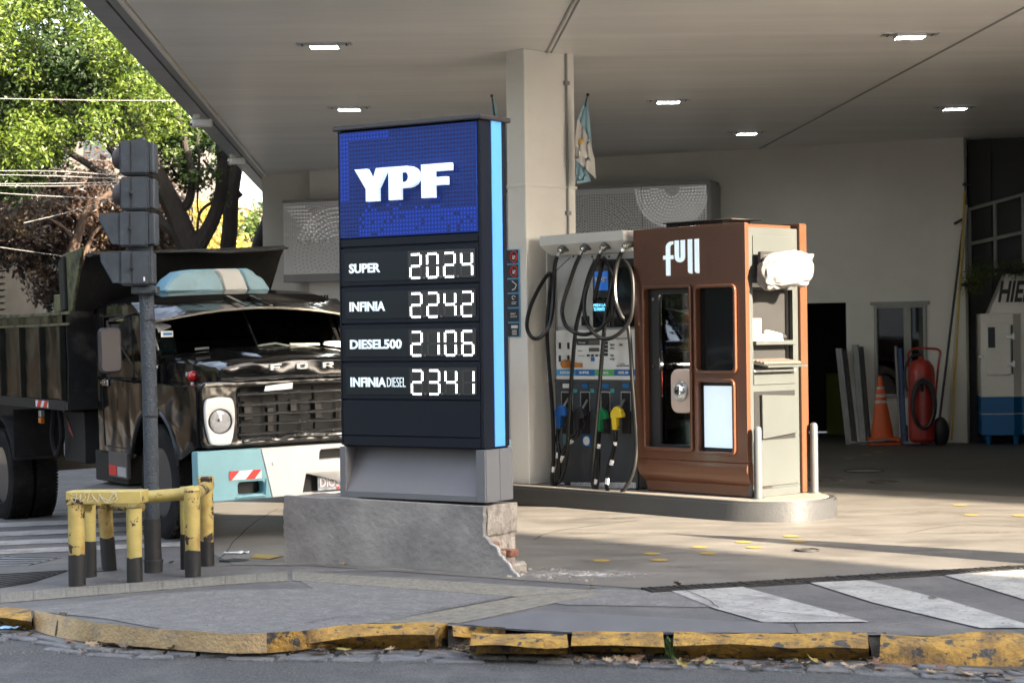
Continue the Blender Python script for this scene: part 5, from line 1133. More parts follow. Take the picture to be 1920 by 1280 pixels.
M['rim'] = mat('black wheel rim', (.02, .022, .025), .3, coat=.4)
M['redhub'] = mat('red hub', (.45, .015, .02), .35, var=.2)
M['matblack'] = mat('matt black steel', (.018, .018, .018), .6, var=.4, scale=5)
M['wglass'] = glass('windscreen glass', (.10, .12, .12), .0, ior=1.22)
M['shinyedge'] = mat('scuffed black bar', (.03, .03, .03), .12, var=.3, coat=.8, bump=.5, bscale=14, chips=((.4, .38, .34), .66, 14))
tk = empty('dump_truck', T, label='old black dump truck with turquoise and white bumper parked beside the sign', cat='truck')
def both(f):
    for s in (-1, 1): f(s)
# bumper
fog = (-.79, -.55, .345, .455)
shape('bumper_end', [[(-1.15, .30), (-1.15, .735), (-.57, .735), (-.475, .30)][::-1], list(rrect(*fog, .03))], 'y', -.03, .10, M['tcyan'], tk, bevel=.012)
shape('bumper_end', [[(1.15, .30), (1.15, .735), (.57, .735), (.475, .30)], list(reversed(rrect(.55, .79, .345, .455, .03)))], 'y', -.03, .10, M['tcyan'], tk, bevel=.012)
slot = [(-.02, .605), (.0, .60), (.1, .605), (.42, .60), (.44, .69), (.2, .695), (.0, .69), (-.015, .67)]; plr = [(-.19, .31), (.5, .31), (.5, .485), (-.15, .485)]
shape('bumper', [[(-.472, .302), (.472, .302), (.567, .733), (-.567, .733)], slot[::-1], plr[::-1]], 'y', -.032, .10, M['twhite'], tk, bevel=.012)
mb = MB(); mb.box(-1.09, 1.09, .10, .14, .32, .72); mb.build('bumper_backing', M['matblack'], tk)
mb = MB(); mb.prism([(-.033, .462), (-.038, .474), (-.033, .486)], 'x', -1.14, 1.14); mb.build('bumper_crease', M['twhite'], tk) if False else None
both(lambda s: MB().prism([(s*1.15, -.02), (s*1.155, .03), (s*1.14, .14), (s*1.10, .14), (s*1.10, .0)], 'z', .31, .73).build('bumper_side', M['tcyan'], tk, bevel=.01))
mb = MB(); mb.tube([(-.815, -.042, .325), (-.53, -.042, .325)], .010, 6); mb.tube([(-.54, -.042, .33), (-.53, -.042, .47)], .008, 6); mb.build('fog_rim', M['tcyan'], tk)
# hazard stripe on the bumper
a = T.P(430, 893, -.035); b = T.P(490, 873, -.035); hs = MB(); hs.box(a.x, b.x, -.036, -.031, .478, .555); hz_ = hs.build('hazard_sticker', M['whitep'], tk, smooth=False); w_ = b.x-a.x; z0, z1 = .478, .555
for u in (0, .5): MB().prism([(a.x+w_*u, z0) if u else (a.x, z0), (a.x+w_*(u+.28) if u else a.x+.06*w_, z0), (a.x+w_*(u+.5) if u else a.x+.32*w_, z1), (a.x+w_*(u+.24) if u else a.x, z1)], 'y', -.039, -.0365).build('red_stripe', M['redp'], hz_, smooth=False)
mb = MB(); mb.cyl((-.45, -.045, .60), (-.45, -.03, .60), .022, n=12); mb.cyl((-.45, -.052, .60), (-.45, -.04, .60), .01, n=8); mb.build('bolt', M['alu'], tk)
mb = MB(); mb.box(-.02, .42, .02, .03, .325, .465); pt = mb.build('number_plate', mat('blue white plate', (.45, .50, .58), .4, var=.5, scale=14), tk, bevel=.004)
text('DIOS', M['whitep'], pt, -.003, .185, .355, .44, .012, .008, bold=.03); text('DIOS', M['redhub'], pt, .001, .189, .352, .437, .016, .004, bold=.04)
mb = MB(); mb.box(.16, .185, .012, .02, .33, .35); mb.build('red_mark', M['redp'], pt)
# grille shell
shape('grille_shell', [rrect(-1.06, 1.06, .745, 1.325, .07), list(reversed(rrect(-.715, .715, .815, 1.262, .03)))], 'y', .10, .24, M['tblack'], tk, bevel=.02)
MB().box(-1.0, 1.0, .30, .34, .6, 1.3).build('radiator', M['matblack'], tk)
M['radp'] = mat('radiator parts', (.012, .011, .010), .35, metal=.1, var=.5, scale=9)
random.seed(12)
for i in range(6):
    x = -.6+.22*i; MB().box(x, x+random.uniform(.05, .12), .26, .30, .84+random.uniform(0, .2), 1.0+random.uniform(0, .2)).build('radiator_bracket', M['radp'], tk, bevel=.006)
for z in (1.205, 1.115, 1.025, .940, .855):
    pts = [(-.72+.08*i, .105+.006*noise.noise(Vector((i*.7, z*9, 0))), z+.010*noise.noise(Vector((i*.9, z*5, 3)))) for i in range(19)]
    mb = MB(); mb.tube(pts, .0155, 6); mb.build('grille_bar', M['shinyedge'], tk)
for x in (-.70, -.35, 0, .35, .70):
    mb = MB(); mb.tube([(x, .12, .82), (x+.008, .11, 1.0), (x-.004, .115, 1.25)], .012, 6); mb.build('grille_post', M['tblack'], tk)
mb = MB(); mb.tube(spline_pts([(-.68, .09, .80), (-.5, .07, .815), (-.36, .05, .80), (-.2, .08, .825), (.1, .09, .815), (.4, .09, .82), (.7, .09, .81)], 5), .017, 7); mb.build('lower_lip', M['shinyedge'], tk, jit=.006)
mb = MB(); mb.hexa([(-.475, .085, 1.222), (-.205, .085, 1.235), (-.205, .095, 1.235), (-.475, .095, 1.222)], [(-.46, .085, 1.27), (-.2, .085, 1.29), (-.2, .095, 1.29), (-.46, .095, 1.27)]); mb.build('white_tape', M['whitep'], tk, bevel=.003)
# headlights
def head(s):
    cx, cz = s*.898, .982; circ = [(cx+.108*math.cos(2*math.pi*i/28), cz+.108*math.sin(2*math.pi*i/28)) for i in range(28)]
    out = spline_pts([(cx+s*-.135*-1*.0+dx, cz+dz, 0) for dx, dz in ((-.13, .17), (-.06, .205), (.06, .205), (.125, .17), (.135, 0), (.10, -.18), (.05, -.207), (-.06, -.20), (-.10, -.17), (-.135, 0))], 4, True)
    out = [(p.x, p.y) for p in out]; ar = sum(out[i][0]*out[(i+1) % len(out)][1]-out[(i+1) % len(out)][0]*out[i][1] for i in range(len(out)))
    if ar < 0: out.reverse()
    hd = shape('headlight', [out, circ[::-1]], 'y', .055, .105, M['twhite'], tk, bevel=.014)
    mb = MB(); mb.tube([(cx+.105*math.cos(2*math.pi*i/28), .07, cz+.105*math.sin(2*math.pi*i/28)) for i in range(28)], .006, 6, closed=True); mb.build('lamp_ring', M['matblack'], hd)
    mb = MB(); rr = [(.104, .075), (.09, .10), (.06, .125), (.02, .135)]; mb.loft([[(cx+r*math.cos(2*math.pi*i/24), y, cz+r*math.sin(2*math.pi*i/24)) for i in range(24)] for r, y in rr]); mb.build('reflector', mat('lamp reflector', (.30, .30, .31), .2, metal=1, var=.3, scale=12), hd)
    mb = MB(); mb.loft([[(cx+r*math.cos(2*math.pi*i/24), y, cz+r*math.sin(2*math.pi*i/24)) for i in range(24)] for r, y in ((.104, .07), (.08, .058), (.045, .05), (.012, .047))], cap=True); mb.build('lens', glass('lamp glass', (.8, .82, .85), .02, .05), hd)
    mb = MB(); mb.sphere((cx-.01, .085, cz+.01), .018, 10, 6); mb.build('bulb', M['matblack'], hd)
both(head)
# hood
def sec(y, w, zb, zs, ze, zt, n=9, crown=.0):
    L_ = [(-w, zb), (-w-.004, (zb+zs)/2), (-w+.008, zs-.02), (-w+.04, zs+.012)]
    m_ = [(-w+.04+(2*w-.08)*i/n, zs+.012+(zt-zs)*math.sin(math.pi*i/n)**.6) for i in range(1, n)]
    R_ = [(w-.04, zs+.012), (w-.008, zs-.02), (w+.004, (zb+zs)/2), (w, zb)]
    return [(x, y, z) for x, z in L_+m_+R_]
mb = MB(); mb.loft([sec(.11, .87, 1.33, 1.40, 0, 1.46), sec(.125, .88, 1.32, 1.43, 0, 1.49), sec(.22, .885, 1.30, 1.455, 0, 1.515), sec(.7, .89, 1.29, 1.485, 0, 1.55), sec(1.15, .90, 1.29, 1.51, 0, 1.585), sec(1.45, .91, 1.29, 1.52, 0, 1.60)])
mb.build('bonnet', M['tdented'], tk, sub=1, jit=.006)
mb = MB(); mb.loft([[(x, y, z) for x, z in ((-w, zb), (-w+.03, zb+h), (w-.03, zb+h), (w, zb))] for y, w, zb, h in ((.22, .42, 1.50, .005), (.4, .44, 1.52, .03), (1.35, .5, 1.57, .035))]); mb.build('bonnet_ridge', M['tblack'], tk, bevel=.01)
mb = MB(); mb.tube(spline_pts([(-.87, .10, 1.345), (-.6, .085, 1.335), (-.3, .08, 1.345), (0, .08, 1.345), (.4, .08, 1.34), (.87, .09, 1.345)], 6), .014, 6); mb.build('bonnet_lip', M['shinyedge'], tk, jit=.008)
# letters on the hood edge
def cornered(l, x0, x1, z0, z1): return [tr(p, x0, x1, z0, z1) for p in l]
Fo = [[(0, 0), (.30, 0), (.30, .34), (.85, .34), (.85, .6), (.30, .6), (.30, .72), (1, .72), (1, 1), (0, 1)]]
Oo = [rrect(0, 1, 0, 1, .25), list(reversed(rrect(.28, .72, .26, .74, .1)))]
Ro = [[(0, 0), (.28, 0), (.28, .32), (.5, .32), (.7, 0), (1, 0), (.78, .36), (1, .5), (1, .9), (.9, 1), (0, 1)], list(reversed([(.28, .54), (.7, .54), (.7, .76), (.28, .76)]))]
Do = [[(0, 0), (.8, 0), (1, .2), (1, .8), (.8, 1), (0, 1)], list(reversed([(.28, .26), (.72, .26), (.72, .74), (.28, .74)]))]
for l, xc in ((Fo, -.355), (Oo, -.105), (Ro, .145), (Do, .39)):
    shape('letter', cornered(l, xc-.053, xc+.053, 1.405, 1.458), 'y', .085, .115, M['twhite'], tk, bevel=.002)
text('1114', M['twhite'], tk, .70, .88, 1.36, 1.40, -.898, .006, bold=.02, ax='x')
# fenders with wheel arch
def fender(s):
    arch = [(1.28+.64*math.cos(R(a)), .43+.62*math.sin(R(a))) for a in range(18, 165, 8)]
    out = [(.16, .76), (.14, 1.24), (.20, 1.29), (1.95, 1.31), (1.95, .62)]+arch+[(.62, .62)]
    out = out[::-1]
    shape('fender', [out], 'x', s*1.06-.02*(s < 0) if s < 0 else .80, -.78 if s < 0 else 1.08, M['tdented'], tk, bevel=.018)
    mb = MB(); mb.tube([(s*1.075, 1.28+.655*math.cos(R(a)), .43+.635*math.sin(R(a))) for a in range(15, 168, 8)], .022, 6); mb.build('arch_lip', M['tblack'], tk)
both(fender)
mb = MB(); mb.box(-.78, .78, .35, 1.9, .62, 1.28); mb.build('engine_bay', M['matblack'], tk)
# round red lamp on the fender
mb = MB(); mb.sphere((-.9, .69, 1.305+.055), (.055, .055, .055)); ml = mb.build('marker_lamp', mat('red lens', (.45, .01, .01), .12, var=.1, coat=.6), tk); mb = MB(); mb.cyl((-.9, .69, 1.29), (-.9, .69, 1.32), .03); mb.build('lamp_foot', M['chrome'], ml)
# cab
def cabside(s):
    out = [(1.96, .60), (3.1, .60), (3.12, 1.9), (3.02, 2.04), (1.86, 2.05), (1.78, 2.0), (1.44, 1.52), (1.44, 1.31), (1.96, 1.31)]
    w_ = [(1.74, 1.50), (2.85, 1.50), (2.85, 1.92), (2.0, 1.93)]
    x0, x1 = (-1.02, -.95) if s < 0 else (.95, 1.02)
    shape('cab_side', [out[::-1] if False else out, w_[::-1]], 'x', x0, x1, M['tdented'], tk, bevel=.012)
    mb = MB(); mb.box(s*.985-.002, s*.985+.002, 1.72, 2.87, 1.48, 1.94); mb.build('side_window', M['wglass'], tk, smooth=False)
    mb = MB(); X = s*1.022
    mb.tube([(X, 1.96, .66), (X, 1.96, 1.45), (X, 2.0, 1.93), (X, 2.92, 1.94), (X, 2.95, 1.4), (X, 2.9, .66), (X, 1.96, .66)], .006, 5); dd = mb.build('door_seam', M['black'], tk)
    mb = MB(); mb.tube([(X+s*.01, 1.96, 1.33), (X+s*.02, 2.5, 1.325), (X+s*.01, 3.1, 1.33)], .014, 6); mb.build('belt_crease', M['tdented'], tk)
    mb = MB(); mb.box(X-.01, X+s*.045, 2.72, 2.86, 1.27, 1.30); mb.box(X, X+s*.02, 2.70, 2.88, 1.25, 1.32); mb.build('door_handle', M['chrome'], tk, bevel=.006)
both(cabside)
mb = MB(); mb.box(-.95, .95, 3.04, 3.1, .6, 1.55); mb.box(-.95, -.6, 3.04, 3.1, 1.55, 2.0); mb.box(.6, .95, 3.04, 3.1, 1.55, 2.0); mb.box(-.6, .6, 3.04, 3.1, 1.9, 2.0); mb.build('cab_rear', M['matblack'], tk)
mb = MB(); mb.box(-.93, .93, 1.46, 3.0, .85, .9); mb.box(-.93, .93, 1.46, 1.9, 1.28, 1.46); mb.build('dashboard', M['matblack'], tk)
mb = MB(); mb.box(-.85, .85, 2.5, 2.95, .9, 1.25); mb.box(-.85, .85, 2.85, 3.0, 1.2, 1.7); mb.build('seat', mat('seat vinyl', (.03, .028, .026), .5), tk, bevel=.04)
mb = MB(); mb.tube([(.45+.2*math.cos(t), 2.12+.08*math.sin(t), 1.48+.17*math.sin(t)) for t in [2*math.pi*i/20 for i in range(20)]], .014, 6, closed=True); mb.build('steering_wheel', M['matblack'], tk)
# roof
rs = []
for y, z, e in ((1.80, 2.03, .0), (1.84, 2.07, .045), (2.1, 2.09, .07), (2.7, 2.09, .07), (3.05, 2.06, .05), (3.13, 2.0, .0)):
    rs.append([(-1.03+.103*2*i, y, z+e*math.sin(math.pi*i/10)**.5-(.04 if i in (0, 10) else 0)) for i in range(11)]+[(1.0, y, 2.0), (-1.0, y, 2.0)])
mb = MB(); mb.loft(rs); mb.build('cab_roof', M['tblack'], tk, sub=1, jit=.004)
# windscreen
def wpt(u, v):   # u -1..1, v 0 bottom..1 top
    x = u*(.93-.05*v); y0 = 1.34+.14*u*u; z0 = 1.585-.05*u*u; return (x, y0+(1.80-y0)*v, z0+(2.03-z0)*v)
mb = MB(); mb.loft([[wpt(-1+.2*i, v) for i in range(11)] for v in (0, .25, .5, .75, 1)], closed=False, cap=False); mb.build('windscreen', M['wglass'], tk)
mb = MB(); mb.tube([wpt(-1+.1*i, -.01) for i in range(21)], .017, 6); mb.tube([wpt(-1, v) for v in (0, .5, 1)], .024, 6); mb.tube([wpt(1, v) for v in (0, .5, 1)], .024, 6); mb.build('windscreen_frame', M['tblack'], tk)
mb = MB(); mb.tube([wpt(0, v) for v in (0, .3, .6, 1)], .011, 6); mb.build('centre_strip', M['shinyedge'], tk)
# sun visor over the windscreen
def vis(u, t): # t 0 rear .. 1 front
    z = 2.07-.10*t-.10*abs(u)**2.2*t-.02*abs(u); return (u*1.06, 1.86-.56*t+.10*abs(u)**3*t, z)
top = [[vis(-1+.125*i, t) for i in range(17)] for t in (0, .35, .7, 1)]; bot = [[(p[0], p[1], p[2]-.012) for p in r] for r in top]
mb = MB(); mb.loft([a+b[::-1] for a, b in zip(top, bot)]); mb.build('sun_visor', M['tblack'], tk)
mb = MB(); mb.tube([vis(-1+.1*i, 1) for i in range(21)], .010, 6); mb.build('visor_edge', mat('scuffed aluminium edge', (.32, .29, .25), .4, metal=.6, var=.4, scale=20), tk)
for x in (-.12, .12): MB().hexa([(x-.02, 1.3, 1.985), (x+.02, 1.3, 1.985), (x+.02, 1.8, 2.09), (x-.02, 1.8, 2.09)], [(x-.02, 1.3, 1.995), (x+.02, 1.3, 1.995), (x+.02, 1.8, 2.10), (x-.02, 1.8, 2.10)]).build('visor_rib', M['tblack'], tk)
for s in (-1, 1): mb = MB(); mb.tube([(s*.95, 1.45, 1.60), (s*1.04, 1.40, 1.86)], .010, 6); mb.build('visor_stay', M['alu'], tk)
# wipers, stickers behind the glass
mb = MB(); mb.tube([(.30, 1.31, 1.60), (.15, 1.30, 1.63), (-.02, 1.31, 1.61)], .009, 6); mb.tube([(.30, 1.30, 1.615), (.62, 1.33, 1.605)], .012, 6); mb.build('wiper', mat('pale wiper', (.4, .42, .38), .5, var=.4, scale=20), tk)
mb = MB(); mb.tube([(-.62, 1.38, 1.60), (-.5, 1.33, 1.605)], .012, 6); mb.build('wiper_stub', M['alu'], tk)
mb = MB(); mb.prism([(.70, 1.60), (.92, 1.56), (.93, 1.60), (.86, 1.63), (.72, 1.63)], 'y', 1.40, 1.43); mb.build('white_wrapper', M['whitep'], tk, jit=.01)
a = T.P(300, 700, 1.50); 
bl = MB(); q4 = [T.P(291, 663, 1.6), T.P(334, 665, 1.6), T.P(330, 640, 1.62), T.P(320, 610, 1.64), T.P(291, 600, 1.64)]; bl.add(q4, [(0, 1, 2, 3, 4)]); blu = bl.build('blue_window_film', mat('navy film', (.025, .05, .09), .3), tk, smooth=False); blu.modifiers.new('t', 'SOLIDIFY').thickness = .003
b0 = T.P(302, 632, 1.56); b1 = T.P(324, 620, 1.56); MB().box(b0.x, b1.x, 1.555, 1.56, b0.z, b1.z).build('paper_sticker', M['whitep'], tk, smooth=False); MB().box(b0.x+.02, b1.x-.01, 1.55, 1.554, (b0.z+b1.z)/2-.012, (b0.z+b1.z)/2+.012).build('blue_label', mat('blue label', (.02, .2, .5), .5), tk, smooth=False)
b0 = T.P(299, 661, 1.56); b1 = T.P(330, 646, 1.56); gms = mat('green script', (.05, .5, .3), .5, var=0, emit=(.05, .5, .3), estr=.0)
text('LA\nBARRA', gms, tk, b0.x, b1.x, b0.z, b1.z, 1.55, .004, bold=.03, shear=.3)
# fairing
fpx = [(310, 548), (311, 537), (322, 522), (341, 508), (360, 505), (405, 504), (447, 503), (464, 503), (474, 508), (482, 516), (493, 521), (506, 540), (507, 546)]
def fpoly(l, y=2.15): return [(T.P(p[0], p[1], y).x, T.P(p[0], p[1], y).z) for p in l]
for lst, m, nm in (([(310, 548), (311, 537), (322, 522), (341, 508), (360, 505), (402, 504), (414, 520), (422, 547)], M['troofblue'], 'fairing_end'), ([(402, 504), (447, 503), (458, 520), (467, 546), (422, 547), (414, 520)], M['twhite'], 'fairing_middle'), ([(447, 503), (464, 503), (474, 508), (482, 516), (493, 521), (506, 540), (507, 546), (467, 546), (458, 520)], M['troofblue'], 'fairing_end')):
    mb = MB(); p = fpoly(lst); n = len(p); mb.prism(p, 'y', 2.15, 2.5); mb.build(nm, m, tk, bevel=.02)
# mirrors
def mirror(s):
    X = s*1.30; mb = MB(); mb.prism(rrect(X-.11, X+.11, 1.40, 1.82, .05), 'y', 1.75, 1.82); mm = mb.build('mirror', mat('mirror back plastic', (.045, .04, .045), .5), tk, bevel=.02, label='big brown grey wing mirror')
    mb = MB(); mb.tube([(s*1.0, 1.9, 1.95), (X, 1.85, 1.88), (X, 1.84, 1.35), (s*1.02, 1.9, 1.30)], .012, 6); mb.tube([(X, 1.85, 1.86), (s*1.03, 1.7, 1.31)], .010, 6); mb.build('mirror_arm', M['matblack'], mm)
both(mirror)
# lower cab, steps
mb = MB(); mb.box(-1.0, -.6, 2.3, 3.3, .3, .60); mb.build('battery_box', M['matblack'], tk, bevel=.01)
a = T.Q(211, 892, -1.005); b = T.Q(244, 850, -1.005); bx = MB(); bx.box(-1.04, -1.0, min(a.y, b.y), max(a.y, b.y), a.z, b.z); bt = bx.build('battery_cover', mat('grey box', (.10, .09, .085), .5, var=.2), tk, bevel=.005)
y0, y1 = max(a.y, b.y), min(a.y, b.y); dz = b.z-a.z; MB().box(-1.045, -1.041, y0-.02, y0-(y0-y1)*.45, a.z+.02, a.z+dz*.48).build('red_sticker', M['redp'], bt, smooth=False); MB().box(-1.045, -1.041, y0-(y0-y1)*.5, y1+.02, a.z+.02, a.z+dz*.45).build('white_sticker', mat('faded white', (.4, .38, .38), .6), bt, smooth=False)
MB().hexa([(-1.15, 2.2, .26), (-.7, 2.2, .28), (-.7, 3.3, .28), (-1.15, 3.3, .20)], [(-1.15, 2.2, .28), (-.7, 2.2, .30), (-.7, 3.3, .30), (-1.15, 3.3, .22)]).build('step_plate', mat('bent step plate', (.16, .15, .135), .6, var=.3), tk, jit=.01, sub=2)
a = T.Q(125, 862, -1.0); b = T.Q(160, 772, -1.0); tb = MB(); tb.box(-1.02, -.5, min(a.y, b.y), max(a.y, b.y), a.z, b.z); tbo = tb.build('tool_box', M['matblack'], tk, bevel=.01)
t0 = T.Q(125, 782, -1.03); t1 = T.Q(138, 820, -1.03); MB().prism([(t0.y, t0.z), (t0.y-.05, t0.z-.13), (t1.y, t1.z)], 'x', -1.03, -1.025).build('warning_sticker', mat('pink red sticker', (.4, .10, .10), .6, var=.3, scale=20), tbo, smooth=False)
for s in (-1, 1): MB().box(s*.42-.04, s*.42+.04, .3, 7.2, .62, .86).build('chassis_rail', M['matblack'], tk, bevel=.005)
MB().box(-.9, .9, 1.2, 1.35, .36, .46).build('front_axle', M['matblack'], tk); MB().box(-.9, .9, 6.2, 6.4, .2, .36).build('rear_axle', M['matblack'], tk)
MB().box(-.75, .75, 3.2, 3.4, .5, 1.05).build('frame_cross_piece', M['matblack'], tk)
# wheels
def wheel(x, y, z, r, wd, s, front):
    prof = [(.60, -.42), (.64, -.5), (.80, -.52), (.93, -.48), (.985, -.40), (1.0, -.25), (1.0, 0), (1.0, .25), (.985, .40), (.93, .48), (.80, .52), (.64, .5), (.60, .42)]
    n = 44; mb = MB(); mb.loft([[(x+w_*wd, y+r*p*math.cos(2*math.pi*i/n), z+r*p*math.sin(2*math.pi*i/n)) for i in range(n)] for p, w_ in prof], cap=False); ty_ = mb.build('wheel', M['tyre'], tk, label='front wheel with red hub' if front and s < 0 else None)
    tr_ = MB()
    for i in range(n*2):
        a = 2*math.pi*i/(n*2)
        for w0 in (-.40, -.13, .13, .40):
            if front and abs(w0) < .2: continue
            c_ = Vector((x+w0*wd, y+r*1.0*math.cos(a), z+r*1.0*math.sin(a))); t_ = Vector((0, -math.sin(a), math.cos(a)))*(r*.022); o_ = Vector((0, math.cos(a), math.sin(a)))*.006; x_ = Vector((wd*.095, 0, 0))
            tr_.hexa([c_-x_-t_-o_*2, c_+x_-t_-o_*2, c_+x_+t_-o_*2, c_-x_+t_-o_*2], [c_-x_*.9-t_*.8+o_, c_+x_*.9-t_*.8+o_, c_+x_*.9+t_*.8+o_, c_-x_*.9+t_*.8+o_])
    tr_.build('tread_blocks', M['tyre'], ty_, smooth=False, kind='stuff')
    m2 = 30; d = s*wd*.42; rg = lambda p, dx: [(x+dx, y+r*p*math.cos(2*math.pi*i/m2), z+r*p*math.sin(2*math.pi*i/m2)) for i in range(m2)]
    dish = .02 if front else -s*.0
    mb = MB(); mb.loft([rg(.61, d), rg(.57, d), rg(.55, d*.55), rg(.50, d*.1), rg(.30, d*.25 if front else -d*.6), rg(.05, d*.3 if front else -d*.6)], cap=True); mb.build('rim', M['rim'], ty_)
    if front:
        mb = MB(); mb.loft([rg(.26, d*.25), rg(.24, d*.6), rg(.15, d*.8), rg(.03, d*.85)]); mb.build('hub', M['redhub'] if s < 0 else M['rim'], ty_)
        mb = MB()
        for k in range(8):
            a = 2*math.pi*k/8+.2; c_ = (x+d*.28, y+r*.36*math.cos(a), z+r*.36*math.sin(a)); mb.cyl(c_, (x+d*.55, c_[1], c_[2]), .016, n=6)
        mb.build('wheel_nuts', M['chrome'], ty_, kind='stuff')
WR = .525
wheel(-.92, 1.28, .395, WR, .235, -1, True); wheel(.92, 1.28, .43, WR, .235, 1, True)
for s in (-1, 1):
    wheel(s*1.06, 6.30, .19 if s < 0 else .24, WR, .24, s, False); wheel(s*.78, 6.30, .19 if s < 0 else .24, WR, .24, s, False)
# tipper body
bdy = (3.55, 7.3)
def bside(s):
    X = s*1.2; MB().box(X-.02, X+.02, bdy[0], bdy[1], 1.10, 1.98).build('body_side', M['tolive'], tk, sub=3, jit=.015)
    MB().box(X-.035, X+s*.06, bdy[0]-.3, bdy[1], 1.86, 1.885).build('top_rail', M['tworn'], tk, jit=.01, sub=3)
    MB().box(X-.035, X+s*.05, bdy[0]-.3, bdy[1], 1.97, 2.0).build('top_rail', M['tworn'], tk, jit=.01, sub=3)
    MB().box(X, X+s*.02, bdy[0], bdy[1], 1.885, 1.97).build('rail_web', M['tolive'], tk)
    for y in (3.57, 4.3, 5.07, 5.9, 6.7, 7.25): MB().hexa([(X, y-.06, 1.1), (X+s*.055, y-.035, 1.1), (X+s*.055, y+.035, 1.1), (X, y+.06, 1.1)] if s > 0 else [(X+s*.055, y-.035, 1.1), (X, y-.06, 1.1), (X, y+.06, 1.1), (X+s*.055, y+.035, 1.1)],
                        [(X, y-.06, 1.86), (X+s*.055, y-.035, 1.86), (X+s*.055, y+.035, 1.86), (X, y+.06, 1.86)] if s > 0 else [(X+s*.055, y-.035, 1.86), (X, y-.06, 1.86), (X, y+.06, 1.86), (X+s*.055, y+.035, 1.86)]).build('side_rib', M['tolive'], tk, bevel=.008)
    MB().box(X-.05, X+s*.045, bdy[0]-.1, bdy[1], 1.0, 1.10).build('lower_rail', M['matblack'], tk, bevel=.008)
both(bside)
a = T.Q(67, 750, -1.25); b = T.Q(90, 735, -1.25); rt = MB().box(-1.252, -1.246, min(a.y, b.y), max(a.y, b.y), 1.015, 1.085).build('reflective_tape', M['whitep'], tk, smooth=False)
yy0, yy1 = max(a.y, b.y), min(a.y, b.y); dw = (yy0-yy1)
for u in (.12, .62): MB().prism([(yy0-dw*u, 1.015), (yy0-dw*(u+.25), 1.015), (yy0-dw*(u+.38), 1.085), (yy0-dw*(u+.12), 1.085)], 'x', -1.256, -1.2525).build('red_stripe', M['redp'], rt, smooth=False)
MB().box(-1.18, 1.18, bdy[0], bdy[1], 1.08, 1.12).build('body_floor', M['matblack'], tk)
MB().box(-1.18, 1.18, bdy[1]-.04, bdy[1], 1.12, 1.95).build('tailgate', M['tolive'], tk)
MB().box(-1.2, 1.2, 3.45, 3.50, 1.0, 2.0).build('front_wall', M['tdust'], tk, sub=3, jit=.012)
for x in (-.8, -.3, .3, .8): MB().box(x-.04, x+.04, 3.40, 3.45, 1.0, 2.0).build('front_rib', M['matblack'], tk, bevel=.006)
MB().hexa([(-1.2, 3.42, 2.0), (.90, 3.42, 2.0), (.90, 3.46, 2.0), (-1.2, 3.46, 2.0)], [(-1.16, 2.86, 2.54), (.95, 2.86, 2.60), (.95, 2.90, 2.60), (-1.16, 2.90, 2.55)]).build('cab_protector', M['tdust'], tk, sub=4, jit=.02)
MB().hexa([(-1.17, 2.60, 2.52), (.87, 2.60, 2.575), (.95, 2.90, 2.58), (-1.15, 2.90, 2.53)], [(-1.17, 2.60, 2.55), (.87, 2.60, 2.61), (.95, 2.90, 2.61), (-1.15, 2.90, 2.56)]).build('protector_hood', M['tdust'], tk, sub=5, jit=.035)
MB().prism([(3.28, 2.0), (3.50, 2.0), (3.62, 2.50), (3.55, 2.58), (2.88, 2.62)], 'x', -1.2, -1.17).build('gusset', M['tworn'], tk, bevel=.006)
MB().prism([(3.40, 2.02), (3.55, 2.0), (3.60, 2.50), (3.42, 2.56)], 'x', -1.235, -1.203).build('gusset_post', M['matblack'], tk, bevel=.006)
MB().prism([(3.40, 2.0), (3.52, 2.0), (3.5, 2.4), (2.9, 2.58)], 'x', .91, .94).build('gusset', M['tolive'], tk, bevel=.006)
MB().prism([(3.5, 2.0), (3.9, 2.0), (3.9, 2.18), (3.5, 2.18)], 'x', -1.2, -1.17).build('corner_plate', M['tworn'], tk, bevel=.006)
# rear mudguard, lamp, flap
def mud(s):
    rings = [[(s*w_, 6.30+.66*math.cos(R(a)), .22+.64*math.sin(R(a))) for w_ in (.62, 1.2)] for a in range(20, 175, 12)]
    mb = MB(); mb.loft([[r[0], r[1], (r[1][0], r[1][1]*1.0, r[1][2]-.012), (r[0][0], r[0][1], r[0][2]-.012)] for r in rings]); mb.build('mudguard', M['matblack'], tk)
    MB().box(s*.64, s*1.2, 5.60, 5.615, .42, .95).build('mud_flap', M['tyre'], tk)
both(mud)
a = T.Q(77, 790, -1.15); sl = MB().box(-1.17, -1.12, a.y-.04, a.y+.04, a.z-.02, a.z+.05).build('side_lamp', mat('amber lens', (.6, .18, .02), .2, coat=.5), tk, bevel=.01); MB().box(-1.165, -1.12, a.y-.04, a.y+.04, a.z+.055, a.z+.12).build('lamp_bracket', M['alu'], sl, bevel=.005)
mb = MB(); mb.tube(spline_pts([(-1.1, 4.35, .98), (-1.1, 4.45, .7), (-1.1, 4.3, .5), (-1.1, 4.1, .7), (-1.1, 4.15, .98)], 6), .03, 7); mb.build('air_hose', M['tyre'], tk)
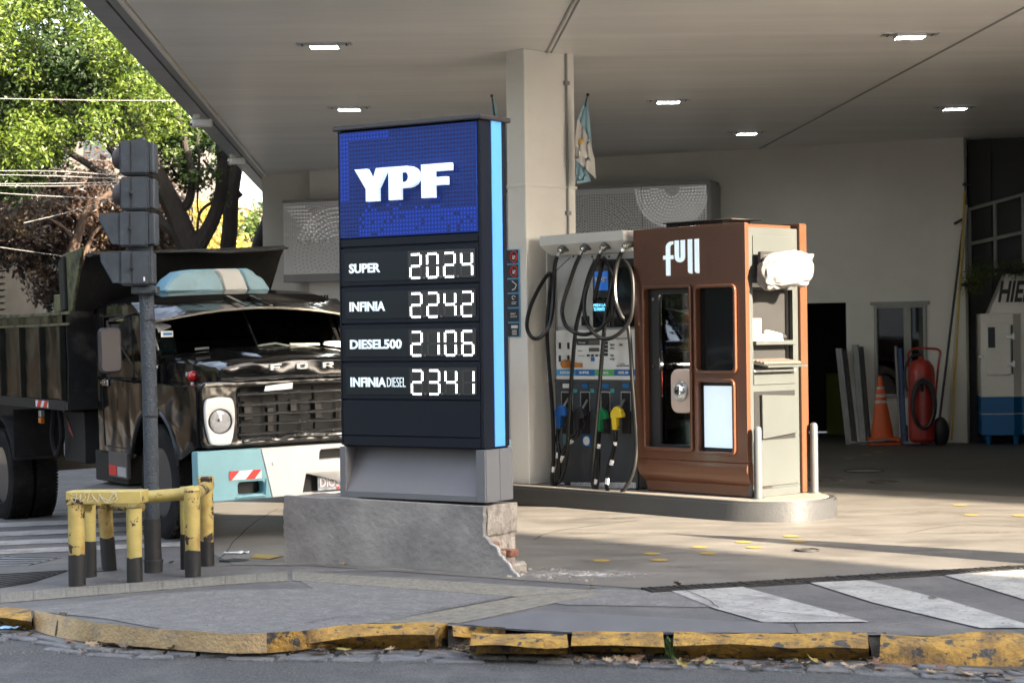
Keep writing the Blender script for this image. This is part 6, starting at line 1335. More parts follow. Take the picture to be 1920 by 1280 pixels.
# ------------------------------------------------------------- traffic light
M['tlgrey'] = mat('weathered grey housing', (.048, .058, .070), .5, var=.25, scale=8, dirt=((.085, .10, .115), .58, .8, 9), bump=.1, bscale=40)
M['tlpole'] = mat('grey speckled pole paint', (.050, .062, .078), .45, var=.3, scale=20, bump=.8, bscale=70)
M['tlbrown'] = mat('brown visor', (.075, .06, .058), .6, var=.15)
M['tldark'] = mat('dark pole sleeve', (.022, .022, .024), .6, var=.3, scale=10)
TD = 13.4; g = G(288, 1072); TD = g.y; base = Vector((g.x, g.y, g.z)); topz = at(275, 262, TD)
tl = empty('traffic_light', loc=base, label='grey traffic light pole with four stacked signal housings seen from the side', cat='traffic light')
def L(px, py, D=0): return at(px, py, TD+D)-base
mb = MB(); mb.tube([(0, 0, 0), L(280, 700), L(275, 560), L(273, 540)], .0555, 18); mb.build('pole', M['tlpole'], tl)
mb = MB(); mb.cyl((0, 0, 0), L(285, 972), .066, .062, 18); mb.build('dark_sleeve', M['tldark'], tl)
mb = MB(); mb.cyl((0, 0, 0), (0, 0, .08), .069, .069, 18); mb.cyl((0, 0, .08), (0, 0, .095), .076, .074, 18); mb.build('base_collar', M['tldark'], tl)
for y, r in ((600, .058), (780, .0585)): c = L(279 if y < 700 else 283, y); mb = MB(); mb.cyl(c-Vector((0, 0, .004)), c+Vector((0, 0, .004)), r, n=18); mb.build('wire_tie', M['black'], tl)
mb = MB(); a = L(250, 552); b = L(298, 536); mb.box(a.x, b.x, -.09, .05, a.z, b.z); mb.build('clamp', M['tlgrey'], tl, bevel=.01)
mb = MB(); c = L(294, 546); mb.cyl((c.x, -.10, c.z), (c.x, -.085, c.z), .012, n=8); mb.build('bolt', M['iron'], tl)
for i, (x0, x1, xr, y0, y1, kind) in enumerate([(230, 283, 293, 266, 330, 'dome'), (231, 284, 294, 334, 396, 'dome'), (229, 282, 295, 398, 464, 'visor'), (231, 287, 290, 472, 536, 'visor')]):
    a = L(x0, y1); b = L(x1, y0); c = L(xr, (y0+y1)/2)
    mb = MB(); mb.box(a.x, b.x, -.13, .10, a.z, b.z); h_ = mb.build('signal_housing', M['tlgrey'], tl, bevel=.014, seg=2)
    mb = MB(); mb.box(b.x-.004, c.x, -.09, .08, a.z+.012, b.z-.012); mb.build('back_cover', M['tlgrey'], h_, bevel=.01)
    xs_ = a.x+(b.x-a.x)*.42; mb = MB(); mb.box(xs_-.004, xs_+.004, -.136, -.128, a.z+.01, b.z-.01); mb.build('door_seam', M['iron'], h_)
    if i > 0: mb = MB(); mb.sphere((xs_, -.145, (a.z+b.z)/2-.0), .014, 8, 6); mb.build('latch', M['iron'], h_)
    ce = ((a.x), -.015, (a.z+b.z)/2)
    if kind == 'dome':
        n = 20; mb = MB(); R0 = .082; ring = lambda x, r: [(x, -.015+r*math.cos(2*math.pi*k/n), ce[2]+r*math.sin(2*math.pi*k/n)) for k in range(n)]
        mb.loft([ring(a.x+.0, R0), ring(a.x-.03, R0*.97), ring(a.x-.055, R0*.8), ring(a.x-.068, R0*.5), ring(a.x-.072, .01)]); mb.build('round_visor', M['tlbrown'], h_)
    else:
        d0, d1 = (.145, .02); zt, zb2 = b.z-.012, a.z+.03
        pf = [(a.x, zt), (a.x-.145, zt-.005), (a.x-.138, zt-.06), (a.x-.05, zb2-.01), (a.x, zb2-.01)]
        mb = MB(); mb.prism(pf, 'y', -.115, -.105); mb.prism(pf, 'y', .085, .095); n = len(pf)
        mb.box(a.x-.146, a.x, -.105, .085, zt-.008, zt+.003); mb.build('cutaway_visor', M['tlgrey'], h_)
        mb = MB(); mb.tube([(a.x-.142, -.11, zt-.01), (a.x-.138, -.11, zt-.06), (a.x-.05, -.11, zb2-.01)], .006, 5); mb.build('visor_lip', mat('blue black rim', (.01, .02, .04), .4), h_)
mb = MB(); c = L(266, 264); mb.cyl((c.x, 0, c.z-.01), (c.x, 0, c.z+.02), .032, n=14); mb.build('top_cap', M['tlgrey'], tl)
mb = MB(); a = L(255, 470); mb.box(a.x-.05, a.x+.12, -.05, .05, a.z-.02, a.z+.04); mb.build('joint', M['tlgrey'], tl)
c = L(277, 524); MB().box(c.x-.006, c.x+.006, -.134, -.131, c.z-.015, c.z+.015).build('paper_label', M['whitep'], tl, smooth=False)
# ------------------------------------------------------------- yellow guards
M['gy'] = mat('yellow guard paint', (.50, .40, .13), .5, var=.2, scale=6, dirt=((.34, .25, .08), .55, .8, 4), chips=((.05, .035, .03), .62, 7), bump=.1, bscale=30)
M['gyr'] = mat('rusty yellow guard paint', (.50, .385, .125), .55, var=.25, scale=6, dirt=((.33, .14, .03), .52, .75, 5), chips=((.04, .025, .022), .56, 6), bump=.2, bscale=30)
M['gk'] = mat('black guard foot paint', (.022, .022, .022), .6, var=.3, scale=12)
def post(par, p, top, r, split, m, lean=(0, 0)):
    p = Vector(p)-par.location; n = 16
    def rg(z, rr): return [(p.x+lean[0]*z+rr*math.cos(2*math.pi*i/n), p.y+lean[1]*z+rr*math.sin(2*math.pi*i/n), z) for i in range(n)]
    mb = MB(); mb.loft([rg(split-.02, r-.003), rg(top*.5+split*.5, r), rg(top, r)]); a = mb.build('post', m, par)
    low = [(x, y, z+random.uniform(-.008, .008)) for x, y, z in rg(split, r+.001)]
    mb = MB(); mb.loft([rg(-.05, r+.0015), rg(split*.5, r+.0015), low]); mb.build('black_foot', M['gk'], a)
random.seed(21)
P1, P2, P3, P4 = G(145, 1097), G(253, 1090), G(170, 1081), G(205, 1069)
g1 = empty('guard_rail', loc=P1, label='low yellow guard with a flat box rail carrying white graffiti, black feet', cat='guard rail')
o_ = P1
tz = .555
post(g1, P1, .60, .060, .225, M['gyr']); post(g1, P2, .54, .056, .19, M['gy']); post(g1, P3, .55, .045, .25, M['gy']); post(g1, P4, .50, .056, .235, M['gyr'], lean=(-.06, 0))
a = at(126, 945, P1.y-.02)-o_; b = at(267, 943, P2.y-.02)-o_; a2 = at(126, 920, P1.y-.02)-o_; b2 = at(267, 919, P2.y-.02)-o_; dy = Vector((.02, .13, 0))
mb = MB(); mb.hexa([a-Vector((0, .05, 0)), b-Vector((0, .05, 0)), b+dy, a+dy], [a2-Vector((0, .05, 0)), b2-Vector((0, .05, 0)), b2+dy, a2+dy]); rl = mb.build('box_rail', M['gy'], g1, bevel=.006)
mb = MB(); mb.tube([P3-o_+Vector((0, 0, .60)), P1-o_+Vector((.06, .1, .54))], .032, 10); mb.tube([P3-o_+Vector((0.05, 0, .54)), P4-o_+Vector((0, 0, .50)), P2-o_+Vector((-.02, .35, .50))], .036, 10); mb.build('side_rail', M['gyr'], g1)
# graffiti scrawl on the rail
gp = [(132, 924), (138, 928), (144, 926), (140, 941), (134, 932), (146, 934), (152, 926), (150, 940), (160, 933), (157, 925), (167, 924), (164, 940), (176, 936), (172, 926), (184, 941), (186, 925), (192, 935), (201, 941), (212, 925), (220, 934), (210, 942), (196, 940), (188, 930), (205, 938), (218, 928), (214, 922), (206, 924)]
fn = (a+a2)/2; pts = []
for x, y in gp:
    t = (x-126)/141; D = P1.y+(P2.y-P1.y)*t-.02-.05-.008; pts.append(at(x, y, D)-o_)
mb = MB(); mb.tube(spline_pts(pts, 4), .0024, 4); mb.build('graffiti', mat('faded white marker', (.55, .52, .42), .6), rl)
Q1, Q2, Q3 = G(362, 1080), G(389, 1060), G(350, 1066)
g2 = empty('guard_rail', loc=Q1, label='low yellow guard of round pipes with peeling paint, right of the traffic light', cat='guard rail')
o_ = Q1
post(g2, Q1, .62, .057, .19, M['gyr']); post(g2, Q2, .62, .052, .17, M['gyr']); post(g2, Q3, .60, .045, .25, M['gy'])
mb = MB(); mb.sphere((0, 0, .62), (.062, .062, .035), 14, 6); mb.build('post_cap', M['gy'], g2)
q1 = at(262, 932, Q1.y+.12)-o_; q2 = at(352, 925, Q1.y+.10)-o_
mb = MB(); mb.tube([q1, q2], .046, 14); mb.build('pipe_rail', M['gy'], g2)
mb = MB(); mb.tube([Vector((0, 0, .585)), Q2-o_+Vector((.0, .02, .60))], .047, 14); mb.build('pipe_rail', M['gyr'], g2)
mb = MB(); pq = Q2-o_; mb.box(pq.x-.058, pq.x+.052, pq.y-.06, pq.y+.06, .56, .665); mb.build('corner_block', M['gyr'], g2, bevel=.012)
# ------------------------------------------------------------- dry leaves, litter, weeds
M['leaf1'] = mat('dry brown leaf', (.20, .11, .065), .8, var=.3, scale=20, bump=.3, bscale=60); M['leaf2'] = mat('pale tan leaf', (.33, .24, .15), .8, var=.3, scale=20); M['leaf3'] = mat('yellow leaf', (.35, .27, .08), .7, var=.3, scale=20); M['leaf4'] = mat('grey brown leaf', (.15, .12, .095), .85, var=.3, scale=20)
def leafmesh(seed):
    random.seed(seed); lob = [(0, 1.0), (.16, .55), (.62, .78), (.45, .35), (.95, .22), (.5, .02), (.42, -.30), (.12, -.22), (0, -.55)]
    o = [(x*random.uniform(.8, 1.1), y*random.uniform(.85, 1.1)) for x, y in lob]; o = o+[(-x*random.uniform(.85, 1.1), y) for x, y in lob[-2:0:-1]]
    me = bpy.data.meshes.new('dry_leaf'); curl = random.uniform(.1, .5); tw = random.uniform(-.4, .4)
    vs_ = [(0, 0, .02)]+[(x, y, curl*(x*x*.8+y*y*.35)+tw*x*y+random.uniform(-.04, .08)) for x, y in o]; n = len(o)
    fs_ = [(0, 1+i, 1+(i+1) % n) for i in range(n)]; k = len(vs_); vs_ += [(-.015, -.5, .03), (.015, -.5, .03), (.03, -.95, .12)]; fs_.append((k, k+1, k+2))
    me.from_pydata(vs_, [], fs_); return me
LM = [leafmesh(i) for i in range(6)]; cache = {}
def leafobj(p, s, rz, rx, m, label, grp):
    k = (random.randrange(6), m)
    if k not in cache:
        me = LM[k[0]].copy(); me.materials.append(M[m]); cache[k] = me
    o = link(bpy.data.objects.new('dry_leaf', cache[k])); o.location = p; o.scale = (s, s, s); o.rotation_euler = (rx, random.uniform(-.2, .2), rz); tag(o, label, 'leaf', grp)
random.seed(31)
def gut(px, py, z=-.122): return G(px, py, -.10 if px < 830 else -.105)
spots = [(135, 1202), (165, 1207), (185, 1212), (215, 1206), (230, 1210), (238, 1196), (245, 1212), (285, 1213), (300, 1212), (330, 1216), (362, 1209), (370, 1211), (485, 1222), (590, 1219), (610, 1220), (625, 1216), (645, 1217), (672, 1210), (706, 1217), (728, 1219), (820, 1227), (985, 1219), (1010, 1222), (1030, 1232), (1060, 1232), (1090, 1240), (1110, 1238), (1160, 1234), (1172, 1236), (1215, 1230), (1222, 1242), (1275, 1242), (1290, 1238), (1305, 1240), (1312, 1236), (1345, 1245), (1372, 1248), (1405, 1245), (1440, 1242), (1448, 1238), (1475, 1246), (1500, 1242), (1505, 1240), (1525, 1240), (1560, 1245), (1620, 1248), (1632, 1244), (1660, 1248), (1700, 1251), (1720, 1252), (1770, 1255), (1790, 1258), (1810, 1260), (1850, 1262), (1870, 1265), (1890, 1268), (1905, 1262), (1185, 1242), (1200, 1236), (1255, 1246), (1330, 1240), (1390, 1243), (1420, 1250), (1585, 1246), (1600, 1252), (1690, 1246), (1740, 1256), (1040, 1226), (1100, 1230), (1140, 1240), (960, 1224), (935, 1222), (900, 1226), (870, 1222)]
for px, py in spots:
    side = 'left' if px < 700 else 'right'
    leafobj(gut(px+random.uniform(-6, 6), py+random.uniform(-2, 3))+Vector((0, 0, .004)), random.uniform(.035, .07), random.uniform(0, 6.28), random.uniform(-.5, .5), random.choice(['leaf1', 'leaf2', 'leaf1', 'leaf4', 'leaf2', 'leaf3']),
            'dry brown leaf lying in the gutter against the %s part of the yellow kerb' % side, 'dry leaves along the gutter')
for px, py, m, lb in ((1271, 1099, 'leaf1', 'upright pinkish dry leaf on the drain channel corner'), (1112, 1102, 'leaf1', 'dry leaf lying on the drain channel right of the concrete base'), (641, 1059, 'leaf2', 'small dry leaf leaning at the foot of the concrete base'), (319, 1058, 'leaf2', 'dry leaf at the foot of the traffic light pole'), (1745, 1124, 'leaf4', 'grey dry leaf on the middle white stripe'), (990, 1207, 'leaf3', 'pale leaf at the gap of broken kerb stones')):
    leafobj(G(px, py)+Vector((0, 0, .015)), .045, random.uniform(0, 6), random.uniform(-.3, 1.0 if 'upright' in lb else .3), m, lb, None)
# small fragments
fr = MB(); random.seed(40)
for i in range(3200):
    c = random.random()
    if c < .28: px, py = random.gauss(880, 22), random.gauss(1212, 9)
    elif c < .5: px, py = random.gauss(1090, 50), random.gauss(1230, 8)
    elif c < .62: px, py = random.gauss(1640, 16), random.uniform(1195, 1248)
    elif c < .68: px, py = random.gauss(30, 30), random.gauss(1186, 8)
    else: px = random.uniform(0, 1920); py = 1217+(px > 900)*(px-900)*.045+abs(random.gauss(0, 7))
    if px > 1900 or px < -20: continue
    p = G(px, py, -.110)+Vector((0, 0, random.uniform(0, .02) if c < .68 else .003)); s = random.uniform(.004, .013); a = random.uniform(0, 6.28); d = Vector((math.cos(a), math.sin(a), random.uniform(-.4, .4)))*s; e = Vector((-math.sin(a), math.cos(a), random.uniform(-.3, .3)))*s*random.uniform(.2, .7)
    fr.add([p-d, p-e, p+d*random.uniform(.6, 1), p+e], [(0, 1, 2, 3)])
o = fr.build('leaf_litter', leafmat('leaf crumbs', (.09, .06, .035), (.36, .27, .17), .1), smooth=False); tag(o, 'crushed dry leaf crumbs filling the gutter and the kerb gaps', 'leaf litter', kind='stuff')
M['grass'] = leafmat('weed green', (.03, .06, .015), (.10, .15, .03), .3)
for px, py, n, hh, lb in ((1255, 1222, 120, .09, 'tuft of green weeds in the gap between two yellow kerb stones'), (1635, 1205, 130, .08, 'larger tuft of weeds and dry leaves in the right kerb gap'), (1610, 1191, 60, .04, 'low weeds growing along the back edge of the right kerb'), (1070, 1188, 40, .04, 'small weeds behind the middle kerb gap')):
    b = G(px, py, -.08); mb = MB(); random.seed(px)
    for i in range(n):
        p = Vector((random.gauss(0, .018), random.gauss(0, .04), random.uniform(-.03, .03))); a = random.uniform(0, 6.28); l_ = random.uniform(.4, 1)*hh; t = Vector((math.cos(a)*l_*.6, math.sin(a)*l_*.6, l_)); wv = Vector((-math.sin(a), math.cos(a), 0))*.003
        mb.add([p-wv, p+wv, p+t*.6+wv*.8, p+t+Vector((0, 0, -l_*.2)), p+t*.6-wv*.8], [(0, 1, 2, 3, 4)])
    o = mb.build('weed_tuft', M['grass'], smooth=False); o.location = b; tag(o, lb, 'weeds')
# plastic litter
def scrap(px, py, sx, sy, m, name, label, cat, z=None):
    p = G(px, py, z); mb = MB(); n = 7; vs_ = [(sx*(i/n-.5)*2+random.uniform(-.2, .2)*sx/n, sy*(j/3-.5)*2+random.uniform(-.2, .2)*sy, .006+.02*noise.noise(Vector((i*.9, j*.8, px)))+.01) for j in range(4) for i in range(n+1)]
    mb.add(vs_, [(j*(n+1)+i, j*(n+1)+i+1, (j+1)*(n+1)+i+1, (j+1)*(n+1)+i) for j in range(3) for i in range(n)]); o = mb.build(name, m); o.location = p; tag(o, label, cat); o.modifiers.new('s', 'SOLIDIFY').thickness = .003
scrap(14, 1180, .07, .03, mat('light blue plastic', (.25, .45, .65), .3), 'plastic_wrapper', 'light blue plastic wrapper in the gutter at the far left', 'litter', -.1)
scrap(443, 1039, .10, .03, M['whitep'], 'paper_scrap', 'flat white paper scrap on the paving left of the concrete base', 'litter')
scrap(1104, 1219, .012, .012, M['whitep'], 'cigarette_end', 'tiny white scrap in the gutter below the middle kerb stones', 'litter', -.12)
scrap(604, 1220, .015, .01, M['whitep'], 'paper_scrap', 'tiny white scrap among the leaves below the curved kerb', 'litter', -.12)
scrap(190, 1070, .10, .04, M['leaf4'], 'crumpled_rag', 'crumpled brown rag between the feet of the left guard', 'rag')
# made-up tapering shape, unseen at the right, added to cast the forecourt shadow
ffm = mat('dark shadow caster', (.04, .05, .10), .7)
b = Vector((4.66, 12.25, 0)); ff = empty('shadow_caster', loc=b, label='unseen dark tapering shape added to cast the forecourt shadow', cat='shadow caster')
mb = MB(); mb.cyl((0, 0, 0), (0, 0, .05), .25, n=20); mb.build('base', M['iron'], ff)
mb = MB(); mb.tube([(0, 0, 0), (0, 0, 1.9)], .012, 7); mb.build('caster_pole', M['alu'], ff)
mb = MB(); mb.prism([(0, .0), (.70, .0), (.68, .4), (.55, .9), (.36, 1.4), (.16, 1.85), (0, 2.05)], 'y', -.003, .003); sl_ = mb.build('caster_panel', ffm, ff, smooth=False); sl_.rotation_euler = (0, 0, R(35))
# ------------------------------------------------------------- buildings across the road (behind the camera): they shade the foreground
M['facade'] = mat('pale rendered facade', (.42, .38, .33), .8, var=.12, scale=.5); M['facade2'] = mat('ochre facade', (.40, .30, .22), .8, var=.12, scale=.5); M['winp'] = mat('window pane', (.03, .035, .04), .1, var=0, coat=.5)
def building(name, x0, x1, y0, y1, h, m, face, label, nx, nz, cat='building', z0=-.5, ws=(1.1, 1.5), dep=.1, rz=0):
    o = empty(name, loc=((x0+x1)/2, (y0+y1)/2, z0), label=label, cat=cat, rotz=rz); hx, hy = (x1-x0)/2, (y1-y0)/2
    MB().box(-hx, hx, -hy, hy, 0, h).build('wall', m, o, smooth=False)
    MB().box(-hx-.2, hx+.2, -hy-.2, hy+.2, h, h+.3).build('cornice', m, o, smooth=False)
    for i in range(nx):
        for j in range(nz):
            x = -hx+(i+.5)*2*hx/nx; z = 1.2+(j)*(h-1.2)/nz+.6; yf = (hy if face > 0 else -hy)
            w_ = MB().box(x-ws[0]/2, x+ws[0]/2, yf-dep*.2*face, yf+dep*.4*face, z, z+ws[1]).build('window', M['winp'], o, smooth=False)
            MB().box(x-ws[0]/2-.08, x+ws[0]/2+.08, yf, yf+dep*face, z-.1, z-.001).build('sill', m, w_, smooth=False)
    return o
building('apartment_building', -34, 22.35, -20, -6, 20, M['facade'], 1, 'long pale apartment building across the road behind the viewer', 14, 6)
building('apartment_building', 43.9-15, 43.9+15, .85-6, .85+6, 19, M['facade2'], 1, 'taller ochre apartment building across the road to the right behind the viewer', 8, 6, rz=R(45.6))
mb = MB(); mb.box(9, 9.3, 15.2, 44, -.1, 4.5); tag(mb.build('side_wall', M['darkwall'], smooth=False), 'dark party wall closing the station on the right, outside the picture', 'wall')
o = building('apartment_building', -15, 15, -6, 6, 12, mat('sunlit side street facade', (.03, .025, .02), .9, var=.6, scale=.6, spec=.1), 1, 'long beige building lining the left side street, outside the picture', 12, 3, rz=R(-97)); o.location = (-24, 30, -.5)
# ------------------------------------------------------------- trees
M['bark'] = mat('dark bark', (.030, .024, .020), .9, var=.4, scale=6, bump=1, bscale=14, stretch=(3, 3, .6)); M['barkb'] = mat('brown bark', (.10, .065, .045), .9, var=.4, scale=6, bump=1, bscale=14)
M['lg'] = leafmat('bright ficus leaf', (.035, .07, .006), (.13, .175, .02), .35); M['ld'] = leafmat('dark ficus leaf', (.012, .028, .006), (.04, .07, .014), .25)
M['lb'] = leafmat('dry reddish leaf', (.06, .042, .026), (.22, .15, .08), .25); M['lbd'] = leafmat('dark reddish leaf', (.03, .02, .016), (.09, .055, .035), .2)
M['lf'] = leafmat('distant green leaf', (.03, .06, .012), (.11, .15, .03), .3); M['ly'] = leafmat('distant yellow leaf', (.25, .20, .04), (.50, .38, .09), .35)
def cloud(clumps, n, size, name, m, parent, up=.4, seed=1):
    rnd = random.Random(seed); vs_ = []; fs_ = []
    for c, r in clumps:
        k = int(n*(r/.5)**2)
        for i in range(k):
            d = Vector((rnd.gauss(0, 1), rnd.gauss(0, 1), rnd.gauss(0, 1))).normalized(); rr = r*(rnd.random()**.45); p = c+Vector((d.x*rr, d.y*rr, d.z*rr*.75))
            nn = (d+Vector((rnd.gauss(0, .6), rnd.gauss(0, .6), rnd.gauss(0, .6)+up))).normalized(); a = nn.orthogonal().normalized(); a.rotate(Matrix.Rotation(rnd.uniform(0, 6.28), 3, nn)); b = nn.cross(a); s = size*rnd.uniform(.6, 1.25)
            q = len(vs_); vs_ += [p-a*s, p-b*s*.45+nn*s*.12, p+a*s, p+b*s*.45+nn*s*.12]; fs_ += [(q, q+1, q+2), (q, q+2, q+3)]
    me = bpy.data.meshes.new(name); me.from_pydata([tuple(v) for v in vs_], [], fs_); o = mesh_obj(name, me, m, parent); return o
def inpoly(x, y, P):
    c = False
    for i in range(len(P)):
        (x1, y1), (x2, y2) = P[i], P[i-1]
        if (y1 > y) != (y2 > y) and x < (x2-x1)*(y-y1)/(y2-y1)+x1: c = not c
    return c
def clumps_in(poly, n, D, dd, r0, r1, o, seed):
    rnd = random.Random(seed); xs_ = [p[0] for p in poly]; ys_ = [p[1] for p in poly]; out = []
    while len(out) < n:
        x, y = rnd.uniform(min(xs_), max(xs_)), rnd.uniform(min(ys_), max(ys_))
        if inpoly(x, y, poly): out.append((at(x, y, D+rnd.uniform(-dd, dd))-o, rnd.uniform(r0, r1)))
    return out
def limb(pts, r0, r1, m, parent, o, name='limb', D=30):
    P_ = spline_pts([at(p[0], p[1], p[2] if len(p) > 2 else D)-o for p in pts], 5); N = len(P_); mb = MB()
    mb.tube([p+Vector((noise.noise(p*2), noise.noise(p*2+Vector((5, 0, 0))), 0))*.03 for p in P_], 0, 9, radii=[r0+(r1-r0)*i/(N-1) for i in range(N)]); return mb.build(name, m, parent)
# tree 1: big bright crown
D1 = 30.; b1 = at(358, 640, D1); b1.z = hgt(b1.x, b1.y); t1 = empty('ficus_tree', loc=b1, label='big bright green tree filling the upper left, dark forked trunk', cat='tree')
tr_ = limb([(362, 700), (358, 560), (362, 480), (345, 440), (326, 398), (300, 340), (270, 270), (250, 180)], .27, .10, M['bark'], t1, b1, 'trunk', D1)
for pts, r0, r1 in (([(362, 480), (385, 440), (402, 405), (414, 360), (418, 310), (410, 250)], .14, .08), ([(345, 440), (320, 430), (300, 415), (275, 380), (200, 330), (120, 280)], .11, .05), ([(326, 398), (352, 380), (360, 340), (350, 280), (330, 200)], .09, .04), ([(300, 340), (240, 310), (180, 250), (100, 180)], .08, .03), ([(410, 375), (385, 388), (372, 410), (372, 470)], .03, .02), ([(414, 340), (398, 320), (380, 300)], .04, .02), ([(372, 250), (374, 330), (371, 390), (378, 418)], .02, .012)):
    limb(pts, r0, r1, M['bark'], t1, b1, 'limb', D1)
Pm = [(-90, -60), (170, -60), (235, 60), (300, 150), (372, 225), (362, 262), (330, 285), (290, 305), (235, 285), (200, 250), (120, 240), (85, 330), (20, 360), (-90, 350)]
cl_ = clumps_in(Pm, 120, D1-1.2, .9, .22, .42, b1, 3)
# gaps: drop clumps in the dark pockets
cl_ = [c for c in cl_ if noise.noise(c[0]*.9+Vector((3, 0, 0))) > -.14]
cloud(cl_, 400, .047, 'crown', M['lg'], t1, .5, 4)
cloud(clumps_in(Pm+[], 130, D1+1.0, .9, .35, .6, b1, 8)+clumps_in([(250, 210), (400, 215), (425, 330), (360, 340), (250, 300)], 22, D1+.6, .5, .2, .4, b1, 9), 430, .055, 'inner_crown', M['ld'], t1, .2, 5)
cloud(clumps_in([(300, 280), (340, 290), (420, 330), (410, 390), (380, 350), (330, 330)], 10, D1, .5, .12, .25, b1, 19)+clumps_in([(368, 215), (418, 270), (432, 320), (408, 300), (380, 260)], 7, D1, .5, .1, .22, b1, 23), 300, .05, 'side_sprays', M['lf'], t1, .2, 6)
# two bare dark trunks right of it
for k, (pts, r0, r1, lb) in enumerate(((([(424, 700), (424, 560), (428, 475), (432, 410), (436, 350), (442, 300), (430, 240)]), .16, .12, 'dark pruned tree trunk with a cut stub, middle one behind the truck'), (([(470, 700), (474, 560), (480, 475), (497, 425), (513, 380), (520, 330), (525, 280)]), .13, .09, 'slanting dark tree trunk just left of the canopy end'))):
    D2 = 33+k*3; bb = at(pts[0][0], 640, D2); bb.z = hgt(bb.x, bb.y); o = empty('street_tree', loc=bb, label=lb, cat='tree', group='dark trunks behind the truck'); limb(pts, r0, r1, M['bark'], o, bb, 'trunk', D2)
    if k == 0:
        limb([(432, 372), (446, 365), (452, 360)], .08, .07, M['bark'], o, bb, 'stub', D2); limb([(430, 380), (415, 372), (408, 340), (412, 300)], .07, .04, M['bark'], o, bb, 'limb', D2)
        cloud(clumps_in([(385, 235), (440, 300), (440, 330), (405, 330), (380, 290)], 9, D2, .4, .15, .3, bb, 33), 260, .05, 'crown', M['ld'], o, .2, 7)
# brown tree at left
D3 = 34.; b3 = at(150, 640, D3); b3.z = hgt(b3.x, b3.y); t3 = empty('brown_tree', loc=b3, label='tree with dry reddish brown leaves below the green crown at the left', cat='tree')
limb([(128, 700), (128, 560), (132, 490), (142, 455), (152, 420), (170, 390), (210, 360)], .14, .05, M['barkb'], t3, b3, 'trunk', D3)
for pts in ([(142, 455), (120, 430), (90, 410), (50, 400)], [(152, 420), (140, 400), (110, 385), (80, 370)], [(160, 480), (175, 440), (200, 420), (240, 400)]): limb(pts, .05, .02, M['barkb'], t3, b3, 'limb', D3)
PB = [(-80, 340), (90, 335), (230, 300), (330, 360), (340, 450), (260, 500), (190, 500), (110, 560), (60, 520), (-80, 490)]
cloud(clumps_in([(-80, 350), (50, 350), (110, 380), (60, 440), (-80, 440)], 26, D3-1, .6, .2, .4, b3, 43)+clumps_in(PB, 26, D3-.6, .8, .15, .35, b3, 44), 150, .05, 'crown', M['lb'], t3, .3, 8)
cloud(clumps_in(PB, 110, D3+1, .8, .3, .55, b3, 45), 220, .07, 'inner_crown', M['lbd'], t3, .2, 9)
# trees lining the left side street, outside the picture (mirrored in the truck's paint)
for k, (x, y) in enumerate(((-15, 19), (-17, 27), (-19, 36))):
    bb = Vector((x, y, -.4)); o = empty('street_tree', loc=bb, label=('nearest', 'middle', 'farthest')[k]+' leafy tree lining the left side street, outside the picture', cat='tree')
    mb = MB(); mb.tube([(0, 0, 0), (.1, 0, 1.5), (0, .1, 3.5)], .2, 9); mb.build('trunk', M['bark'], o)
    rnd = random.Random(k); cloud([(Vector((rnd.uniform(-2, 2), rnd.uniform(-2.5, 2.5), rnd.uniform(2.2, 6))), rnd.uniform(.7, 1.1)) for i in range(34)], 26, .16, 'crown', M['ld'], o, .2, k)
# distant foliage
def far_tree(px, D, poly, n, r0, r1, m, sz, dens, label, seed, tw=.2, grp=None):
    bb = at(px, 640, D); bb.z = hgt(bb.x, bb.y); o = empty('distant_tree', loc=bb, label=label, cat='tree', group=grp)
    ys_ = [p[1] for p in poly]; limb([(px, 690), (px+3, 560), (px-2, (min(ys_)+max(ys_))/2)], tw, tw*.5, M['bark'], o, bb, 'trunk', D)
    cloud(clumps_in(poly, n, D, 1.5, r0, r1, bb, seed), dens, sz, 'crown', m, o, .3, seed)
far_tree(400, 62, [(345, 400), (375, 385), (420, 395), (440, 480), (330, 500)], 28, .5, .9, M['ly'], .10, 60, 'distant yellow leaved tree seen between the dark trunks', 51)
far_tree(505, 70, [(440, 420), (470, 385), (520, 395), (560, 400), (600, 470), (600, 660), (430, 560)], 70, .8, 1.3, M['lf'], .12, 50, 'distant green tree left of the shop fascia', 52)
far_tree(540, 46, [(500, 500), (590, 500), (600, 660), (500, 660)], 26, .45, .8, M['ld'], .07, 60, 'dark bush behind the truck roof, left of the shop wall', 53)
far_tree(250, 50, [(180, 470), (340, 440), (350, 640), (180, 640)], 40, .6, 1., M['ld'], .09, 50, 'dark green tree behind the tipper body', 54)
# sky gap stays open around 440-520, 340-400
M['beige'] = mat('sunlit beige building', (.42, .34, .26), .8, var=.1); M['pinkish'] = mat('reddish building', (.06, .03, .024), .8, var=.15); M['greyb'] = mat('grey wall darkened for shade', (.014, .014, .014), .9, var=.3, spec=.1)
a = at(300, 400, 95); b = at(455, 400, 95); building('distant_building', a.x, b.x, 95, 110, at(0, 395, 95).z+.5, M['beige'], -1, 'sunlit beige building far behind the dark trunks', 5, 3)
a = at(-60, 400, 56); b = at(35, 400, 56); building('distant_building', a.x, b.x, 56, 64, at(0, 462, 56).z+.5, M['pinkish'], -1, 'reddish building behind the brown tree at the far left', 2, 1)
a = at(-160, 500, 44); b = at(64, 500, 44); gb = building('corner_house', a.x, b.x, 44, 52, at(0, 484, 44).z+.5, M['greyb'], -1, 'low grey corner house at the left edge with barred shutters', 0, 0)  # wall and slats coloured near black in place of shade falling on them
mb = MB()
for k in range(9): c = at(0, 492+k*12, 43.9); mb.box(c.x-at(50, 0, 43.9).x*0-1, c.x+.12, 43.93, 43.98, c.z-.03, c.z+.03)
tag(mb.build('shutter_bars', M['greyb'], smooth=False), 'row of shutter slats darkened as in shade at the left picture edge', 'shutter', kind='stuff')
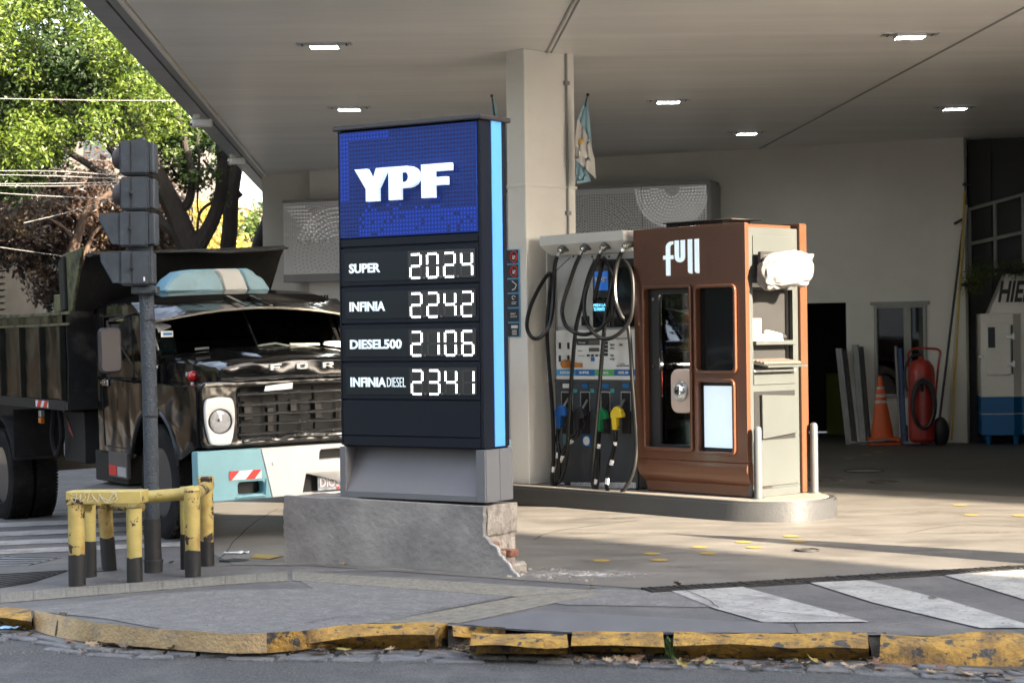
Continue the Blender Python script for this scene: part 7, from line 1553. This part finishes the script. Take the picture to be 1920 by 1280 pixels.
a = at(-700, 400, 75); b = at(300, 400, 75); building('distant_building', a.x, b.x, 76, 90, 13, mat('dim far facade', (.10, .09, .08), .9, var=.3), -1, 'long dim building closing the side street behind the trees', 12, 3)
# green street pole, wires
M['greenpole'] = mat('turquoise pole paint', (.05, .17, .15), .5)
p0 = at(89, 560, 36); p1 = at(93, 440, 36); gp_ = empty('street_pole', loc=(p0.x, 36, -.4), label='thin turquoise street pole behind the tipper body', cat='pole')
mb = MB(); mb.tube([(0, 0, 0), Vector((p1.x-p0.x, 0, p1.z+.4))], .06, 10); mb.build('shaft', M['greenpole'], gp_); c = at(85, 508, 35.9); MB().box(c.x-p0.x-.06, c.x-p0.x+.06, -.15, -.05, c.z+.3, c.z+.6).build('small_sign', M['whitep'], gp_)
M['wire'] = mat('pale overhead wire', (.30, .29, .27), .6)
for k, (pts, D, lb) in enumerate((([(-60, 184), (160, 188), (330, 189)], 26, 'highest overhead wire crossing the bright tree crown'), ([(-60, 321), (100, 321), (236, 330)], 27, 'upper overhead wire ending behind the traffic light'), ([(-60, 327), (100, 330), (236, 336)], 27, 'second overhead wire below the upper one'), ([(-60, 345), (100, 344), (236, 341)], 27, 'third overhead wire behind the traffic light'),
      ([(-60, 347), (100, 349), (236, 346)], 27, 'fourth overhead wire just under the third'), ([(-60, 358), (80, 367), (236, 374)], 27, 'lowest overhead wire sagging behind the traffic light'), ([(45, 418), (120, 400), (205, 375), (300, 350)], 28, 'thin cable rising through the brown tree'), ([(-60, 455), (60, 472), (150, 485)], 30, 'sagging cable above the corner house'))):
    mb = MB(); mb.tube(spline_pts([at(x, y, D) for x, y in pts], 6), .0055, 5); tag(mb.build('overhead_wire', M['wire']), lb, 'wire')
# hanging plants at the dark corner
def plant(px, py, w_, h_, n, m, label, yv=.0):
    bb = B.M @ B.P(px, py, yv); o = empty('hanging_plant', loc=bb, label=label, cat='plant')
    cloud([(Vector((random.uniform(-w_, w_), random.uniform(-.15, .15), random.uniform(-h_, h_))), .2) for i in range(n)], 900, .018, 'foliage', m, o, .2, px); MB().box(-w_, w_, -.1, .1, -.05, 0).build('planter', M['iron'], o)
random.seed(77)
plant(1818, 530, .10, .1, 4, M['lg'], 'small bright green plant hanging left of the ice cabinet', -.3)
plant(1885, 504, .38, .06, 12, M['lf'], 'bushy olive plants trailing above the ice cabinet', -.5)
